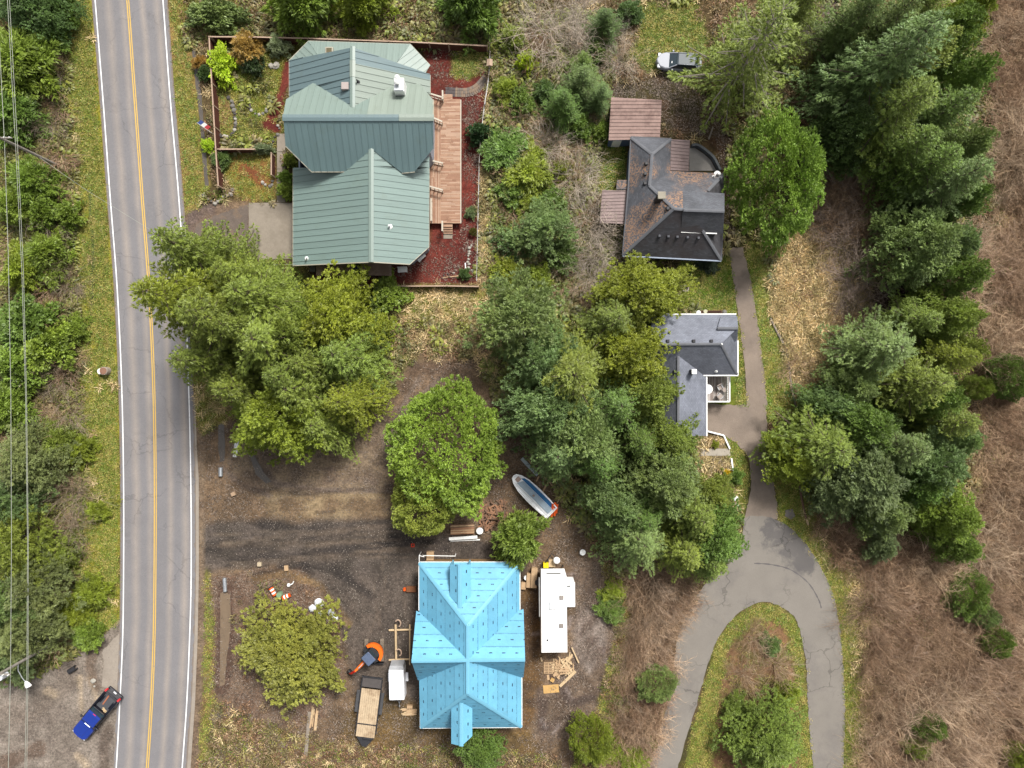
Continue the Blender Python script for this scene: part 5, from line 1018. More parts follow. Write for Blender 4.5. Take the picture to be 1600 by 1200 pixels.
# top edge
plant('loose', 470, 0, 46, 6, 'br', 'feathery light-green tree behind board fence of green-roofed house'); plant('loose', 565, 2, 34, 5, 'yg', 'yellow-green tree behind middle of the back board fence')
plant('loose', 738, -5, 46, 6, 'g', 'green tree behind corner where back board fence ends'); plant('bush', 335, 22, 44, 3, 'bg', 'dark glossy shrub beyond fence corner near the road', 'shrub', 'shrub', ry=26)
plant('clump', 50, 10, 55, 6, 'dg', 'dark leafy tree at bend of the power lines')
# strip between the houses
G = 'young conifers between the houses'; lb = 'young blue-green conifer among bare shrubs between the two houses'
for a in ((910, 125, 36, 6, 'bg'), (880, 160, 36, 6, 'g'), (935, 150, 28, 5, 'bg'), (885, 180, 30, 5, 'g'), (945, 40, 35, 5, 'dg'), (910, 105, 28, 5, 'g')): plant('spruce', *a, lb, group=G)
plant('pine', 850, 358, 46, 6, 'bg', 'grey-green pine with visible pale trunk among bare shrubs'); plant('bush', 747, 207, 17, 2.6, (0.035, 0.07, 0.024), 'small dark glossy round shrub at wire fence beside cedar deck', 'shrub', 'shrub')
plant('bush', 822, 95, 16, 2.2, 'lime', 'bright yellow bush among bare shrubs', 'bush', 'bush'); plant('bush', 940, 206, 16, 1.8, 'br', 'bright green bush beside the rusty-roofed shed', 'bush', 'bush'); plant('bush', 605, 462, 30, 2.5, 'br', 'glossy green bush outside lower board fence', 'bush', 'bush')
plant('loose', 825, 270, 40, 3, 'yg', 'yellow-green straggly bush between wire fence and bare shrubs', 'bush', 'bush'); plant('loose', 790, 235, 36, 2.5, 'g', 'green straggly bush beside small dark round shrub', 'bush', 'bush')
# garden of the green-roofed house
plant('bush', 345, 98, 21, 2.4, 'lime', 'lime-yellow leafy garden shrub inside fence corner', 'shrub', 'shrub', ry=30); plant('loose', 385, 75, 25, 2.6, 'orange', 'orange-bronze garden shrub at the back fence', 'shrub', 'shrub')
plant('loose', 395, 98, 17, 2, (0.03, 0.05, 0.018), 'dark spiky shrub in shade of orange-bronze shrub', 'shrub', 'shrub'); plant('loose', 434, 70, 16, 1.8, 'sage', 'pale sage shrub hanging over back fence', 'shrub', 'shrub'); plant('loose', 410, 232, 17, 1.2, 'sage', 'pale green trailing shrub along end of garden cross fence', 'shrub', 'shrub', ry=7)
plant('bush', 446, 276, 13, 1.6, 'br', 'fresh green shrub at corner of concrete driveway', 'shrub', 'shrub', ry=10); plant('bush', 445, 296, 13, 1.6, 'br', 'fresh green shrub against garage wall over concrete driveway', 'shrub', 'shrub', ry=14); plant('bush', 452, 250, 11, 1.4, 'mos', 'olive shrub below the pale siding of green-roofed house', 'shrub', 'shrub')
plant('loose', 312, 98, 12, 1.4, 'orange', 'orange grass-like clump outside garden fence', 'shrub', 'shrub'); plant('bush', 320, 112, 12, 1.4, 'dg', 'dark bush outside garden fence below the orange clump', 'shrub', 'shrub'); plant('bush', 325, 228, 11, 1.2, 'lime', 'lime bush outside garden fence at cross fence', 'shrub', 'shrub'); plant('loose', 345, 248, 14, 1.3, 'dg', 'dark shrub inside corner of the cross fence', 'shrub', 'shrub')
plant('round', 739, 362, 6, 0.9, (0.07, 0.075, 0.012), 'tiny clipped round shrub on red mulch', 'shrub', 'shrub'); plant('bush', 735, 332, 9, 0.9, 'gy', 'grey twiggy shrub on red mulch beside the deck', 'shrub', 'shrub'); plant('bush', 725, 428, 9, 1.0, 'dg', 'dark shrub on mulch by the white stones', 'shrub', 'shrub'); plant('loose', 655, 145, 5, 0.8, 'yg', 'small yellow-green plant by house wall at paver path', 'shrub', 'shrub')
plant('bush', 1137, 739, 5.5, 0.7, 'yel', 'small yellow flowering shrub in dry bed by white edging', 'shrub', 'shrub'); plant('bush', 1118, 695, 6, 0.6, 'yg', 'little green plant in bed above concrete walk', 'shrub', 'shrub'); plant('loose', 1108, 412, 15, 1.0, (0.02, 0.03, 0.014), 'dark spiky plant against south wall of dark-roofed house', 'shrub', 'shrub'); plant('bush', 1150, 745, 12, 1.5, 'g', 'green bush at lower end of white garden edging', 'shrub', 'shrub')
plant('loose', 955, 955, 20, 1.4, 'g', 'green bush among dry brush beyond white camper trailer', 'bush', 'bush'); plant('loose', 960, 925, 18, 1.3, 'yg', 'yellow-green bush along the brush line beyond white camper trailer', 'bush', 'bush'); plant('bush', 1018, 1158, 11, 1.2, 'br', 'small bright green bush at loop edge', 'bush', 'bush'); plant('loose', 985, 1190, 28, 2, 'yg', 'leafy green bush where brush meets the lane', 'bush', 'bush')
plant('loose', 1110, 420, 5, 0.5, 'g', 'low green plant at corner of dark-roofed house', 'shrub', 'shrub')
# bare shrubs
G = 'bare shrubs between the houses'; lb = 'leafless grey shrub in thicket between green-roofed and dark-roofed houses'
for a in ((850, 35, 46), (888, 70, 48), (960, 45, 26), (968, 95, 30), (850, 225, 36), (905, 275, 38), (922, 345, 40), (945, 390, 42), (925, 425, 36), (905, 20, 32)): bare(*a, lb, G, tint=(0.36, 0.305, 0.25))
G = 'green bushes between the houses'
stand(('loose', 'bush'), ((800, 300, 26, 2, 'g'), (830, 320, 24, 2, 'yg'), (865, 310, 20, 2, 'g'), (800, 380, 28, 2.2, 'dg'), (790, 420, 24, 2, 'yg'), (880, 400, 26, 2.4, 'dg'), (815, 160, 22, 2, 'g'), (790, 140, 20, 2, 'yg'), (855, 145, 20, 2.2, 'dg'), (905, 200, 20, 2.4, 'g'), (875, 265, 16, 1.8, 'yg'), (930, 80, 22, 2.5, 'g'), (800, 60, 22, 2, 'mos'), (985, 20, 20, 2, 'dg'), (840, 435, 22, 2, 'yg')), 'bush', 'among bare shrubs between the two houses', G, 'bush', 'bush')
G = 'bare shrubs west of the road'; lb = 'leafless grey shrub among green bushes west of the road'
for a in ((85, 100, 22), (70, 190, 28), (75, 350, 26), (105, 440, 28), (85, 590, 30), (95, 645, 32), (110, 780, 36), (100, 835, 34)): bare(*a, lb, G, tint=(0.19, 0.145, 0.105))
G = 'bare shrubs beside the lane'; lb = 'leafless brown shrub on bank between building lot and asphalt loop'
for a in ((1040, 895, 42), (1010, 920, 40), (1050, 935, 34), (1015, 985, 38), (1035, 1000, 24), (990, 1040, 28), (980, 1100, 30), (990, 1140, 28)): bare(*a, lb, G, tint=(0.25, 0.18, 0.125))
for a in ((1180, 1000, 26), (1215, 1045, 28), (1165, 1060, 26)): bare(*a, 'leafless brown shrub on the island of asphalt loop', 'bare shrubs on the island', tint=(0.24, 0.17, 0.11))
bare(1270, 42, 34, 'leafless pinkish shrub between olive spruce and tall evergreens', None, tint=(0.25, 0.21, 0.2))
G = 'bare shrubs east of the cedar'; lb = 'leafless reddish shrub between golden cedar and eastern woods'
for a in ((1310, 300, 42), (1300, 345, 34), (1330, 380, 40), (1345, 430, 42), (1335, 470, 30)): bare(*a, lb, G, tint=(0.2, 0.155, 0.13))
G = 'bare shrubs of the brown thicket'; lb = 'leafless tan shrub in the brown thicket along the eastern edge'
for i in range(60):
    while True:
        x = random.uniform(1345, 1640); y = random.uniform(-20, 1230)
        if (x > 1520 + 40 * math.sin(y / 90)) if y < 860 else x > 1370: break
    bare(x, y, random.uniform(26, 56), lb, G, h=random.uniform(2.0, 5.5), tint=random.choice(((0.29, 0.20, 0.135), (0.22, 0.145, 0.095), (0.36, 0.265, 0.18))))
# --- ground cover nobody could count
def scatter(name, label, cat, mesh, ch, n, smin, smax, zoff=0.0, tilt=0.15):
    wgt = CH[ch].copy(); wgt[(np.abs(GX) > 62) | (np.abs(GY) > 48)] = 0; wgt *= (0.35 + N2); wgt[wgt < 0.02] = 0
    ids = RNG.choice(len(wgt), n, p=wgt / wgt.sum()); P = np.stack([GX[ids] + RNG.uniform(-GS, GS, n) * 0.6, GY[ids] + RNG.uniform(-GS, GS, n) * 0.6, np.full(n, zoff)], 1)
    me = bpy.data.meshes.new(name); me.vertices.add(n); me.vertices.foreach_set('co', P.astype(np.float32).ravel())
    a = me.attributes.new('rot', 'FLOAT_VECTOR', 'POINT'); rv = np.stack([RNG.normal(size=n) * tilt, RNG.normal(size=n) * tilt, RNG.uniform(0, 6.28, n)], 1); a.data.foreach_set('vector', rv.astype(np.float32).ravel())
    a = me.attributes.new('scl', 'FLOAT', 'POINT'); a.data.foreach_set('value', RNG.uniform(smin, smax, n).astype(np.float32))
    po = bpy.data.objects.new(name + '_clump', mesh)
    ng = bpy.data.node_groups.new(name, 'GeometryNodeTree'); ng.interface.new_socket('Geometry', in_out='INPUT', socket_type='NodeSocketGeometry'); ng.interface.new_socket('Geometry', in_out='OUTPUT', socket_type='NodeSocketGeometry')
    gi = ng.nodes.new('NodeGroupInput'); go = ng.nodes.new('NodeGroupOutput'); ip = ng.nodes.new('GeometryNodeInstanceOnPoints'); oi = ng.nodes.new('GeometryNodeObjectInfo'); oi.inputs['Object'].default_value = po
    ra = ng.nodes.new('GeometryNodeInputNamedAttribute'); ra.data_type = 'FLOAT_VECTOR'; ra.inputs['Name'].default_value = 'rot'; sa = ng.nodes.new('GeometryNodeInputNamedAttribute'); sa.data_type = 'FLOAT'; sa.inputs['Name'].default_value = 'scl'
    L = ng.links.new; L(gi.outputs[0], ip.inputs['Points']); L(oi.outputs['Geometry'], ip.inputs['Instance']); L(ra.outputs['Attribute'], ip.inputs['Rotation']); L(sa.outputs['Attribute'], ip.inputs['Scale']); L(ip.outputs[0], go.inputs[0])
    o = bpy.data.objects.new(name, me); COL.objects.link(o); md = o.modifiers.new('scatter', 'NODES'); md.node_group = ng
    return tag(o, label, cat, kind='stuff')
fern_m = leaf_material('fern_fronds', [(0.065, 0.085, 0.016), (0.11, 0.13, 0.022), (0.16, 0.17, 0.03), (0.085, 0.09, 0.035), (0.15, 0.12, 0.055)])
bram_m = leaf_material('bramble_leaves', [(0.14, 0.08, 0.045), (0.07, 0.065, 0.02), (0.20, 0.12, 0.07), (0.10, 0.10, 0.03), (0.25, 0.17, 0.11)])
dry_m = leaf_material('dry_grass', [(0.44, 0.33, 0.18), (0.28, 0.20, 0.11), (0.52, 0.41, 0.24), (0.22, 0.19, 0.08)]); gras_m = leaf_material('green_grass', [(0.13, 0.175, 0.024), (0.21, 0.21, 0.035), (0.10, 0.15, 0.022), (0.30, 0.24, 0.08)])
twg_m = leaf_material('thicket_twigs', [(0.25, 0.155, 0.095), (0.32, 0.22, 0.14), (0.17, 0.10, 0.06), (0.38, 0.26, 0.16)], trans=0.0); lit_m = leaf_material('fallen_debris', [(0.10, 0.075, 0.055), (0.16, 0.125, 0.10), (0.06, 0.045, 0.036), (0.21, 0.165, 0.13)], trans=0.0)
mk = lambda n, g, m: npmesh(n, g[0], g[1], m, g[2])
scatter('fern_undergrowth', 'green ferns covering the wooded ground', 'ferns', mk('fern', gen_fern(61), fern_m), 'fern', 12000, 0.5, 1.3)
scatter('leafy_undergrowth', 'low leafy green undergrowth in wooded strips', 'undergrowth', mk('leaves', gen_leafclump(62), fern_m), 'fern', 8000, 0.5, 1.5)
scatter('bramble_undergrowth', 'reddish-brown bramble covering rough ground', 'brambles', mk('bramble', gen_leafclump(63, n=80, L=0.2, Wd=0.07), bram_m), 'bramble', 12000, 0.4, 1.3)
scatter('dry_grass', 'tan dry grass on rough ground', 'grass', mk('dry', gen_tuft(64, 26, 0.75, 0.05, 0.8, 0.15), dry_m), 'dry', 11000, 0.5, 1.3)
scatter('green_grass', 'short grass on lawns and verges', 'grass', mk('grass', gen_tuft(65, 18, 0.26, 0.05, 0.8, 0.16), gras_m), 'grass', 42000, 0.4, 1.1)
V, Fc, A = gen_bare(66, Ht=1.6, R=1.5, n=12, gens=3); Vs = np.asarray(V)
scatter('leafless_thicket', 'tangled leafless brown twigs of the eastern thicket', 'thicket', npmesh('twigs', Vs, Fc, twg_m, A), 'twig', 4600, 0.45, 1.35)
scatter('ground_debris', 'twigs and debris strewn over bare soil', 'debris', mk('debris', gen_tuft(67, 16, 0.3, 0.05, 3.0, 0.35), lit_m), 'litter', 6000, 0.4, 1.2, 0.01)


def gen_pebbles(seed, n=5, R=0.5):
    r = np.random.default_rng(seed); V = []; Fc = []; A = []
    for i in range(n):
        c = np.array([r.normal() * R, r.normal() * R, 0.0]); q = r.uniform(0.02, 0.06); b0 = len(V)
        ring = [c + np.array([q * math.cos(k * 1.571 + 0.4) * r.uniform(0.7, 1.3), q * math.sin(k * 1.571 + 0.4) * r.uniform(0.7, 1.3), 0]) for k in range(4)]
        V += ring + [p * np.array([1, 1, 1]) * 0.4 + c * 0.6 + np.array([0, 0, q * 0.9]) for p in ring]
        for k in range(4): Fc.append((b0 + k, b0 + (k + 1) % 4, b0 + 4 + (k + 1) % 4, b0 + 4 + k)); A.append(0.5)
        Fc.append((b0 + 4, b0 + 5, b0 + 6, b0 + 7)); A.append(0.6)
    return np.array(V), np.array(Fc), np.array(A)
peb_m = leaf_material('loose_gravel', [(0.09, 0.075, 0.06), (0.15, 0.128, 0.106), (0.05, 0.043, 0.037), (0.20, 0.172, 0.145), (0.11, 0.09, 0.07)], trans=0.0)
scatter('loose_gravel', 'loose gravel strewn over the dirt lot and turnout', 'gravel', mk('pebbles', gen_pebbles(71), peb_m), 'peb', 5000, 0.4, 1.2, 0.0, 0.02)
# ---------------------------------------------------------------- fences
fence_m = mat('red_brown_fence_boards', C(112, 66, 54), 0.85, 0.2, 1.5); fcap_m = mat('pale_fence_cap', C(214, 184, 160), 0.8, 0.12)
def fence(label, P, h=1.5, step=2.2, board=0.14):
    r = thing('board_fence', label, 'fence', W(*P[0]))
    for p0, p1 in zip(P[:-1], P[1:]):
        a = W(*p0); c = W(*p1); n = max(1, round((c - a).length / step)); d = (c - a).normalized(); ang = math.atan2(d.y, d.x)
        for i in range(n + 1):
            q = a.lerp(c, i / n)
            if i == 0 and p0 != P[0]: continue
            b = MB(); b.box((q.x, q.y, h / 2 + 0.04), (0.12, 0.12, h + 0.08), ang); po = b.build('post', fcap_m, r, world=True)
        for i in range(n):
            s0 = a.lerp(c, i / n) + d * 0.07; s1 = a.lerp(c, (i + 1) / n) - d * 0.07; L = (s1 - s0).length; k = max(1, int(L / board)); b = MB()
            for j in range(k):
                q = s0.lerp(s1, (j + 0.5) / k); b.box((q.x, q.y, h / 2 + random.uniform(-0.01, 0.01)), (L / k - 0.008, 0.022, h - 0.06), ang)
            po = b.build('panel', fence_m, r, world=True)
            b = MB(); q = s0.lerp(s1, 0.5); b.box((q.x, q.y, h + 0.02), (L, 0.13, 0.04), ang); b.build('cap_rail', fcap_m, r, world=True)
    return r
fence('brown board fence with pale cap along road side of garden', [(336, 68), (340, 139), (346, 239), (350, 296)], 1.45)
fence('brown board fence running behind green-roofed house', [(338.5, 68), (408, 68.5), (486, 70.5), (643, 76), (762, 82)], 1.45)
fence('short brown board fence crossing the garden to the walkway', [(348.5, 239), (404, 239)], 1.2)
fence('short brown board fence beside the concrete walkway slabs', [(430, 245), (430, 278)], 1.2)
fence('brown board fence along lower edge of mulch yard', [(490, 448), (540, 449), (620, 449), (700, 448.5), (748, 449.5)], 0.9)
wf = thing('wire_fence', 'sagging grey wire fence with thin posts east of mulch yard', 'fence', W(757, 200)); wood_g = mat('silver_grey_timber', C(172, 160, 146), 0.85, 0.15)
FP = [(764, 58), (766, 90), (764, 125), (757, 170), (752, 215), (749, 260), (748, 310), (747, 350), (746, 400), (745, 440)]
for p0, p1 in zip(FP[:-1], FP[1:]):
    a = W(*p0); b = MB(); b.tube([a, a + Vector((0.05, 0.03, 1.25))], 0.05, 6); b.build('post', wood_g, wf, world=True)
    for z in (0.3, 0.75, 1.15): c = W(*p1); b = MB(); b.tube([a + Vector((0, 0, z)), a.lerp(c, 0.5) + Vector((0, 0, z - 0.04)), c + Vector((0, 0, z))], 0.03 if z > 1 else 0.014, 5); b.build('wire', wood_g if z > 1 else galv, wf, world=True)
tanw = mat('fresh_lumber', C(242, 212, 168), 0.75, 0.14, 2.0); tan2 = mat('raw_plank', C(230, 194, 152), 0.8, 0.16, 2.0); oldw = mat('old_timber', C(152, 120, 98), 0.85, 0.2, 2.0)
def log_edge(label, P, name='log_border', r=0.12, m=None):
    t_ = thing(name, label, 'border', W(*P[0]))
    for a, c in zip(P[:-1], P[1:]):
        a = W(*a); c = W(*c); d = (c - a) * 0.01; b = MB(); b.tube([a + d + Vector((0, 0, r * 0.8)), c - d + Vector((0, 0, r * 0.8))], [r, r * 0.9], 7); b.build('log', m or wood_g, t_, world=True)
log_edge('weathered log border along grass strip of gravel drive', [(1203, 497), (1214, 520), (1228, 545), (1233, 580), (1237, 612), (1244, 638)])
log_edge('brown log border between lawn and brush above asphalt loop', [(1249, 745), (1250, 768), (1255, 795), (1259, 810)], m=oldw)
b = MB(); a = W(1259, 811); c = W(1262, 820); b.beam(a + Vector((0, 0, .12)), c + Vector((0, 0, .12)), 0.16, 0.16); tag(b.build('timber_block', tanw), 'short pale timber block at end of brown log border', 'timber')
ed = thing('bed_edging', 'white timber edging round the dry flower bed of small grey house', 'edging', W(1135, 700))
EP = [(1104.5, 673.5), (1130, 680), (1139.5, 701), (1142, 716), (1146, 746)]
for a, c in zip(EP[:-1], EP[1:]):
    if a[1] == 701: continue
    a = W(*a); c = W(*c); b = MB(); b.beam(a + Vector((0, 0, .12)), c + Vector((0, 0, .12)), 0.16, 0.24); b.build('edging_board', wht, ed, world=True)
poly_sheet('concrete_walk', [(1094, 701), (1140, 701), (1141, 712), (1095, 712)], 0.05, mat('pale_walk_concrete', C(204, 194, 178), 0.9, 0.08), thick=0.08)
poly_sheet('utility_cover', [(1227, 797), (1238, 795), (1242, 806), (1236, 812), (1226, 806)], 0.08, mat('grey_cover', C(150, 142, 134), 0.8, 0.1), thick=0.1)
# brick paver path, each paver a piece
pv = thing('paver_path', None, None, W(730, 143), kind='structure'); pv_m = [mat('paver_%s' % n, c, 0.9, 0.15) for n, c in (('tan', C(170, 148, 128)), ('grey', C(146, 134, 124)), ('slate', C(112, 104, 104)))]
cen = [W(*p) for p in smooth_line([(696, 143), (715, 144.5), (732, 144), (745, 138), (755, 128), (761, 120)], 8)]; acc = 0; pm = MB(); pm.box((0, 0, 0.02), (0.30, 0.19, 0.06)); pmes = [pm.build('paver', m, pv) for m in pv_m]
tot = sum((b_ - a).length for a, b_ in zip(cen[:-1], cen[1:])); L = 0.1; first = [True] * 3
while L < tot:
    s_ = L; i = 0
    while i < len(cen) - 2 and s_ > (cen[i + 1] - cen[i]).length: s_ -= (cen[i + 1] - cen[i]).length; i += 1
    d = (cen[i + 1] - cen[i]).normalized(); p = cen[i] + d * s_; nrm = Vector((-d.y, d.x, 0))
    for j in range(-1, 2):
        k = 2 if L < 1.0 else random.choice((0, 1)); o = pmes[k] if first[k] else pmes[k].copy()
        if not first[k]: COL.objects.link(o)
        first[k] = False; q = p + nrm * (j * 0.325) - pv.location; o.parent = pv; o.location = (q.x, q.y, 0.0); o.rotation_euler = (0, 0, math.atan2(d.y, d.x) + math.pi / 2)
    L += 0.21
# stone rings
st_m = [mat('garden_stone_%s' % n, c, 0.9, 0.2, 3.0, 0.3) for n, c in (('grey', C(150, 146, 138)), ('dark', C(104, 98, 94)), ('pale', C(206, 200, 188)))]
STN = []
for i in range(4):
    b = MB(); b.sphere((0, 0, 0.05), 0.2, 8, 6, 0.7, 0.22); me = b.build('stone', st_m[0]); STN.append(me.data); bpy.data.objects.remove(me)
STN2 = [[(lambda q: (q.materials.clear(), q.materials.append(m), q)[2])(me.copy()) for m in st_m] for me in STN]
def stones(label, P, step, sz, pick, group=None):
    r = thing('stone_edging', label, 'stones', W(*P[0])); pts = [W(*p) for p in smooth_line(P, 6)]; acc = 0
    for a, c in zip(pts[:-1], pts[1:]):
        acc += (c - a).length
        if acc >= step:
            acc = 0; o = bpy.data.objects.new('stone', random.choice(STN2)[random.choice(pick)]); COL.objects.link(o); o.parent = r; q = a - r.location
            o.location = (q.x + random.uniform(-.08, .08), q.y + random.uniform(-.08, .08), 0.02); s_ = sz * random.uniform(0.7, 1.4); o.scale = (s_, s_ * random.uniform(0.8, 1.2), s_); o.rotation_euler = (0, 0, random.uniform(0, 6.28))
stones('curved dark stone edging of garden bed beside road fence', [(355, 152), (363, 160), (366, 175), (368, 190), (366, 205), (356, 214), (344, 212), (338, 206)], 0.3, 1.0, (0, 1, 1, 2)); stones('small stone ring round bed in middle of garden lawn', [(392, 160), (392, 172), (402, 179), (414, 177), (420, 165), (424, 152)], 0.3, 0.8, (0, 1, 2)); stones('pale stones edging bed at garden corner by driveway', [(318, 302), (326, 312), (338, 318), (348, 308), (360, 304), (364, 296)], 0.34, 1.1, (0, 2, 2)); stones('white stone ring round small bed on red mulch', [(738, 381), (733, 392), (732, 405), (733, 418), (740, 424), (747, 430), (748, 418)], 0.22, 0.75, (2,)); stones('small stones edging bed under green-roofed house wall', [(438, 208), (431, 214), (427, 222), (426, 232)], 0.35, 0.8, (0, 1, 2)); stones('loose stones at bend of garden lawn', [(418, 100), (428, 104), (438, 102)], 0.5, 1.2, (2, 2)); stones('little stones beside path near house wall', [(433, 185), (434, 196), (438, 206)], 0.35, 0.7, (0, 1, 2)); stones('pale stones at open edge of the garden plot', [(410, 282), (414, 288), (424, 290), (428, 280)], 0.3, 0.8, (2, 0)); stones('large pale rocks on gravel turnout beside road', [(146, 1060), (148, 1070), (147, 1078)], 0.4, 0.9, (2,)); stones('driftwood-coloured stones round fire spot on mulch', [(688, 432), (700, 428), (715, 426)], 0.5, 0.5, (1, 2))
# ---------------------------------------------------------------- garden and yard things
shake = shingle('weathered_shakes', C(204, 176, 158), C(176, 148, 130), C(130, 104, 86), row=0.14)
for lab, x0, x1 in (('open firewood rack with mossy shake roof against garage wall', 494, 549), ('open firewood rack with paler shake roof beside blue bin', 564, 611)):
    r = thing('firewood_rack', lab, 'rack', W((x0 + x1) / 2, 420)); pl = mplane((x0, 410, 2.1), (x1, 410, 2.1), (x0, 431, 1.9)); shingle_face(r, pl, [(x0, 411), (x1, 410.5), (x1 + 1, 431), (x0, 430)], shake, 'shake_roof', thick=0.07)
    for x in (x0 + 2, x1 - 2):
        for y, z in ((414, 2.0), (428, 1.9)): q = W(x, y, z); b = MB(); b.box((q.x, q.y, 0.93), (0.09, 0.09, 1.86)); b.build('post', oldw, r, world=True)
    b = MB(); a = W(x0 + 3, 421, 1); c = W(x1 - 3, 421, 1); rr = random.Random(3)
    for i in range(60): b.cyl((rr.uniform(a.x, c.x), a.y, rr.uniform(0.1, 1.3)), rr.uniform(0.06, 0.1), 0.8, 6, axis='Y')
    o = b.build('firewood', oldw, r, world=True); o['kind'] = 'stuff'
def bin_(label, px, py, m, w=0.6, d=0.7, h=1.05, lid=None, rz=0, name='wheeled_bin'):
    p = W(px, py, h); r = thing(name, label, 'bin', (p.x, p.y, 0), rz); b = MB(); q = lambda s_, z: [(-w / 2 * s_, -d / 2 * s_, z), (w / 2 * s_, -d / 2 * s_, z), (w / 2 * s_, d / 2 * s_, z), (-w / 2 * s_, d / 2 * s_, z)]
    b.loft([q(0.8, 0.05), q(1.0, h - 0.06)]); b.build('body', m, r); b = MB(); b.bev((0, 0, h), (w + 0.06, d + 0.06, 0.1), 0.03); b.build('lid', lid or m, r)
    b = MB()
    for s_ in (-1, 1): b.cyl((s_ * w * 0.42, d * 0.38, 0.1), 0.1, 0.06, 10, axis='X')
    b.build('wheel', blk, r); b = MB(); b.cyl((0, d / 2 + 0.06, h - 0.03), 0.02, w * 0.8, 6, axis='X'); b.build('handle', blk, r); return r
bluep = mat('blue_plastic', C(24, 46, 130, 0.6), 0.4, 0.08); bin_('dark blue wheeled bin between the two firewood racks', 556, 421, bluep, 0.65, 0.75)
b0 = bin_('grey wheeled bin at end of mossy firewood rack', 488.5, 420, mat('grey_plastic', C(150, 146, 146), 0.5), 0.55, 0.6)
def bench(label, px, py, rz, m):
    p = W(px, py, 0.45); r = thing('garden_bench', label, 'bench', (p.x, p.y, 0), rz)
    for j in range(4): b = MB(); b.box((0, -0.18 + j * 0.12, 0.45), (1.0, 0.1, 0.04)); b.build('seat_slat', m, r)
    b = MB(); b.box((0, 0.26, 0.7), (1.0, 0.05, 0.35)); b.build('backrest', m, r)
    for x in (-0.42, 0.42):
        for y in (-0.18, 0.22): b = MB(); b.box((x, y, 0.215), (0.07, 0.07, 0.43)); b.build('leg', m, r)
bench('white garden bench under garage eave beside mulch yard', 629, 422, 0.05, wht); bench('white garden seat tucked against corner of green-roofed house', 658, 402, 0.8, wht)
# flag on a short pole leaning from the fence
p = W(334, 210); r = thing('garden_flag', 'small red-and-white flag on a pole at the garden fence', 'flag', p); b = MB(); b.tube([(0, 0, 0), (-0.9, 0.5, 2.0)], 0.025, 6); b.build('pole', wht, r)
for i, (m, nm) in enumerate(((mat('flag_red', (0.45, 0.05, 0.06), 0.8), 'red_stripe'), (wht, 'white_stripe'), (mat('flag_blue', (0.05, 0.08, 0.25), 0.8), 'blue_field'))):
    b = MB(); a = Vector((-0.35 - 0.18 * i, 0.2 + 0.1 * i, 0.8 + 0.4 * i)); b.loft([[a, a + Vector((-.17, .095, .38)), a + Vector((-.17, .10, .375)), a + Vector((0, .005, -0.005))], [q + Vector((0.25, 0.4, -0.3)) for q in (a, a + Vector((-.17, .095, .38)), a + Vector((-.17, .10, .375)), a + Vector((0, .005, -0.005)))]]); b.build(nm, m, r)
p = W(766, 110); r = thing('nest_box', 'pale nest box on a post along the wire fence', 'nest box', (p.x, p.y, 0)); b = MB(); b.box((0, 0, 0.7), (0.09, 0.09, 1.4)); b.build('post', wood_g, r); b = MB(); b.bev((0, 0, 1.6), (0.42, 0.5, 0.45), 0.03); b.build('box', fcap_m, r)
b = MB(); b.loft([[(-.3, -.34, 1.82), (.3, -.34, 1.82), (0, -.34, 2.0)], [(-.3, .34, 1.82), (.3, .34, 1.82), (0, .34, 2.0)]]); b.build('lid', fcap_m, r)
# patio furniture on the small deck
zz = 0.9; p = W(1106, 608, 1.6); r = thing('patio_table', 'round white table on the grey weathered deck', 'table', (p.x, p.y, zz)); b = MB(); b.cyl((0, 0, 0.72), 0.5, 0.04, 24); b.build('tabletop', wht, r); b = MB(); b.cyl((0, 0, 0.36), 0.05, 0.7, 8); b.build('stem', wht, r); b = MB(); b.cyl((0, 0, 0.02), 0.28, 0.04, 14, 0.2); b.build('base', wht, r)
chm = mat('beige_patio_fabric', C(196, 182, 172), 0.8, 0.1)
for lab, x, y, rz in (('beige patio chair on deck facing the side table, turned towards house', 1125, 605, 0.5), ('beige patio chair on deck near the white railing corner', 1125, 619, 2.3)):
    p = W(x, y, 1.4); r = thing('patio_chair', lab, 'chair', (p.x, p.y, zz), rz); b = MB(); b.bev((0, 0, 0.42), (0.55, 0.55, 0.1), 0.04); b.build('seat', chm, r); b = MB(); b.box((0, 0.27, 0.68), (0.52, 0.08, 0.45), 0, -0.2); b.build('backrest', chm, r)
    for x_ in (-.24, .24):
        b = MB(); b.box((x_, 0.02, 0.6), (0.05, 0.5, 0.04)); b.build('armrest', galv, r)
        for y_ in (-.24, .24): b = MB(); b.box((x_, y_, 0.19), (0.04, 0.04, 0.38)); b.build('leg', galv, r)
p = W(1132.5, 609, 1.4); r = thing('side_table', 'little grey round side table between patio chairs', 'table', (p.x, p.y, zz)); b = MB(); b.cyl((0, 0, 0.46), 0.24, 0.03, 16); b.build('tabletop', chm, r)
for a in (0, 2.1, 4.2): b = MB(); b.tube([(0.05 * math.cos(a), 0.05 * math.sin(a), 0.44), (0.2 * math.cos(a), 0.2 * math.sin(a), 0)], 0.02, 5); b.build('leg', galv, r)
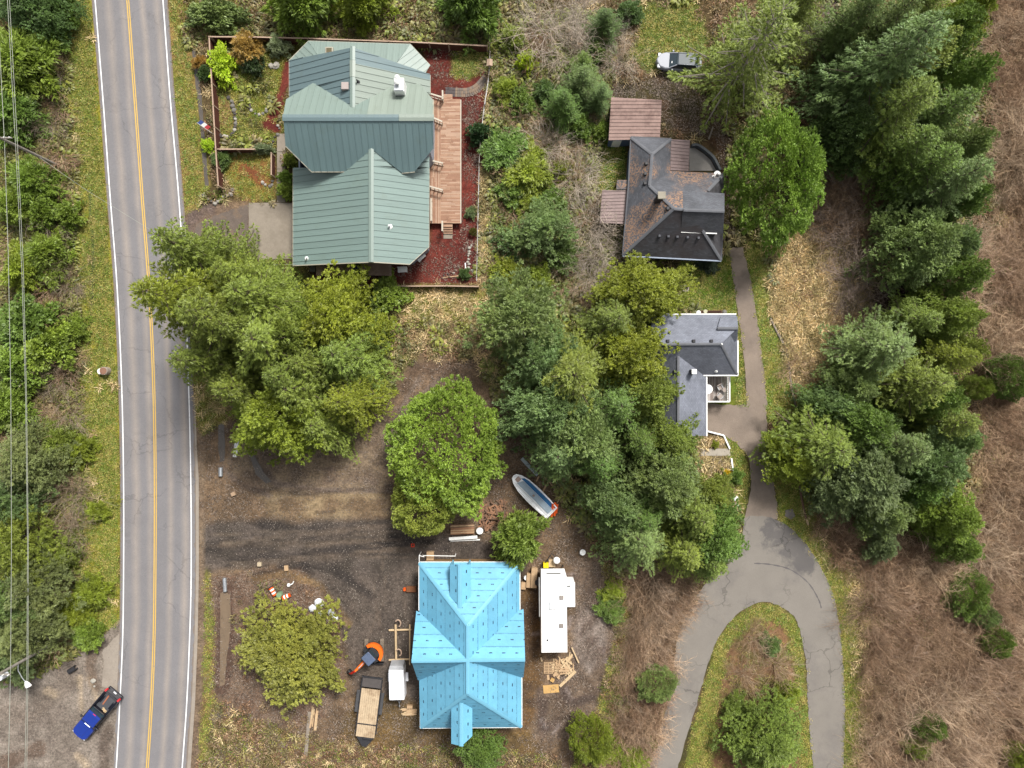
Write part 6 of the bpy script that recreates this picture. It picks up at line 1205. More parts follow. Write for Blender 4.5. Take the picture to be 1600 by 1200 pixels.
# things behind the grey house
def bucket(label, px, py, m, r0=0.17, h=0.35, name='bucket', lidm=None):
    p = W(px, py); r = thing(name, label, 'bucket', (p.x, p.y, 0)); b = MB(); b.cyl((0, 0, h / 2), r0 * 0.88, h, 12, r0); b.build('body', m, r); b = MB(); b.cyl((0, 0, h + 0.02), r0 * 1.06, 0.04, 12); b.build('lid', lidm or m, r)
    b = MB(); b.tube([(-r0, 0, h * .8), (-r0 * 1.15, 0.12, h * .6), (0, 0.2, h * .4), (r0 * 1.15, 0.12, h * .6), (r0, 0, h * .8)], 0.012, 4); b.build('handle', galv, r)
bucket('white bucket beside hedge at foot of the flower bed', 1148, 778, wht, 0.26, 0.4); bucket('smaller white bucket just below the other by the hedge', 1150, 788, wht, 0.16, 0.3); bucket('white bucket behind north wall of small grey house', 1090, 489, wht, 0.22, 0.4); bucket('round pale bucket beside the white one behind small grey house', 1101, 487, mat('pale_yellow_plastic', C(226, 224, 190), 0.5), 0.2, 0.3); bucket('white bucket alone on bare soil north of camper trailer', 910, 862, wht, 0.3, 0.3)
p = W(1070, 451); r = thing('planter_ring', 'round pale planter ring on lawn between the two eastern houses', 'planter', (p.x, p.y, 0)); b = MB(); n = 16
for z0, z1, r0, r1 in ((0, 0.3, 0.34, 0.38),):
    rg = lambda rr, z: [(rr * math.cos(2 * math.pi * i / n), rr * math.sin(2 * math.pi * i / n), z) for i in range(n)]
    b.loft([rg(0.34, 0), rg(0.38, 0.3), rg(0.27, 0.3), rg(0.24, 0.1)])
b.build('rim', chm, r); b = MB(); b.cyl((0, 0, 0.12), 0.23, 0.06, 12); b.build('soil', dark, r)
lr = thing('flower_box', 'long wooden flower box along north wall of small grey house', 'planter', W(1112, 488)); b = MB(); a = W(1094, 488); c = W(1127, 488); b.beam(a + Vector((0, 0, .15)), c + Vector((0, 0, .15)), 0.35, 0.3); b.build('box', oldw, lr, world=True); b = MB(); b.beam(a + Vector((.06, 0, .31)), c + Vector((-.06, 0, .31)), 0.27, 0.03); b.build('soil', mat('potting_soil', C(82, 58, 44), 0.95), lr, world=True)
p = W(1131, 488); b = MB(); b.sphere((0, 0, 0.18), 0.26, 9, 6, 0.7, 0.15); tag(b.build('boulder', st_m[0], loc=(p.x, p.y, 0)), 'grey boulder at end of the wooden flower box', 'boulder')
# ---------------------------------------------------------------- power line
pole_m = mat('weathered_pole', C(178, 170, 160), 0.9, 0.15, 1.5)
def pole(label, px, py, h):
    p = W(px, py); r = thing('utility_pole', label, 'utility pole', (p.x, p.y, 0)); b = MB(); b.tube([(0, 0, -0.2), (0, 0, h)], [0.17, 0.12], 10); b.build('pole', pole_m, r)
    b = MB(); b.box((0, 0, h - 0.9), (2.2, 0.12, 0.14)); b.build('crossarm', pole_m, r)
    for x in (-1.0, -0.5, 0.5, 1.0): b = MB(); b.cyl((x, 0, h - 0.74), 0.05, 0.18, 8); b.build('insulator', wht, r)
    return r
p1 = pole('weathered utility pole rising from brush west of the road, without lamp', 93, 260, 9.6); p2 = pole('weathered utility pole with street lamp beside the gravel turnout', 91, 1001, 9.6)
b = MB(); b.tube([(0, 0, 6.1), (0.35, -0.5, 6.6), (0.85, -1.15, 6.75), (1.25, -1.7, 6.7)], 0.04, 6); b.build('lamp_arm', galv, p2); b = MB(); b.loft([[(1.15 + dx * 0.5, -1.5 + dy * 0.5, 6.72) for dx, dy in ((-.2, -.12), (.2, -.12), (.2, .12), (-.2, .12))], [(1.45 + dx, -1.95 + dy, 6.7) for dx, dy in ((-.3, -.2), (.28, .1), (.1, .3), (-.4, .0))], [(1.5 + dx, -2.0 + dy, 6.86) for dx, dy in ((-.2, -.1), (.15, .05), (.0, .2), (-.25, .0))]]); b.build('lamp_head', wht, p2)
b = MB(); b.cyl((-0.05, -0.42, 8.1), 0.28, 0.9, 14); b.build('transformer', mat('transformer_grey', (0.5, 0.52, 0.55), 0.5), p2)
wire_m = mat('pale_line_wire', C(196, 200, 186), 0.6, 0.05)
def wire(label, P, r=0.02):
    b = MB(); b.tube([W(*q) for q in P], r, 5); return tag(b.build('power_line', wire_m), label, 'power line', 'overhead lines west of the road')
wire('single overhead wire strung along outer side of the utility poles', [(-30, -500, 8.0), (-6, -30, 8.1), (7, 222, 8.2), (13, 400, 7.6), (17, 620, 7.3), (18, 850, 7.3), (16.5, 1045, 7.4), (12, 1250, 7.2), (5, 1600, 7.4)], 0.026)
for dx, lab in ((0, 'outer wire of close pair strung on road side of utility poles'), (3.2, 'inner wire of close pair nearest the road')): wire(lab, [(-10 + dx, -500, 6.9), (10 + dx, -30, 6.9), (24 + dx, 222, 7.0), (34 + dx * .8, 420, 6.5), (40 + dx * .5, 620, 6.2), (43 + dx * .4, 850, 6.2), (42 + dx * .6, 1045, 6.3), (38 + dx, 1250, 6.2), (30 + dx, 1600, 6.4)], 0.022)
o = wire('thin service drop crossing the road towards green-roofed house', [(62, 246, 5.0), (100, 273, 4.9), (135, 297, 4.8), (180, 325, 4.7), (240, 362, 4.6), (330, 415, 4.5), (462, 413, 2.9)], 0.016)
p = W(165, 580); r = thing('utility_pedestal', 'white roadside utility pedestal with brown lid on grass verge', 'pedestal', (p.x, p.y, 0)); b = MB(); b.cyl((-0.25, -0.02, 0.3), 0.3, 0.6, 14); b.build('base', wht, r); b = MB(); b.cyl((0.24, 0.02, 0.42), 0.42, 0.84, 16); b.build('drum', mat('drum_tan', C(206, 190, 176), 0.7), r); b = MB(); b.cyl((0.24, 0.02, 0.87), 0.36, 0.05, 16); b.build('lid', mat('drum_lid_brown', C(166, 124, 102), 0.8), r)
# culvert pipes
def culvert(label, px, py, L, rz, m=galv, R=0.22):
    p = W(px, py); b = MB(); n = 14; rg = lambda rr, y: [(rr * math.cos(2 * math.pi * i / n), y, 0.2 + rr * math.sin(2 * math.pi * i / n)) for i in range(n)]; rings = [rg(R * (1 + 0.04 * (k % 2)), -L / 2 + L * k / 16) for k in range(17)]
    b.loft(rings + [rg(R * 0.86, L / 2), rg(R * 0.86, -L / 2)], False); return tag(b.build('culvert_pipe', m, loc=(p.x, p.y, 0), rz=rz), label, 'pipe')
culvert('short galvanised culvert pipe beside grassy ditch below the stand', 346, 737, 0.9, 0.0); culvert('galvanised culvert pipe emptying into long muddy ditch pool', 352.5, 913, 1.4, 0.06, R=0.2); culvert('black culvert pipe end on edge of gravel turnout', 115, 1045, 0.9, -1.0, blk, 0.26)
b = MB(); b.box((0, 0, 0.06), (0.42, 1.9, 0.05)); p = W(369, 700); tag(b.build('white_plank', wht, loc=(p.x, p.y, 0), rz=-0.12), 'white plank lying on grass beside the ditch', 'plank')
# ---------------------------------------------------------------- vehicles
tyre_m = mat('tyre_rubber', (0.02, 0.02, 0.021), 0.9, 0.1); rim_m = mat('wheel_rim', (0.3, 0.3, 0.32), 0.35, 0.05, metal=0.8); red_m = mat('tail_light_red', (0.5, 0.02, 0.03), 0.3, 0.05); clear_m = mat('headlight_glass', (0.7, 0.72, 0.75), 0.15, 0.05); plate_m = mat('number_plate', (0.7, 0.7, 0.7), 0.5, 0.05)
def wheel(parent, x, y, r=0.38, w=0.26):
    b = MB(); b.cyl((x, y, r), r, w, 18, axis='Y'); t_ = b.build('wheel', tyre_m, parent); b = MB(); b.cyl((x, y, r), r * 0.62, w + 0.02, 12, axis='Y'); b.build('rim', rim_m, t_)
def outline(L0, L1, w, r0=0.35, r1=0.2):
    """plan outline of a car body, nose at +x"""
    return [(L0, -w + r1), (L0 + r1, -w), (L1 - r0 * 2, -w), (L1 - r0 * 0.6, -w + r0 * 0.5), (L1, -w + r0 * 1.5), (L1 + 0.08, 0), (L1, w - r0 * 1.5), (L1 - r0 * 0.6, w - r0 * 0.5), (L1 - r0 * 2, w), (L0 + r1, w), (L0, w - r1)]
def body_loft(levels): b = MB(); b.loft([[(x * sx + ox, y * sy, z) for x, y in o] for o, z, sx, sy, ox in levels]); return b
def cabin(parent, x0, x1, rx0, rx1, w, wr, z0, z1, roof_m, gl, body):
    q = lambda a, c, ww, z: [(a, -ww, z), (c, -ww, z), (c, ww, z), (a, ww, z)]
    b = MB(); b.loft([q(x0, x1, w, z0), q(rx0, rx1, wr, z1 - 0.03)]); b.build('windows', gl, parent)
    b = MB(); b.loft([q(rx0 - 0.06, rx1 + 0.06, wr + 0.03, z1 - 0.05), q(rx0 - 0.03, rx1 + 0.03, wr + 0.01, z1), q(rx0 + 0.12, rx1 - 0.12, wr - 0.1, z1 + 0.035)]); ro = b.build('roof', roof_m, parent)
    for sx, (a, c) in ((1, (x1, rx1)), (-1, (x0, rx0))):
        for s_ in (-1, 1): b = MB(); b.beam((a, s_ * w, z0), (c, s_ * wr, z1 - 0.02), 0.08, 0.06); b.build('pillar', body, parent)
    return ro
glass_c = mat('car_glass', (0.02, 0.035, 0.045), 0.06, 0.03, spec=0.9)
def pickup(label, a_px, b_px, paint_m, trim_m):
    a = W(*a_px, 0.9); c = W(*b_px, 0.9); d = c - a; L = d.length; ctr = (a + c) / 2; r = thing('pickup_truck', label, 'pickup truck', (ctr.x, ctr.y, 0), math.atan2(d.y, d.x)); h = L / 2; w = 0.93
    o = outline(-h + 0.1, h - 0.05, w, 0.2, 0.12); bf = outline(0.3, h - 0.06, w - 0.02, 0.17, 0.05)
    b = body_loft([(o, 0.42, 1, 0.96, 0), (o, 0.62, 1, 1, 0), (bf, 0.62, 1, 1, 0)]) if False else MB()
    b.loft([[(x, y * 0.96, 0.4) for x, y in o], [(x, y, 0.6) for x, y in o], [(x, y, 0.72) for x, y in o]]); b.build('chassis_body', trim_m, r)
    b = MB(); b.loft([[(x, y, 0.7) for x, y in bf], [(x, y, 0.92) for x, y in bf], [(x - 0.05, y * 0.9, 1.04) for x, y in bf]]); b.build('bonnet', paint_m, r)
    b = MB(); b.bev((1.95, 0, 1.05), (1.3, 0.75, 0.05), 0.02); b.build('bonnet_scoop', paint_m, r); b = MB(); b.bev((h - 0.06, 0, 0.82), (0.1, 1.1, 0.24), 0.02); b.build('grille', trim_m, r)
    cb = outline(-0.55, 1.0, w, 0.1, 0.1); b = MB(); b.loft([[(x, y, 0.7) for x, y in cb], [(x, y, 1.08) for x, y in cb]]); b.build('cab_body', trim_m, r)
    cabin(r, -0.62, 1.28, -0.5, 0.62, w - 0.06, w - 0.2, 1.06, 1.72, paint_m, glass_c, trim_m)
    bx0 = -h + 0.18; bx1 = -0.66
    for s_ in (-1, 1): b = MB(); b.bev(((bx0 + bx1) / 2, s_ * (w - 0.1), 0.95), (bx1 - bx0, 0.2, 0.5), 0.03); b.build('bed_side', trim_m, r)
    b = MB(); b.bev((bx1 - 0.04, 0, 0.95), (0.08, 2 * w - 0.4, 0.5), 0.02); b.build('bed_headboard', trim_m, r); tg = MB(); tg.bev((bx0 + 0.04, 0, 0.93), (0.1, 2 * w - 0.1, 0.52), 0.03); tg.build('tailgate', trim_m, r)
    b = MB(); b.box(((bx0 + bx1) / 2, 0, 0.75), (bx1 - bx0 - 0.1, 2 * w - 0.42, 0.05))
    for k in range(9): b.box(((bx0 + bx1) / 2, -0.62 + k * 0.155, 0.785), (bx1 - bx0 - 0.12, 0.05, 0.02))
    b.build('bed_liner', mat('bed_liner_grey', C(98, 100, 106), 0.7), r)
    for s_ in (-1, 1): b = MB(); b.bev(((bx0 + bx1) / 2, s_ * 0.62, 0.82), (0.85, 0.24, 0.14), 0.03); b.build('wheel_arch', trim_m, r)
    b = MB(); b.bev((-h + 0.02, 0, 0.55), (0.26, 2 * w - 0.05, 0.22), 0.04); bp = b.build('rear_bumper', trim_m, r); b = MB(); b.box((-h + 0.02, 0, 0.67), (0.14, 0.34, 0.02)); b.build('number_plate', plate_m, bp)
    b = MB(); b.bev((h + 0.02, 0, 0.55), (0.24, 2 * w - 0.25, 0.24), 0.05); b.build('front_bumper', galv, r)
    for s_ in (-1, 1):
        b = MB(); b.bev((-h + 0.12, s_ * (w - 0.09), 1.0), (0.2, 0.2, 0.42), 0.03); b.build('tail_light', red_m, r)
        b = MB(); b.bev((h - 0.16, s_ * (w - 0.28), 0.86), (0.22, 0.34, 0.2), 0.04); b.build('headlight', clear_m, r)
        b = MB(); b.bev((0.88, s_ * (w + 0.14), 1.15), (0.14, 0.26, 0.2), 0.03); b.build('wing_mirror', trim_m, r)
        wheel(r, -h + 1.25, s_ * (w - 0.12)); wheel(r, h - 0.95, s_ * (w - 0.12))
    b = MB(); b.bev((-0.5, 0, 1.74), (0.06, 0.34, 0.04), 0.01); b.build('brake_light', red_m, r)
    return r, bx0, bx1
blue_p = mat('blue_car_paint', C(24, 58, 158, 0.6), 0.25, 0.05, 0.6, coat=0.6, spec=0.5); trim_d = mat('navy_black_paint', C(24, 26, 40), 0.35, 0.08, coat=0.4)
pk, bx0, bx1 = pickup('blue pickup truck pulling off the road onto gravel turnout', (178, 1084), (122, 1150), blue_p, trim_d)
def loc_in(root, v): M = Matrix.Translation(root.location) @ Matrix.Rotation(root.rotation_euler.z, 4, 'Z'); return M @ Vector(v)
q = loc_in(pk, (bx0 + 0.9, -0.28, 0.84)); b = MB(); b.beam((-0.55, 0, 0), (0.55, 0.1, 0), 0.12, 0.06); tag(b.build('plank', mat('orange_plank', C(214, 134, 96), 0.8), loc=q, rz=pk.rotation_euler.z), 'orange-brown plank lying in bed of blue pickup', 'plank')
q = loc_in(pk, (bx1 - 0.3, 0.3, 0.86)); b = MB(); rr = random.Random(4)
for i in range(5): b.beam((rr.uniform(-.15, .15), rr.uniform(-.3, .1), i * 0.02), (rr.uniform(-.1, .2), rr.uniform(0.1, .35), i * 0.02), 0.09, 0.04)
tag(b.build('wood_offcuts', tanw, loc=q, rz=pk.rotation_euler.z), 'pale wood offcuts heaped behind cab in blue pickup bed', 'wood')
# silver estate car under the spruce
p = W(1062, 96, 0.9); r = thing('silver_car', 'silver car parked nose-out under the tall open spruce', 'car', (p.x, p.y, 0), math.pi + math.radians(-4)); sil = mat('silver_car_paint', (0.30, 0.31, 0.35), 0.4, 0.04, 0.6, metal=0.0, spec=0.2); h = 2.35; w = 0.88; o = outline(-h, h, w, 0.42, 0.25)
b = MB(); b.loft([[(x, y * 0.95, 0.3) for x, y in o], [(x, y, 0.5) for x, y in o], [(x, y, 0.8) for x, y in o], [(x * 0.985, y * 0.95, 0.92) for x, y in o], [(x * 0.95, y * 0.86, 0.98) for x, y in o]]); b.build('body', sil, r, smooth=False)
ro = cabin(r, -1.95, 1.15, -1.6, 0.35, 0.8, 0.62, 0.95, 1.5, glass_c, glass_c, sil)
for s_ in (-1, 1):
    b = MB(); b.tube([(-1.5, s_ * 0.6, 1.54), (-1.4, s_ * 0.6, 1.6), (0.15, s_ * 0.6, 1.6), (0.25, s_ * 0.6, 1.54)], 0.03, 6); b.build('roof_rail', sil, r); b = MB(); b.bev((0.75, s_ * 1.0, 1.02), (0.16, 0.2, 0.14), 0.03); b.build('wing_mirror', sil, r); b = MB(); b.bev((h - 0.22, s_ * 0.6, 0.82), (0.3, 0.34, 0.16), 0.04); b.build('headlight', clear_m, r)
    b = MB(); b.bev((-h + 0.1, s_ * 0.7, 0.86), (0.16, 0.24, 0.3), 0.03); b.build('tail_light', red_m, r); wheel(r, 1.4, s_ * 0.76, 0.32, 0.2); wheel(r, -1.4, s_ * 0.76, 0.32, 0.2)
b = MB(); b.box((0.8, 0.25, 1.16), (0.16, 0.22, 0.02)); b.build('paper', plate_m, r)
# camper trailer
rvw = mat('white_rv_roof', (0.8, 0.8, 0.79), 0.5, 0.03, 0.4); zt = 3.0; a = W(845, 889, zt); c = W(886, 1020, zt)
r = thing('camper_trailer', 'long white camper trailer with slide-out beside blue-wrapped house', 'trailer', ((a.x + c.x) / 2, (a.y + c.y) / 2, 0), math.radians(0.6)); Wd = (c.x - a.x) / 2; Ln = (a.y - c.y) / 2
b = MB(); pr = [(-Wd, -Ln), (Wd, -Ln), (Wd, Ln - 0.8), (Wd - 0.22, Ln), (-Wd + 0.05, Ln)]; b.loft([[(x, min(y, Ln - 0.75), 0.55) for x, y in pr], [(x, min(y, Ln - 0.45), 1.6) for x, y in pr], [(x, y, zt - 0.12) for x, y in pr], [(x * 0.97, y * 0.99, zt) for x, y in pr]]); b.build('body', rvw, r)
b = MB(); b.bev((Wd + 0.42, Ln - 2.7, 1.75), (0.86, 2.5, 2.2), 0.05); so = b.build('slide_out', rvw, r); b = MB(); b.box((Wd + 0.2, Ln - 1.8, 2.86), (0.34, 0.12, 0.03)); b.build('vent_grille', blk, so)
for x, y, s_, m in ((Wd - 0.55, Ln - 2.9, 0.42, mat('rv_vent_grey', C(176, 166, 158), 0.6)), (Wd - 0.6, Ln - 5.75, 0.42, MATS['rv_vent_grey']), (-Wd + 0.65, Ln - 7.2, 0.16, blk)): b = MB(); b.bev((x, y, zt + 0.06), (s_, s_, 0.14), 0.03); b.build('roof_vent', m, r)
b = MB(); b.bev((-0.1, Ln - 3.6, zt + 0.13), (0.75, 1.0, 0.28), 0.1); b.build('air_conditioner', rvw, r)
b = MB(); b.box((0.0, Ln - 0.45, zt + 0.02), (1.45, 0.1, 0.05)); b.build('seam_strip', mat('rv_seam', C(120, 116, 112), 0.7), r)
b = MB(); b.tube([(-Wd - 0.12, Ln - 0.9, 2.75), (-Wd - 0.12, -Ln + 3.6, 2.75)], 0.07, 8); b.build('awning_roll', mat('awning_grey', C(190, 188, 184), 0.6), r)
for y in (-0.45, 0.45):
    for s_ in (-1, 1): wheel(r, 0, 0, 0.36, 0.22) if False else None
    for s_ in (-1, 1): b = MB(); b.cyl((s_ * (Wd - 0.12), y - 0.6, 0.36), 0.36, 0.22, 16, axis='X'); b.build('wheel', tyre_m, r)
b = MB(); b.tube([(-0.7, Ln, 0.5), (0, Ln + 1.0, 0.5), (0.7, Ln, 0.5)], 0.06, 6); b.build('drawbar', blk, r); b = MB(); b.sphere((0.45, Ln + 0.35, 0.95), 0.38, 14, 8, 0.8); b.build('gas_bottle_cover', rvw, r, smooth=True)
for y in (-Ln + 0.3, Ln - 0.4):
    for x in (-Wd + 0.2, Wd - 0.2): b = MB(); b.box((x, y, 0.28), (0.1, 0.1, 0.56)); b.build('jack_leg', blk, r)
def crate(label, px, py, s, m, h=0.5, rz=0.0, name='crate', cat='crate'):
    p = W(px, py, h); r = thing(name, label, cat, (p.x, p.y, 0), rz); w, d = s; b = MB()
    for sx, sy, ww, dd in ((-1, 0, 0.05, d), (1, 0, 0.05, d), (0, -1, w - .1, 0.05), (0, 1, w - .1, 0.05)): b.box((sx * (w / 2 - .025), sy * (d / 2 - .025), h / 2), (ww, dd, h))
    b.box((0, 0, 0.03), (w - .1, d - .1, 0.05)); b.build('body', m, r); n = max(2, int(w / 0.16)); 
    for k in range(n): b = MB(); b.box((-w / 2 + w * (k + .5) / n, 0, h + 0.012), (w / n - 0.012, d, 0.024)); b.build('lid_slat', m, r)
    return r
crate('bright yellow plastic tote at the nose of camper trailer', 853, 883.5, (0.55, 0.55), mat('yellow_plastic', (0.62, 0.48, 0.01), 0.45), 0.5, 0.03, 'storage_tote', 'tote'); crate('tan wooden crate beside yellow tote at nose of camper trailer', 862.5, 880.5, (0.7, 0.75), tanw, 0.45); crate('pale square wooden box on mud north of the roadside tree', 405, 882, (0.42, 0.4), mat('pale_box_wood', C(232, 212, 180), 0.8), 0.3); crate('small orange-tan wooden box on mud beside gravel track', 447, 888, (0.4, 0.55), tan2, 0.25, 0.1); crate('small cardboard-coloured box near grassy ditch', 364, 772, (0.45, 0.4), mat('cardboard', C(216, 184, 152), 0.9), 0.25, 0.4, 'box', 'box')
# wooden stair landing
p = W(826, 905, 0.4); r = thing('wooden_steps', 'raw plywood steps at side of camper trailer', 'steps', (p.x, p.y, 0), math.radians(-3))
for x, y, w, d, z in ((0.55, 0.25, 0.62, 2.1, 0.75), (0.0, -0.1, 0.45, 1.5, 0.55), (-0.5, -0.75, 0.5, 0.75, 0.35)): b = MB(); b.box((x, y, z), (w, d, 0.05)); b.build('tread', tan2, r); b = MB(); b.box((x, y, z / 2 - 0.02), (w * 0.9, d * 0.95, z - 0.05)); b.build('riser', tan2, r)
bucket('dark round barrel between steps and camper trailer', 841, 907, blk, 0.36, 0.8); b = MB(); b.cyl((0, 0, 0.2), 0.24, 0.4, 12); p = W(822, 901.5); tag(b.build('paint_pail', wht, loc=(p.x, p.y, 0)), 'white and teal pail beside raw plywood steps', 'pail')
# lumber, pallets, planks
def lumber(label, name, px, py, n, L, spread, m, rz=0.0, jit=0.3, w=0.14, tall=0.0, cat='lumber', two=None, group=None):
    p = W(px, py); r = thing(name, label, cat, (p.x, p.y, 0), rz, group); rr = random.Random(int(px * 7 + py))
    for i in range(n):
        ll = L * rr.uniform(0.55, 1.05); x = rr.uniform(-spread, spread); y = rr.uniform(-spread, spread) * 0.8; a = rr.uniform(-jit, jit); z = 0.05 + tall * (1 - min(1, math.hypot(x, y) / (spread * 1.3 + 1e-6))) * rr.random()
        b = MB(); b.box((x, y, z), (ll, w * rr.uniform(0.7, 1.3), 0.06), a, 0, rr.uniform(-0.08, 0.08) if tall else 0); b.build('plank', rr.choice((m, two or m)), r)
    return r
lumber('heap of fresh lumber offcuts behind camper trailer', 'lumber_heap', 880, 1041, 70, 1.1, 1.0, tanw, 0.3, 3.1, 0.14, 0.6, two=tan2)
p = W(857, 1043.5, 0.15); r = thing('pallet', 'wooden slatted pallet beside lumber heap', 'pallet', (p.x, p.y, 0))
for k in range(8): b = MB(); b.box((0, -0.56 + k * 0.16, 0.13), (1.0, 0.09, 0.03)); b.build('slat', tan2, r)
for x in (-.45, 0, .45): b = MB(); b.box((x, 0, 0.06), (0.08, 1.2, 0.11)); b.build('stringer', tan2, r)
ply = mat('plywood_sheet', C(240, 194, 124), 0.75, 0.1); b = MB(); b.box((0, 0, 0.04), (1.65, 0.85, 0.07)); p = W(861, 1076); tag(b.build('plywood_sheet', ply, loc=(p.x, p.y, 0), rz=0.09), 'golden plywood sheets lying below the pallet', 'plywood')
def plank(label, x0, y0, x1, y1, w, m, z=0.05, h=0.06):
    a = W(x0, y0); c = W(x1, y1); b = MB(); ctr = (a + c) / 2; d = (c - a) / 2; b.beam(-d + Vector((0, 0, z)), d + Vector((0, 0, z)), w, h); return tag(b.build('plank', m, loc=ctr), label, 'plank')
plank('long broad plank leading from lumber heap to plywood sheets', 874.5, 1071.5, 899, 1048, 0.3, tanw, 0.12, 0.1); plank('thin plank sticking out north-east of lumber heap', 893, 1010, 904, 1034, 0.13, tanw, 0.3); plank('short stub of plank under the pallet', 856, 1054, 857, 1062, 0.26, tan2); plank('small offcut beside lower corner of camper trailer', 845, 1027, 847, 1033, 0.17, tanw); crate('small plywood box above plywood sheets', 863, 1063, (0.4, 0.35), ply, 0.2, -0.5)
lumber('small neat pile of cut planks beside blue-wrapped house', 'plank_pile', 640, 1112, 16, 1.15, 0.42, tanw, 0.05, 0.12, 0.16, 0.15, two=tan2); crate('square block of stacked offcuts above cut plank pile', 640, 1105, (0.6, 0.3), tan2, 0.3)
for lab, x0, y0, x1, y1, m in (('long grey plank lying below roadside tree', 484, 1112, 478, 1180, wood_g),): plank(lab, x0, y0, x1, y1, 0.36, m)
r = lumber('bundle of narrow tan boards below roadside tree', 'board_bundle', 491, 1122, 14, 2.1, 0.42, tan2, math.pi / 2 - 0.12, 0.03, 0.1, 0.1, two=tanw)
# timber frame sawhorses by the house
r = thing('timber_stack', 'open timber rack of four peeled logs west of blue-wrapped house', 'timber', W(627, 1005))
for x0, y0, x1, y1, z, w in ((608, 984, 643, 983, 0.15, 0.22), (608, 1030.5, 642, 1029, 0.15, 0.22), (619, 974, 620, 1040, 0.38, 0.24), (641, 974, 641, 1037, 0.36, 0.16)): b = MB(); b.tube([W(x0, y0) + Vector((0, 0, z)), W((x0 + x1) / 2, (y0 + y1) / 2) + Vector((0, 0, z)), W(x1, y1) + Vector((0, 0, z))], [w / 2, w / 2, w / 2.2], 8); b.build('log', tanw, r, world=True)
for lab, x, y in (('pale curved hose coil at top end of the timber rack', 623, 971.5), ('pale curved hose coil at lower log of the timber rack', 624, 1017)): p = W(x, y); b = MB(); b.tube([(0.28 * math.cos(a), 0.38 * math.sin(a), 0.5 + 0.05 * math.sin(a)) for a in np.linspace(-1.2, 2.6, 10)], 0.07, 7); tag(b.build('hose', fcap_m, loc=(p.x, p.y, 0)), lab, 'hose')
# white cargo trailer
a = W(606, 1051, 1.9); c = W(633, 1090, 1.9); r = thing('cargo_trailer', 'small white enclosed cargo trailer beside flatbed trailer', 'trailer', ((a.x + c.x) / 2, (a.y + c.y) / 2, 0), math.radians(1.5)); hw = 0.78; hl = 1.55; whp = mat('white_trailer_skin', (0.74, 0.75, 0.78), 0.4, 0.04)
b = MB(); b.bev((0, 0.0, 1.2), (2 * hw, 2 * hl, 1.5), 0.06); bo = b.build('body', whp, r); b = MB(); b.box((0, 0, 1.958), (0.03, 2 * hl - .1, 0.02)); b.build('roof_seam', mat('seam_grey', C(130, 130, 134), 0.6), bo)
b = MB(); b.loft([[(-hw, hl + .02, 0.5), (hw, hl + .02, 0.5), (hw, hl + .02, 1.85), (-hw, hl + .02, 1.85)], [(-hw + .1, hl + 0.5, 0.5), (hw - .1, hl + 0.5, 0.5), (hw - .1, hl + .32, 1.6), (-hw + .1, hl + .32, 1.6)]]); b.build('rear_hood', mat('light_grey_skin', C(196, 198, 202), 0.5), r)
for s_ in (-1, 1): b = MB(); b.cyl((s_ * (hw + .12), 0.35, 0.32), 0.32, 0.2, 16, axis='X'); b.build('wheel', tyre_m, r); b = MB(); b.bev((s_ * (hw + .14), 0.35, 0.74), (0.28, 0.9, 0.1), 0.03); b.build('mudguard', whp, r)
b = MB(); b.tube([(-0.5, -hl, 0.45), (0, -hl - 0.95, 0.45), (0.5, -hl, 0.45)], 0.05, 6); b.tube([(0, -hl - 0.8, 0.45), (0, -hl - 1.35, 0.45)], 0.06, 6); b.build('drawbar', galv, r); b = MB(); b.tube([(0, -hl - 1.0, 0.0), (0, -hl - 1.0, 0.8)], 0.04, 6); b.build('jack_stand', blk, r)
# flatbed trailer
a = W(583, 1050, 0.8); c = W(570, 1155, 0.8); ctr = (a + c) / 2; d = a - c; r = thing('flatbed_trailer', 'long flatbed equipment trailer with wooden deck on bare soil', 'trailer', (ctr.x, ctr.y, 0), math.atan2(d.y, d.x) - math.pi / 2); L = d.length; hw = 0.98; tdk = mat('trailer_deck_wood', C(234, 208, 172), 0.8, 0.14, 1.4, dirt=C(156, 124, 92), dirt_amt=0.6, fine=5)
n = 9
for k in range(n): b = MB(); b.box((-hw + (k + .5) * 2 * hw / n, -0.15, 0.80), (2 * hw / n - 0.014, L - 3.3, 0.05)); b.build('deck_plank', tdk, r)
for k in range(n): b = MB(); b.box((-hw + (k + .5) * 2 * hw / n, -L / 2 + 0.85, 0.80), (2 * hw / n - 0.014, 1.25, 0.05)); b.build('deck_plank', tdk, r)
b = MB(); b.box((0, L / 2 - 1.15, 0.8), (2 * hw, 0.95, 0.06)); b.build('steel_dovetail', mat('worn_steel', C(104, 98, 96), 0.6, 0.15), r); b = MB(); b.box((0, L / 2 - 0.55, 0.85), (2 * hw + .25, 0.14, 0.14)); b.box((0, -L / 2 + 1.57, 0.79), (2 * hw, 0.12, 0.08)); b.build('cross_beam', blk, r)
for s_ in (-1, 1):
    b = MB(); b.box((s_ * (hw + .07), -0.1, 0.72), (0.1, L - 1.4, 0.2)); b.build('side_rail', blk, r); b = MB(); b.bev((s_ * (hw + .3), 0.35, 0.82), (0.32, 2.3, 0.08), 0.03); b.build('mudguard', mat('mudguard_grey', C(92, 92, 94), 0.6), r)
    for y in (-0.15, 0.85): b = MB(); b.cyl((s_ * (hw + .28), y, 0.38), 0.37, 0.22, 16, axis='X'); b.build('wheel', tyre_m, r)
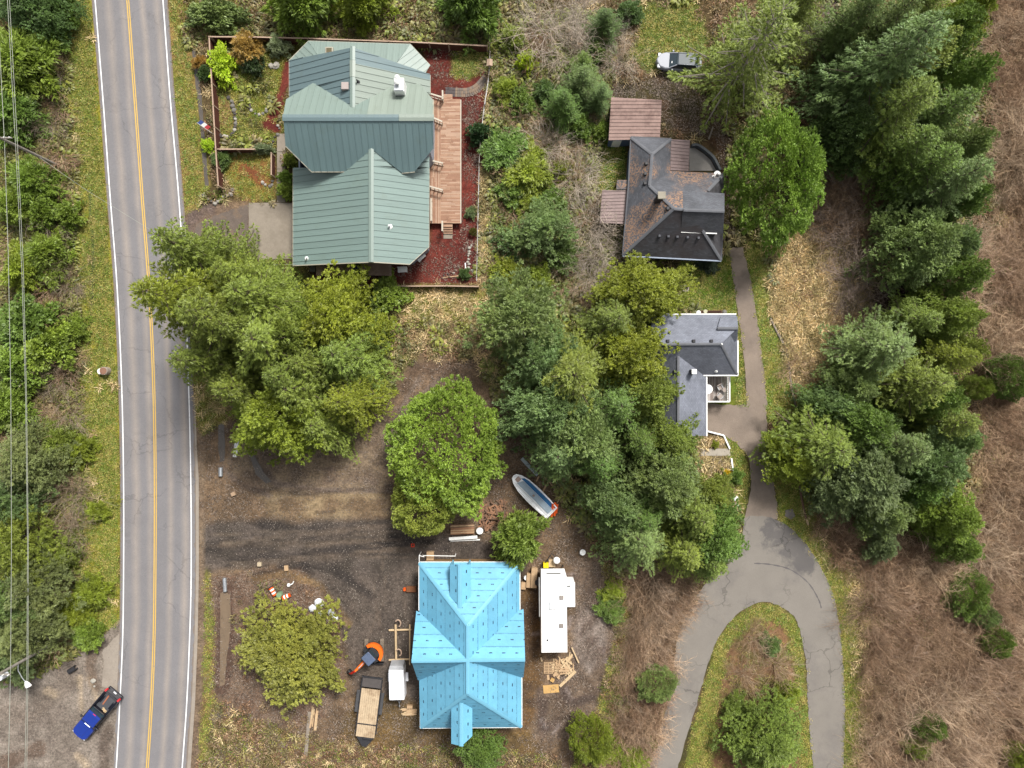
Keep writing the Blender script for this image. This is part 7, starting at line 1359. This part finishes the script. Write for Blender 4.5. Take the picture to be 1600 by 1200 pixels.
b = MB(); b.loft([[(-hw, -L / 2 + .2, .55), (hw, -L / 2 + .2, .55), (hw, -L / 2 + .2, .7), (-hw, -L / 2 + .2, .7)], [(-.2, -L / 2 - .85, .55), (.2, -L / 2 - .85, .55), (.2, -L / 2 - .85, .7), (-.2, -L / 2 - .85, .7)]]); b.build('drawbar', mat('charcoal_paint', C(62, 62, 66), 0.6), r); b = MB(); b.bev((0.3, -L / 2 + .12, .82), (1.0, .2, .2), .02); b.build('toolbox', blk, r); b = MB(); b.tube([(0, -L / 2 - .8, 0), (0, -L / 2 - .8, .6)], .05, 6); b.build('jack_stand', galv, r)
# mini excavator
p = W(583, 1020, 1.0); r = thing('mini_excavator', 'orange mini excavator parked at head of flatbed trailer', 'excavator', (p.x, p.y, 0)); org = mat('orange_machine_paint', C(246, 116, 28, 0.7), 0.4, 0.06, coat=0.3)
trk = mat('muddy_track', C(150, 136, 120), 0.9, 0.2)
for s_ in (-0.82, 0.82):
    b = MB(); prof = [(-1.15, 0.1), (-1.0, 0.0), (1.0, 0.0), (1.15, 0.1), (1.2, 0.28), (1.1, 0.46), (-1.1, 0.46), (-1.2, 0.28)]; b.loft([[(s_ - 0.2, y, z) for y, z in prof], [(s_ + 0.2, y, z) for y, z in prof]])
    for k in range(15): b.box((s_, -1.05 + k * 0.15, 0.47), (0.4, 0.05, 0.05))
    b.build('track', trk, r)
b = MB(); b.box((0, 0, 0.4), (1.3, 0.9, 0.3)); b.build('undercarriage', blk, r)
tw = thing('upper_structure', None, None); tw.parent = r; tw.location = (0, 0, 0); tw.rotation_euler = (0, 0, math.radians(-48))
b = MB(); n = 14; arc = [(1.05 * math.cos(a), 1.0 * math.sin(a)) for a in np.linspace(-0.15, math.pi + 0.15, n)]; inn = [(0.9, -0.65), (-0.9, -0.65)]; ol = arc + [inn[1], inn[0]]; b.prism(ol, 0.6, 1.0); b.build('platform', blk, tw)
b = MB(); o2 = [(1.1 * math.cos(a), 1.08 * math.sin(a)) for a in np.linspace(0.1, math.pi - 0.1, n)]; i2 = [(0.78 * math.cos(a), 0.66 * math.sin(a)) for a in np.linspace(math.pi - 0.1, 0.1, n)]; b.prism(o2 + i2, 0.95, 1.42); b.build('counterweight', org, tw)
b = MB(); b.bev((0.0, 0.15, 1.2), (1.2, 0.8, 0.5), 0.05); b.build('engine_cover', blk, tw)
b = MB(); b.loft([[(-0.62, -0.75, 1.0), (0.5, -0.75, 1.0), (0.5, 0.25, 1.0), (-0.62, 0.25, 1.0)], [(-0.56, -0.68, 2.3), (0.46, -0.68, 2.3), (0.46, 0.2, 2.3), (-0.56, 0.2, 2.3)]]); b.build('cab_glass', glass_c, tw); b = MB(); b.bev((-0.05, -0.25, 2.36), (1.15, 1.0, 0.12), 0.05); b.build('cab_roof', mat('cab_roof_blue_grey', C(108, 124, 154), 0.5), tw)
for x in (-.57, .46):
    for y in (-.68, .2): b = MB(); b.box((x, y, 1.65), (0.07, 0.07, 1.34)); b.build('cab_post', blk, tw)
b = MB(); b.tube([(0.0, -0.7, 1.0), (0.0, -1.5, 1.9), (0.0, -2.2, 2.1)], [0.16, 0.17, 0.12], 6); b.build('boom', org, tw); b = MB(); b.tube([(0, -2.2, 2.1), (0, -2.9, 1.5), (0, -3.35, 0.8)], [0.12, 0.12, 0.09], 6); b.build('dipper_arm', mat('red_arm_paint', C(214, 50, 30, 0.7), 0.45), tw)
b = MB(); b.tube([(0.0, -0.95, 1.5), (0.0, -1.7, 2.25)], 0.06, 6); b.build('hydraulic_ram', galv, tw); b = MB(); b.loft([[(-.3, -3.2, .75), (.3, -3.2, .75), (.3, -3.3, .85), (-.3, -3.3, .85)], [(-.3, -3.25, .1), (.3, -3.25, .1), (.3, -3.75, .3), (-.3, -3.75, .3)]]); b.build('bucket', blk, tw)
b = MB(); b.bev((0, 1.45, 0.25), (1.9, 0.1, 0.4), 0.02) if False else b.bev((0, -1.4, 0.24), (1.9, 0.1, 0.4), 0.02); b.build('dozer_blade', blk, r)
# traffic barrels
obm = mat('barrel_orange', C(242, 98, 30, 0.7), 0.5, 0.06)
def barrel(label, px, py, rz, lying=True, L=0.95):
    p = W(px, py); r = thing('traffic_barrel', label, 'barrel', (p.x, p.y, 0), rz, None)
    for k in range(5): b = MB(); b.cyl(((-0.4 + k * 0.2) * L, 0, 0.27), 0.27 - 0.012 * k, 0.2 * L - 0.005, 14, 0.26 - 0.012 * k, axis='X') if lying else b.cyl((0, 0, 0.1 + k * 0.2), 0.27 - 0.012 * k, 0.195, 14, 0.26 - 0.012 * k); b.build('orange_band' if k % 2 == 0 else 'white_band', obm if k % 2 == 0 else wht, r)
    b = MB(); b.cyl((-0.5 * L - 0.04, 0, 0.27), 0.33, 0.08, 14, axis='X') if lying else b.cyl((0, 0, 0.03), 0.36, 0.06, 14); b.build('base_ring', blk, r)
barrel('orange-and-white traffic barrel lying on its side by roadside tree', 427.5, 923, math.radians(-62)); barrel('orange-and-white traffic barrel tipped towards roadside tree', 449, 931, math.radians(25), L=0.8); b = MB(); b.cyl((0, 0, 0.3), 0.28, 0.6, 14); b.cyl((0, 0, 0.61), 0.25, 0.04, 14); p = W(438.5, 927.5); tag(b.build('green_drum', mat('pale_green_plastic', C(156, 190, 150), 0.5), loc=(p.x, p.y, 0)), 'pale green drum standing between traffic barrels', 'drum')
p = W(452, 913.5); b = MB(); b.sphere((0, 0, 0.18), 0.2, 10, 6, 1, 0.1); b.tube([(0.1, 0, .2), (0.4, 0.15, .2), (0.55, 0.4, 0.25)], 0.06, 6); tag(b.build('white_pail', wht, loc=(p.x, p.y, 0)), 'small white pail on mud above traffic barrels', 'pail')
# plastic-wrapped bags by the tree
bag_m = mat('white_plastic_wrap', (0.55, 0.57, 0.6), 0.35, 0.2, 4, 0.5)
for i, (x, y, s_) in enumerate(((499, 941, 0.5), (489, 950, 0.42), (503, 960, 0.42), (518, 957, 0.4), (524, 966, 0.34))): p = W(x, y); b = MB(); b.sphere((0, 0, s_ * 0.35), s_, 10, 6, 0.5, 0.22); tag(b.build('plastic_bag', bag_m, loc=(p.x, p.y, 0), rz=i), 'crumpled white plastic bag at edge of roadside tree by gravel track', 'bag', 'plastic bags by the roadside tree')
# marker, grey utility stake
p = W(645, 852); b = MB(); n = 4
for sx, sy, w, d in ((-1, 0, .07, .36), (1, 0, .07, .36), (0, -1, .22, .07), (0, 1, .22, .07)): b.box((sx * .145, sy * .145, 0.05), (w, d, 0.08))
tag(b.build('marker_frame', mat('marker_orange_red', C(238, 66, 26, 0.7), 0.6), loc=(p.x, p.y, 0)), 'small orange square frame on gravel above blue-wrapped house', 'marker')
b = MB(); b.bev((0, 0, .16), (1.1, .62, .3), .06); p = W(643, 920); tag(b.build('rubble_sack', mat('rusty_sack', C(150, 100, 68), 0.9, 0.2), loc=(p.x, p.y, 0)), 'brown sack against west wall of blue-wrapped house', 'sack'); b = MB(); b.cyl((0, 0, .12), .22, .24, 12, .12); p = W(632.5, 921); tag(b.build('orange_cone', obm, loc=(p.x, p.y, 0)), 'orange cone at end of the brown sack', 'cone')
# scaffold planks at the north side of the blue house
r = thing('scaffold_frame', 'white scaffold frame at upper left corner of blue-wrapped house', 'scaffold', W(662, 874))
for x0, y0, x1, y1, z in ((655, 868, 655, 877, 1.6), (655, 868, 663, 870, 1.6), (661, 868, 711, 869, 1.0)): b = MB(); b.tube([W(x0, y0, z), W(x1, y1, z)], 0.045, 6); b.build('tube', wht, r, world=True)
for x, y, z in ((655, 868, 1.6), (711, 869, 1.0)): q = W(x, y, z); b = MB(); b.tube([(q.x, q.y, 0), q], 0.045, 6); b.build('upright', wht, r, world=True)
b = MB(); b.box((0, 0, .25), (.72, .85, .5)); p = W(673, 870, .5); o = crate('tan plywood crate at upper wall of blue-wrapped house', 672, 869, (.75, .9), tan2, .5)
# boat on its stand
a = W(804, 745, 1.0); c = W(862, 802, 1.0); d = c - a; ctr = (a + c) / 2; r = thing('boat', 'white and blue open boat lying near firewood heap', 'boat', (ctr.x, ctr.y, 0), math.atan2(d.y, d.x)); hl = d.length / 2 + 0.15; bw = mat('white_gelcoat', (0.8, 0.81, 0.82), 0.3, 0.06, dirt=C(180, 176, 168), dirt_amt=0.3); bb = mat('blue_hull_interior', C(40, 112, 168, 0.65), 0.5, 0.1)
def hull(s, z, k=1.0): return [(x * hl * k, y * s, z) for x, y in ((-1, 0.08), (-0.97, 0.32), (-0.8, 0.62), (-0.5, 0.85), (0, 0.95), (0.6, 0.9), (0.97, 0.8), (0.97, -0.8), (0.6, -0.9), (0, -0.95), (-0.5, -0.85), (-0.8, -0.62), (-0.97, -0.32), (-1, -0.08))]
b = MB(); b.loft([hull(0.45, 0.08, 0.86), hull(0.85, 0.4, 0.95), hull(1.0, 0.85), hull(0.86, 0.88, 0.96), hull(0.84, 0.7, 0.95)], True); b.build('hull', bw, r)
ins = lambda y0, y1, z: [(-hl * 0.72, y0, z), (hl * 0.88, y0, z), (hl * 0.88, y1, z), (-hl * 0.6, y1, z)]
b = MB(); b.loft([ins(0.34, 0.72, 0.6), ins(0.34, 0.74, 0.72)]); b.build('blue_side_deck', bb, r); b = MB(); b.loft([ins(-0.34, 0.32, 0.6), ins(-0.3, 0.32, 0.84)]); b.build('centre_deck', mat('pale_blue_deck', C(196, 216, 232), 0.5), r); b = MB(); b.bev((0.1, -0.02, 0.88), (0.24, 0.2, 0.12), 0.02); b.build('hatch', mat('hatch_tan', C(190, 170, 160), 0.6), r)
b = MB(); b.beam((-hl * .8, -.42, .9), (hl * .9, -.45, .9), .04, .04); b.build('rub_rail', galv, r); b = MB(); b.bev((-hl * 0.78, 0.05, 0.76), (0.45, 0.5, 0.14), 0.04); b.build('bow_seat', mat('bow_tan', C(214, 186, 172), 0.6), r)
r = thing('orange_paddles', 'bright orange paddles leaning against stern of boat', 'paddles', W(867, 798))
for x0, y0, x1, y1 in ((864, 787, 862, 808), (867.5, 785, 866.5, 806), (871, 788, 869, 802)): b = MB(); b.beam(W(x0, y0, 0.9), W(x1, y1, 0.4), 0.22, 0.05); b.build('paddle', obm, r, world=True)
plank('pale blue-grey beam leaning beside boat', 815, 716, 840, 742, 0.36, mat('pale_blue_beam', C(206, 218, 222), 0.5), 0.14, 0.22); plank('tan plank parallel to pale beam by boat', 824, 716, 841, 741, 0.14, tan2); plank('tan prop plank between beam and boat', 838, 752, 842, 744, 0.16, tan2, 0.1); plank('tan prop plank below boat stern', 848, 768, 857, 751, 0.18, tan2, 0.1); plank('tan plank running into brush beside boat', 857, 751, 868, 766, 0.12, tan2, 0.1)
# scrap timber heap and stacked boards
lumber('dark heap of broken scrap timber beside round cedar', 'scrap_heap', 770, 804, 140, 0.9, 1.6, oldw, 0.2, 3.1, 0.14, 0.7, cat='scrap timber', two=mat('red_brown_scrap', C(186, 140, 108), 0.85, 0.2))
r = thing('board_stack', 'flat stack of reddish boards beside scrap timber heap', 'lumber', W(722, 828))
for k in range(9): a = W(704, 820.5 + k * 1.75, .45); c = W(741, 819 + k * 1.75, .45); b = MB(); b.beam(a, c, 0.11, 0.08); b.build('board', random.choice((oldw, tan2, MATS['red_brown_scrap'])), r, world=True)
for x in (708, 736): b = MB(); b.beam(W(x, 820, .2), W(x, 834, .2), .3, .4); b.build('bearer', oldw, r, world=True)
plank('white metal trim length in front of board stack', 702, 841, 746, 838, 0.3, wht, 0.3, 0.12); plank('second white trim length at foot of board stack', 704, 845, 750, 843, 0.12, wht); p = W(750, 828); bucket('black bucket with white rim beside board stack', 750, 828, blk, 0.34, 0.5, lidm=wht)
plank('fallen pale trunk leaning over back brush behind fence', 693, -10, 697, 32, 0.28, graybark_m, 0.4, 0.28); plank('pale weathered branch lying on needles in back yard', 1107, 218, 1114, 199, 0.16, wood_g)
plank('white post lying on mulch beside white stones', 727, 411, 728, 422, 0.12, wht); plank('slim tan board lying on mulch near lower fence', 692, 434, 717, 431, 0.1, tan2)
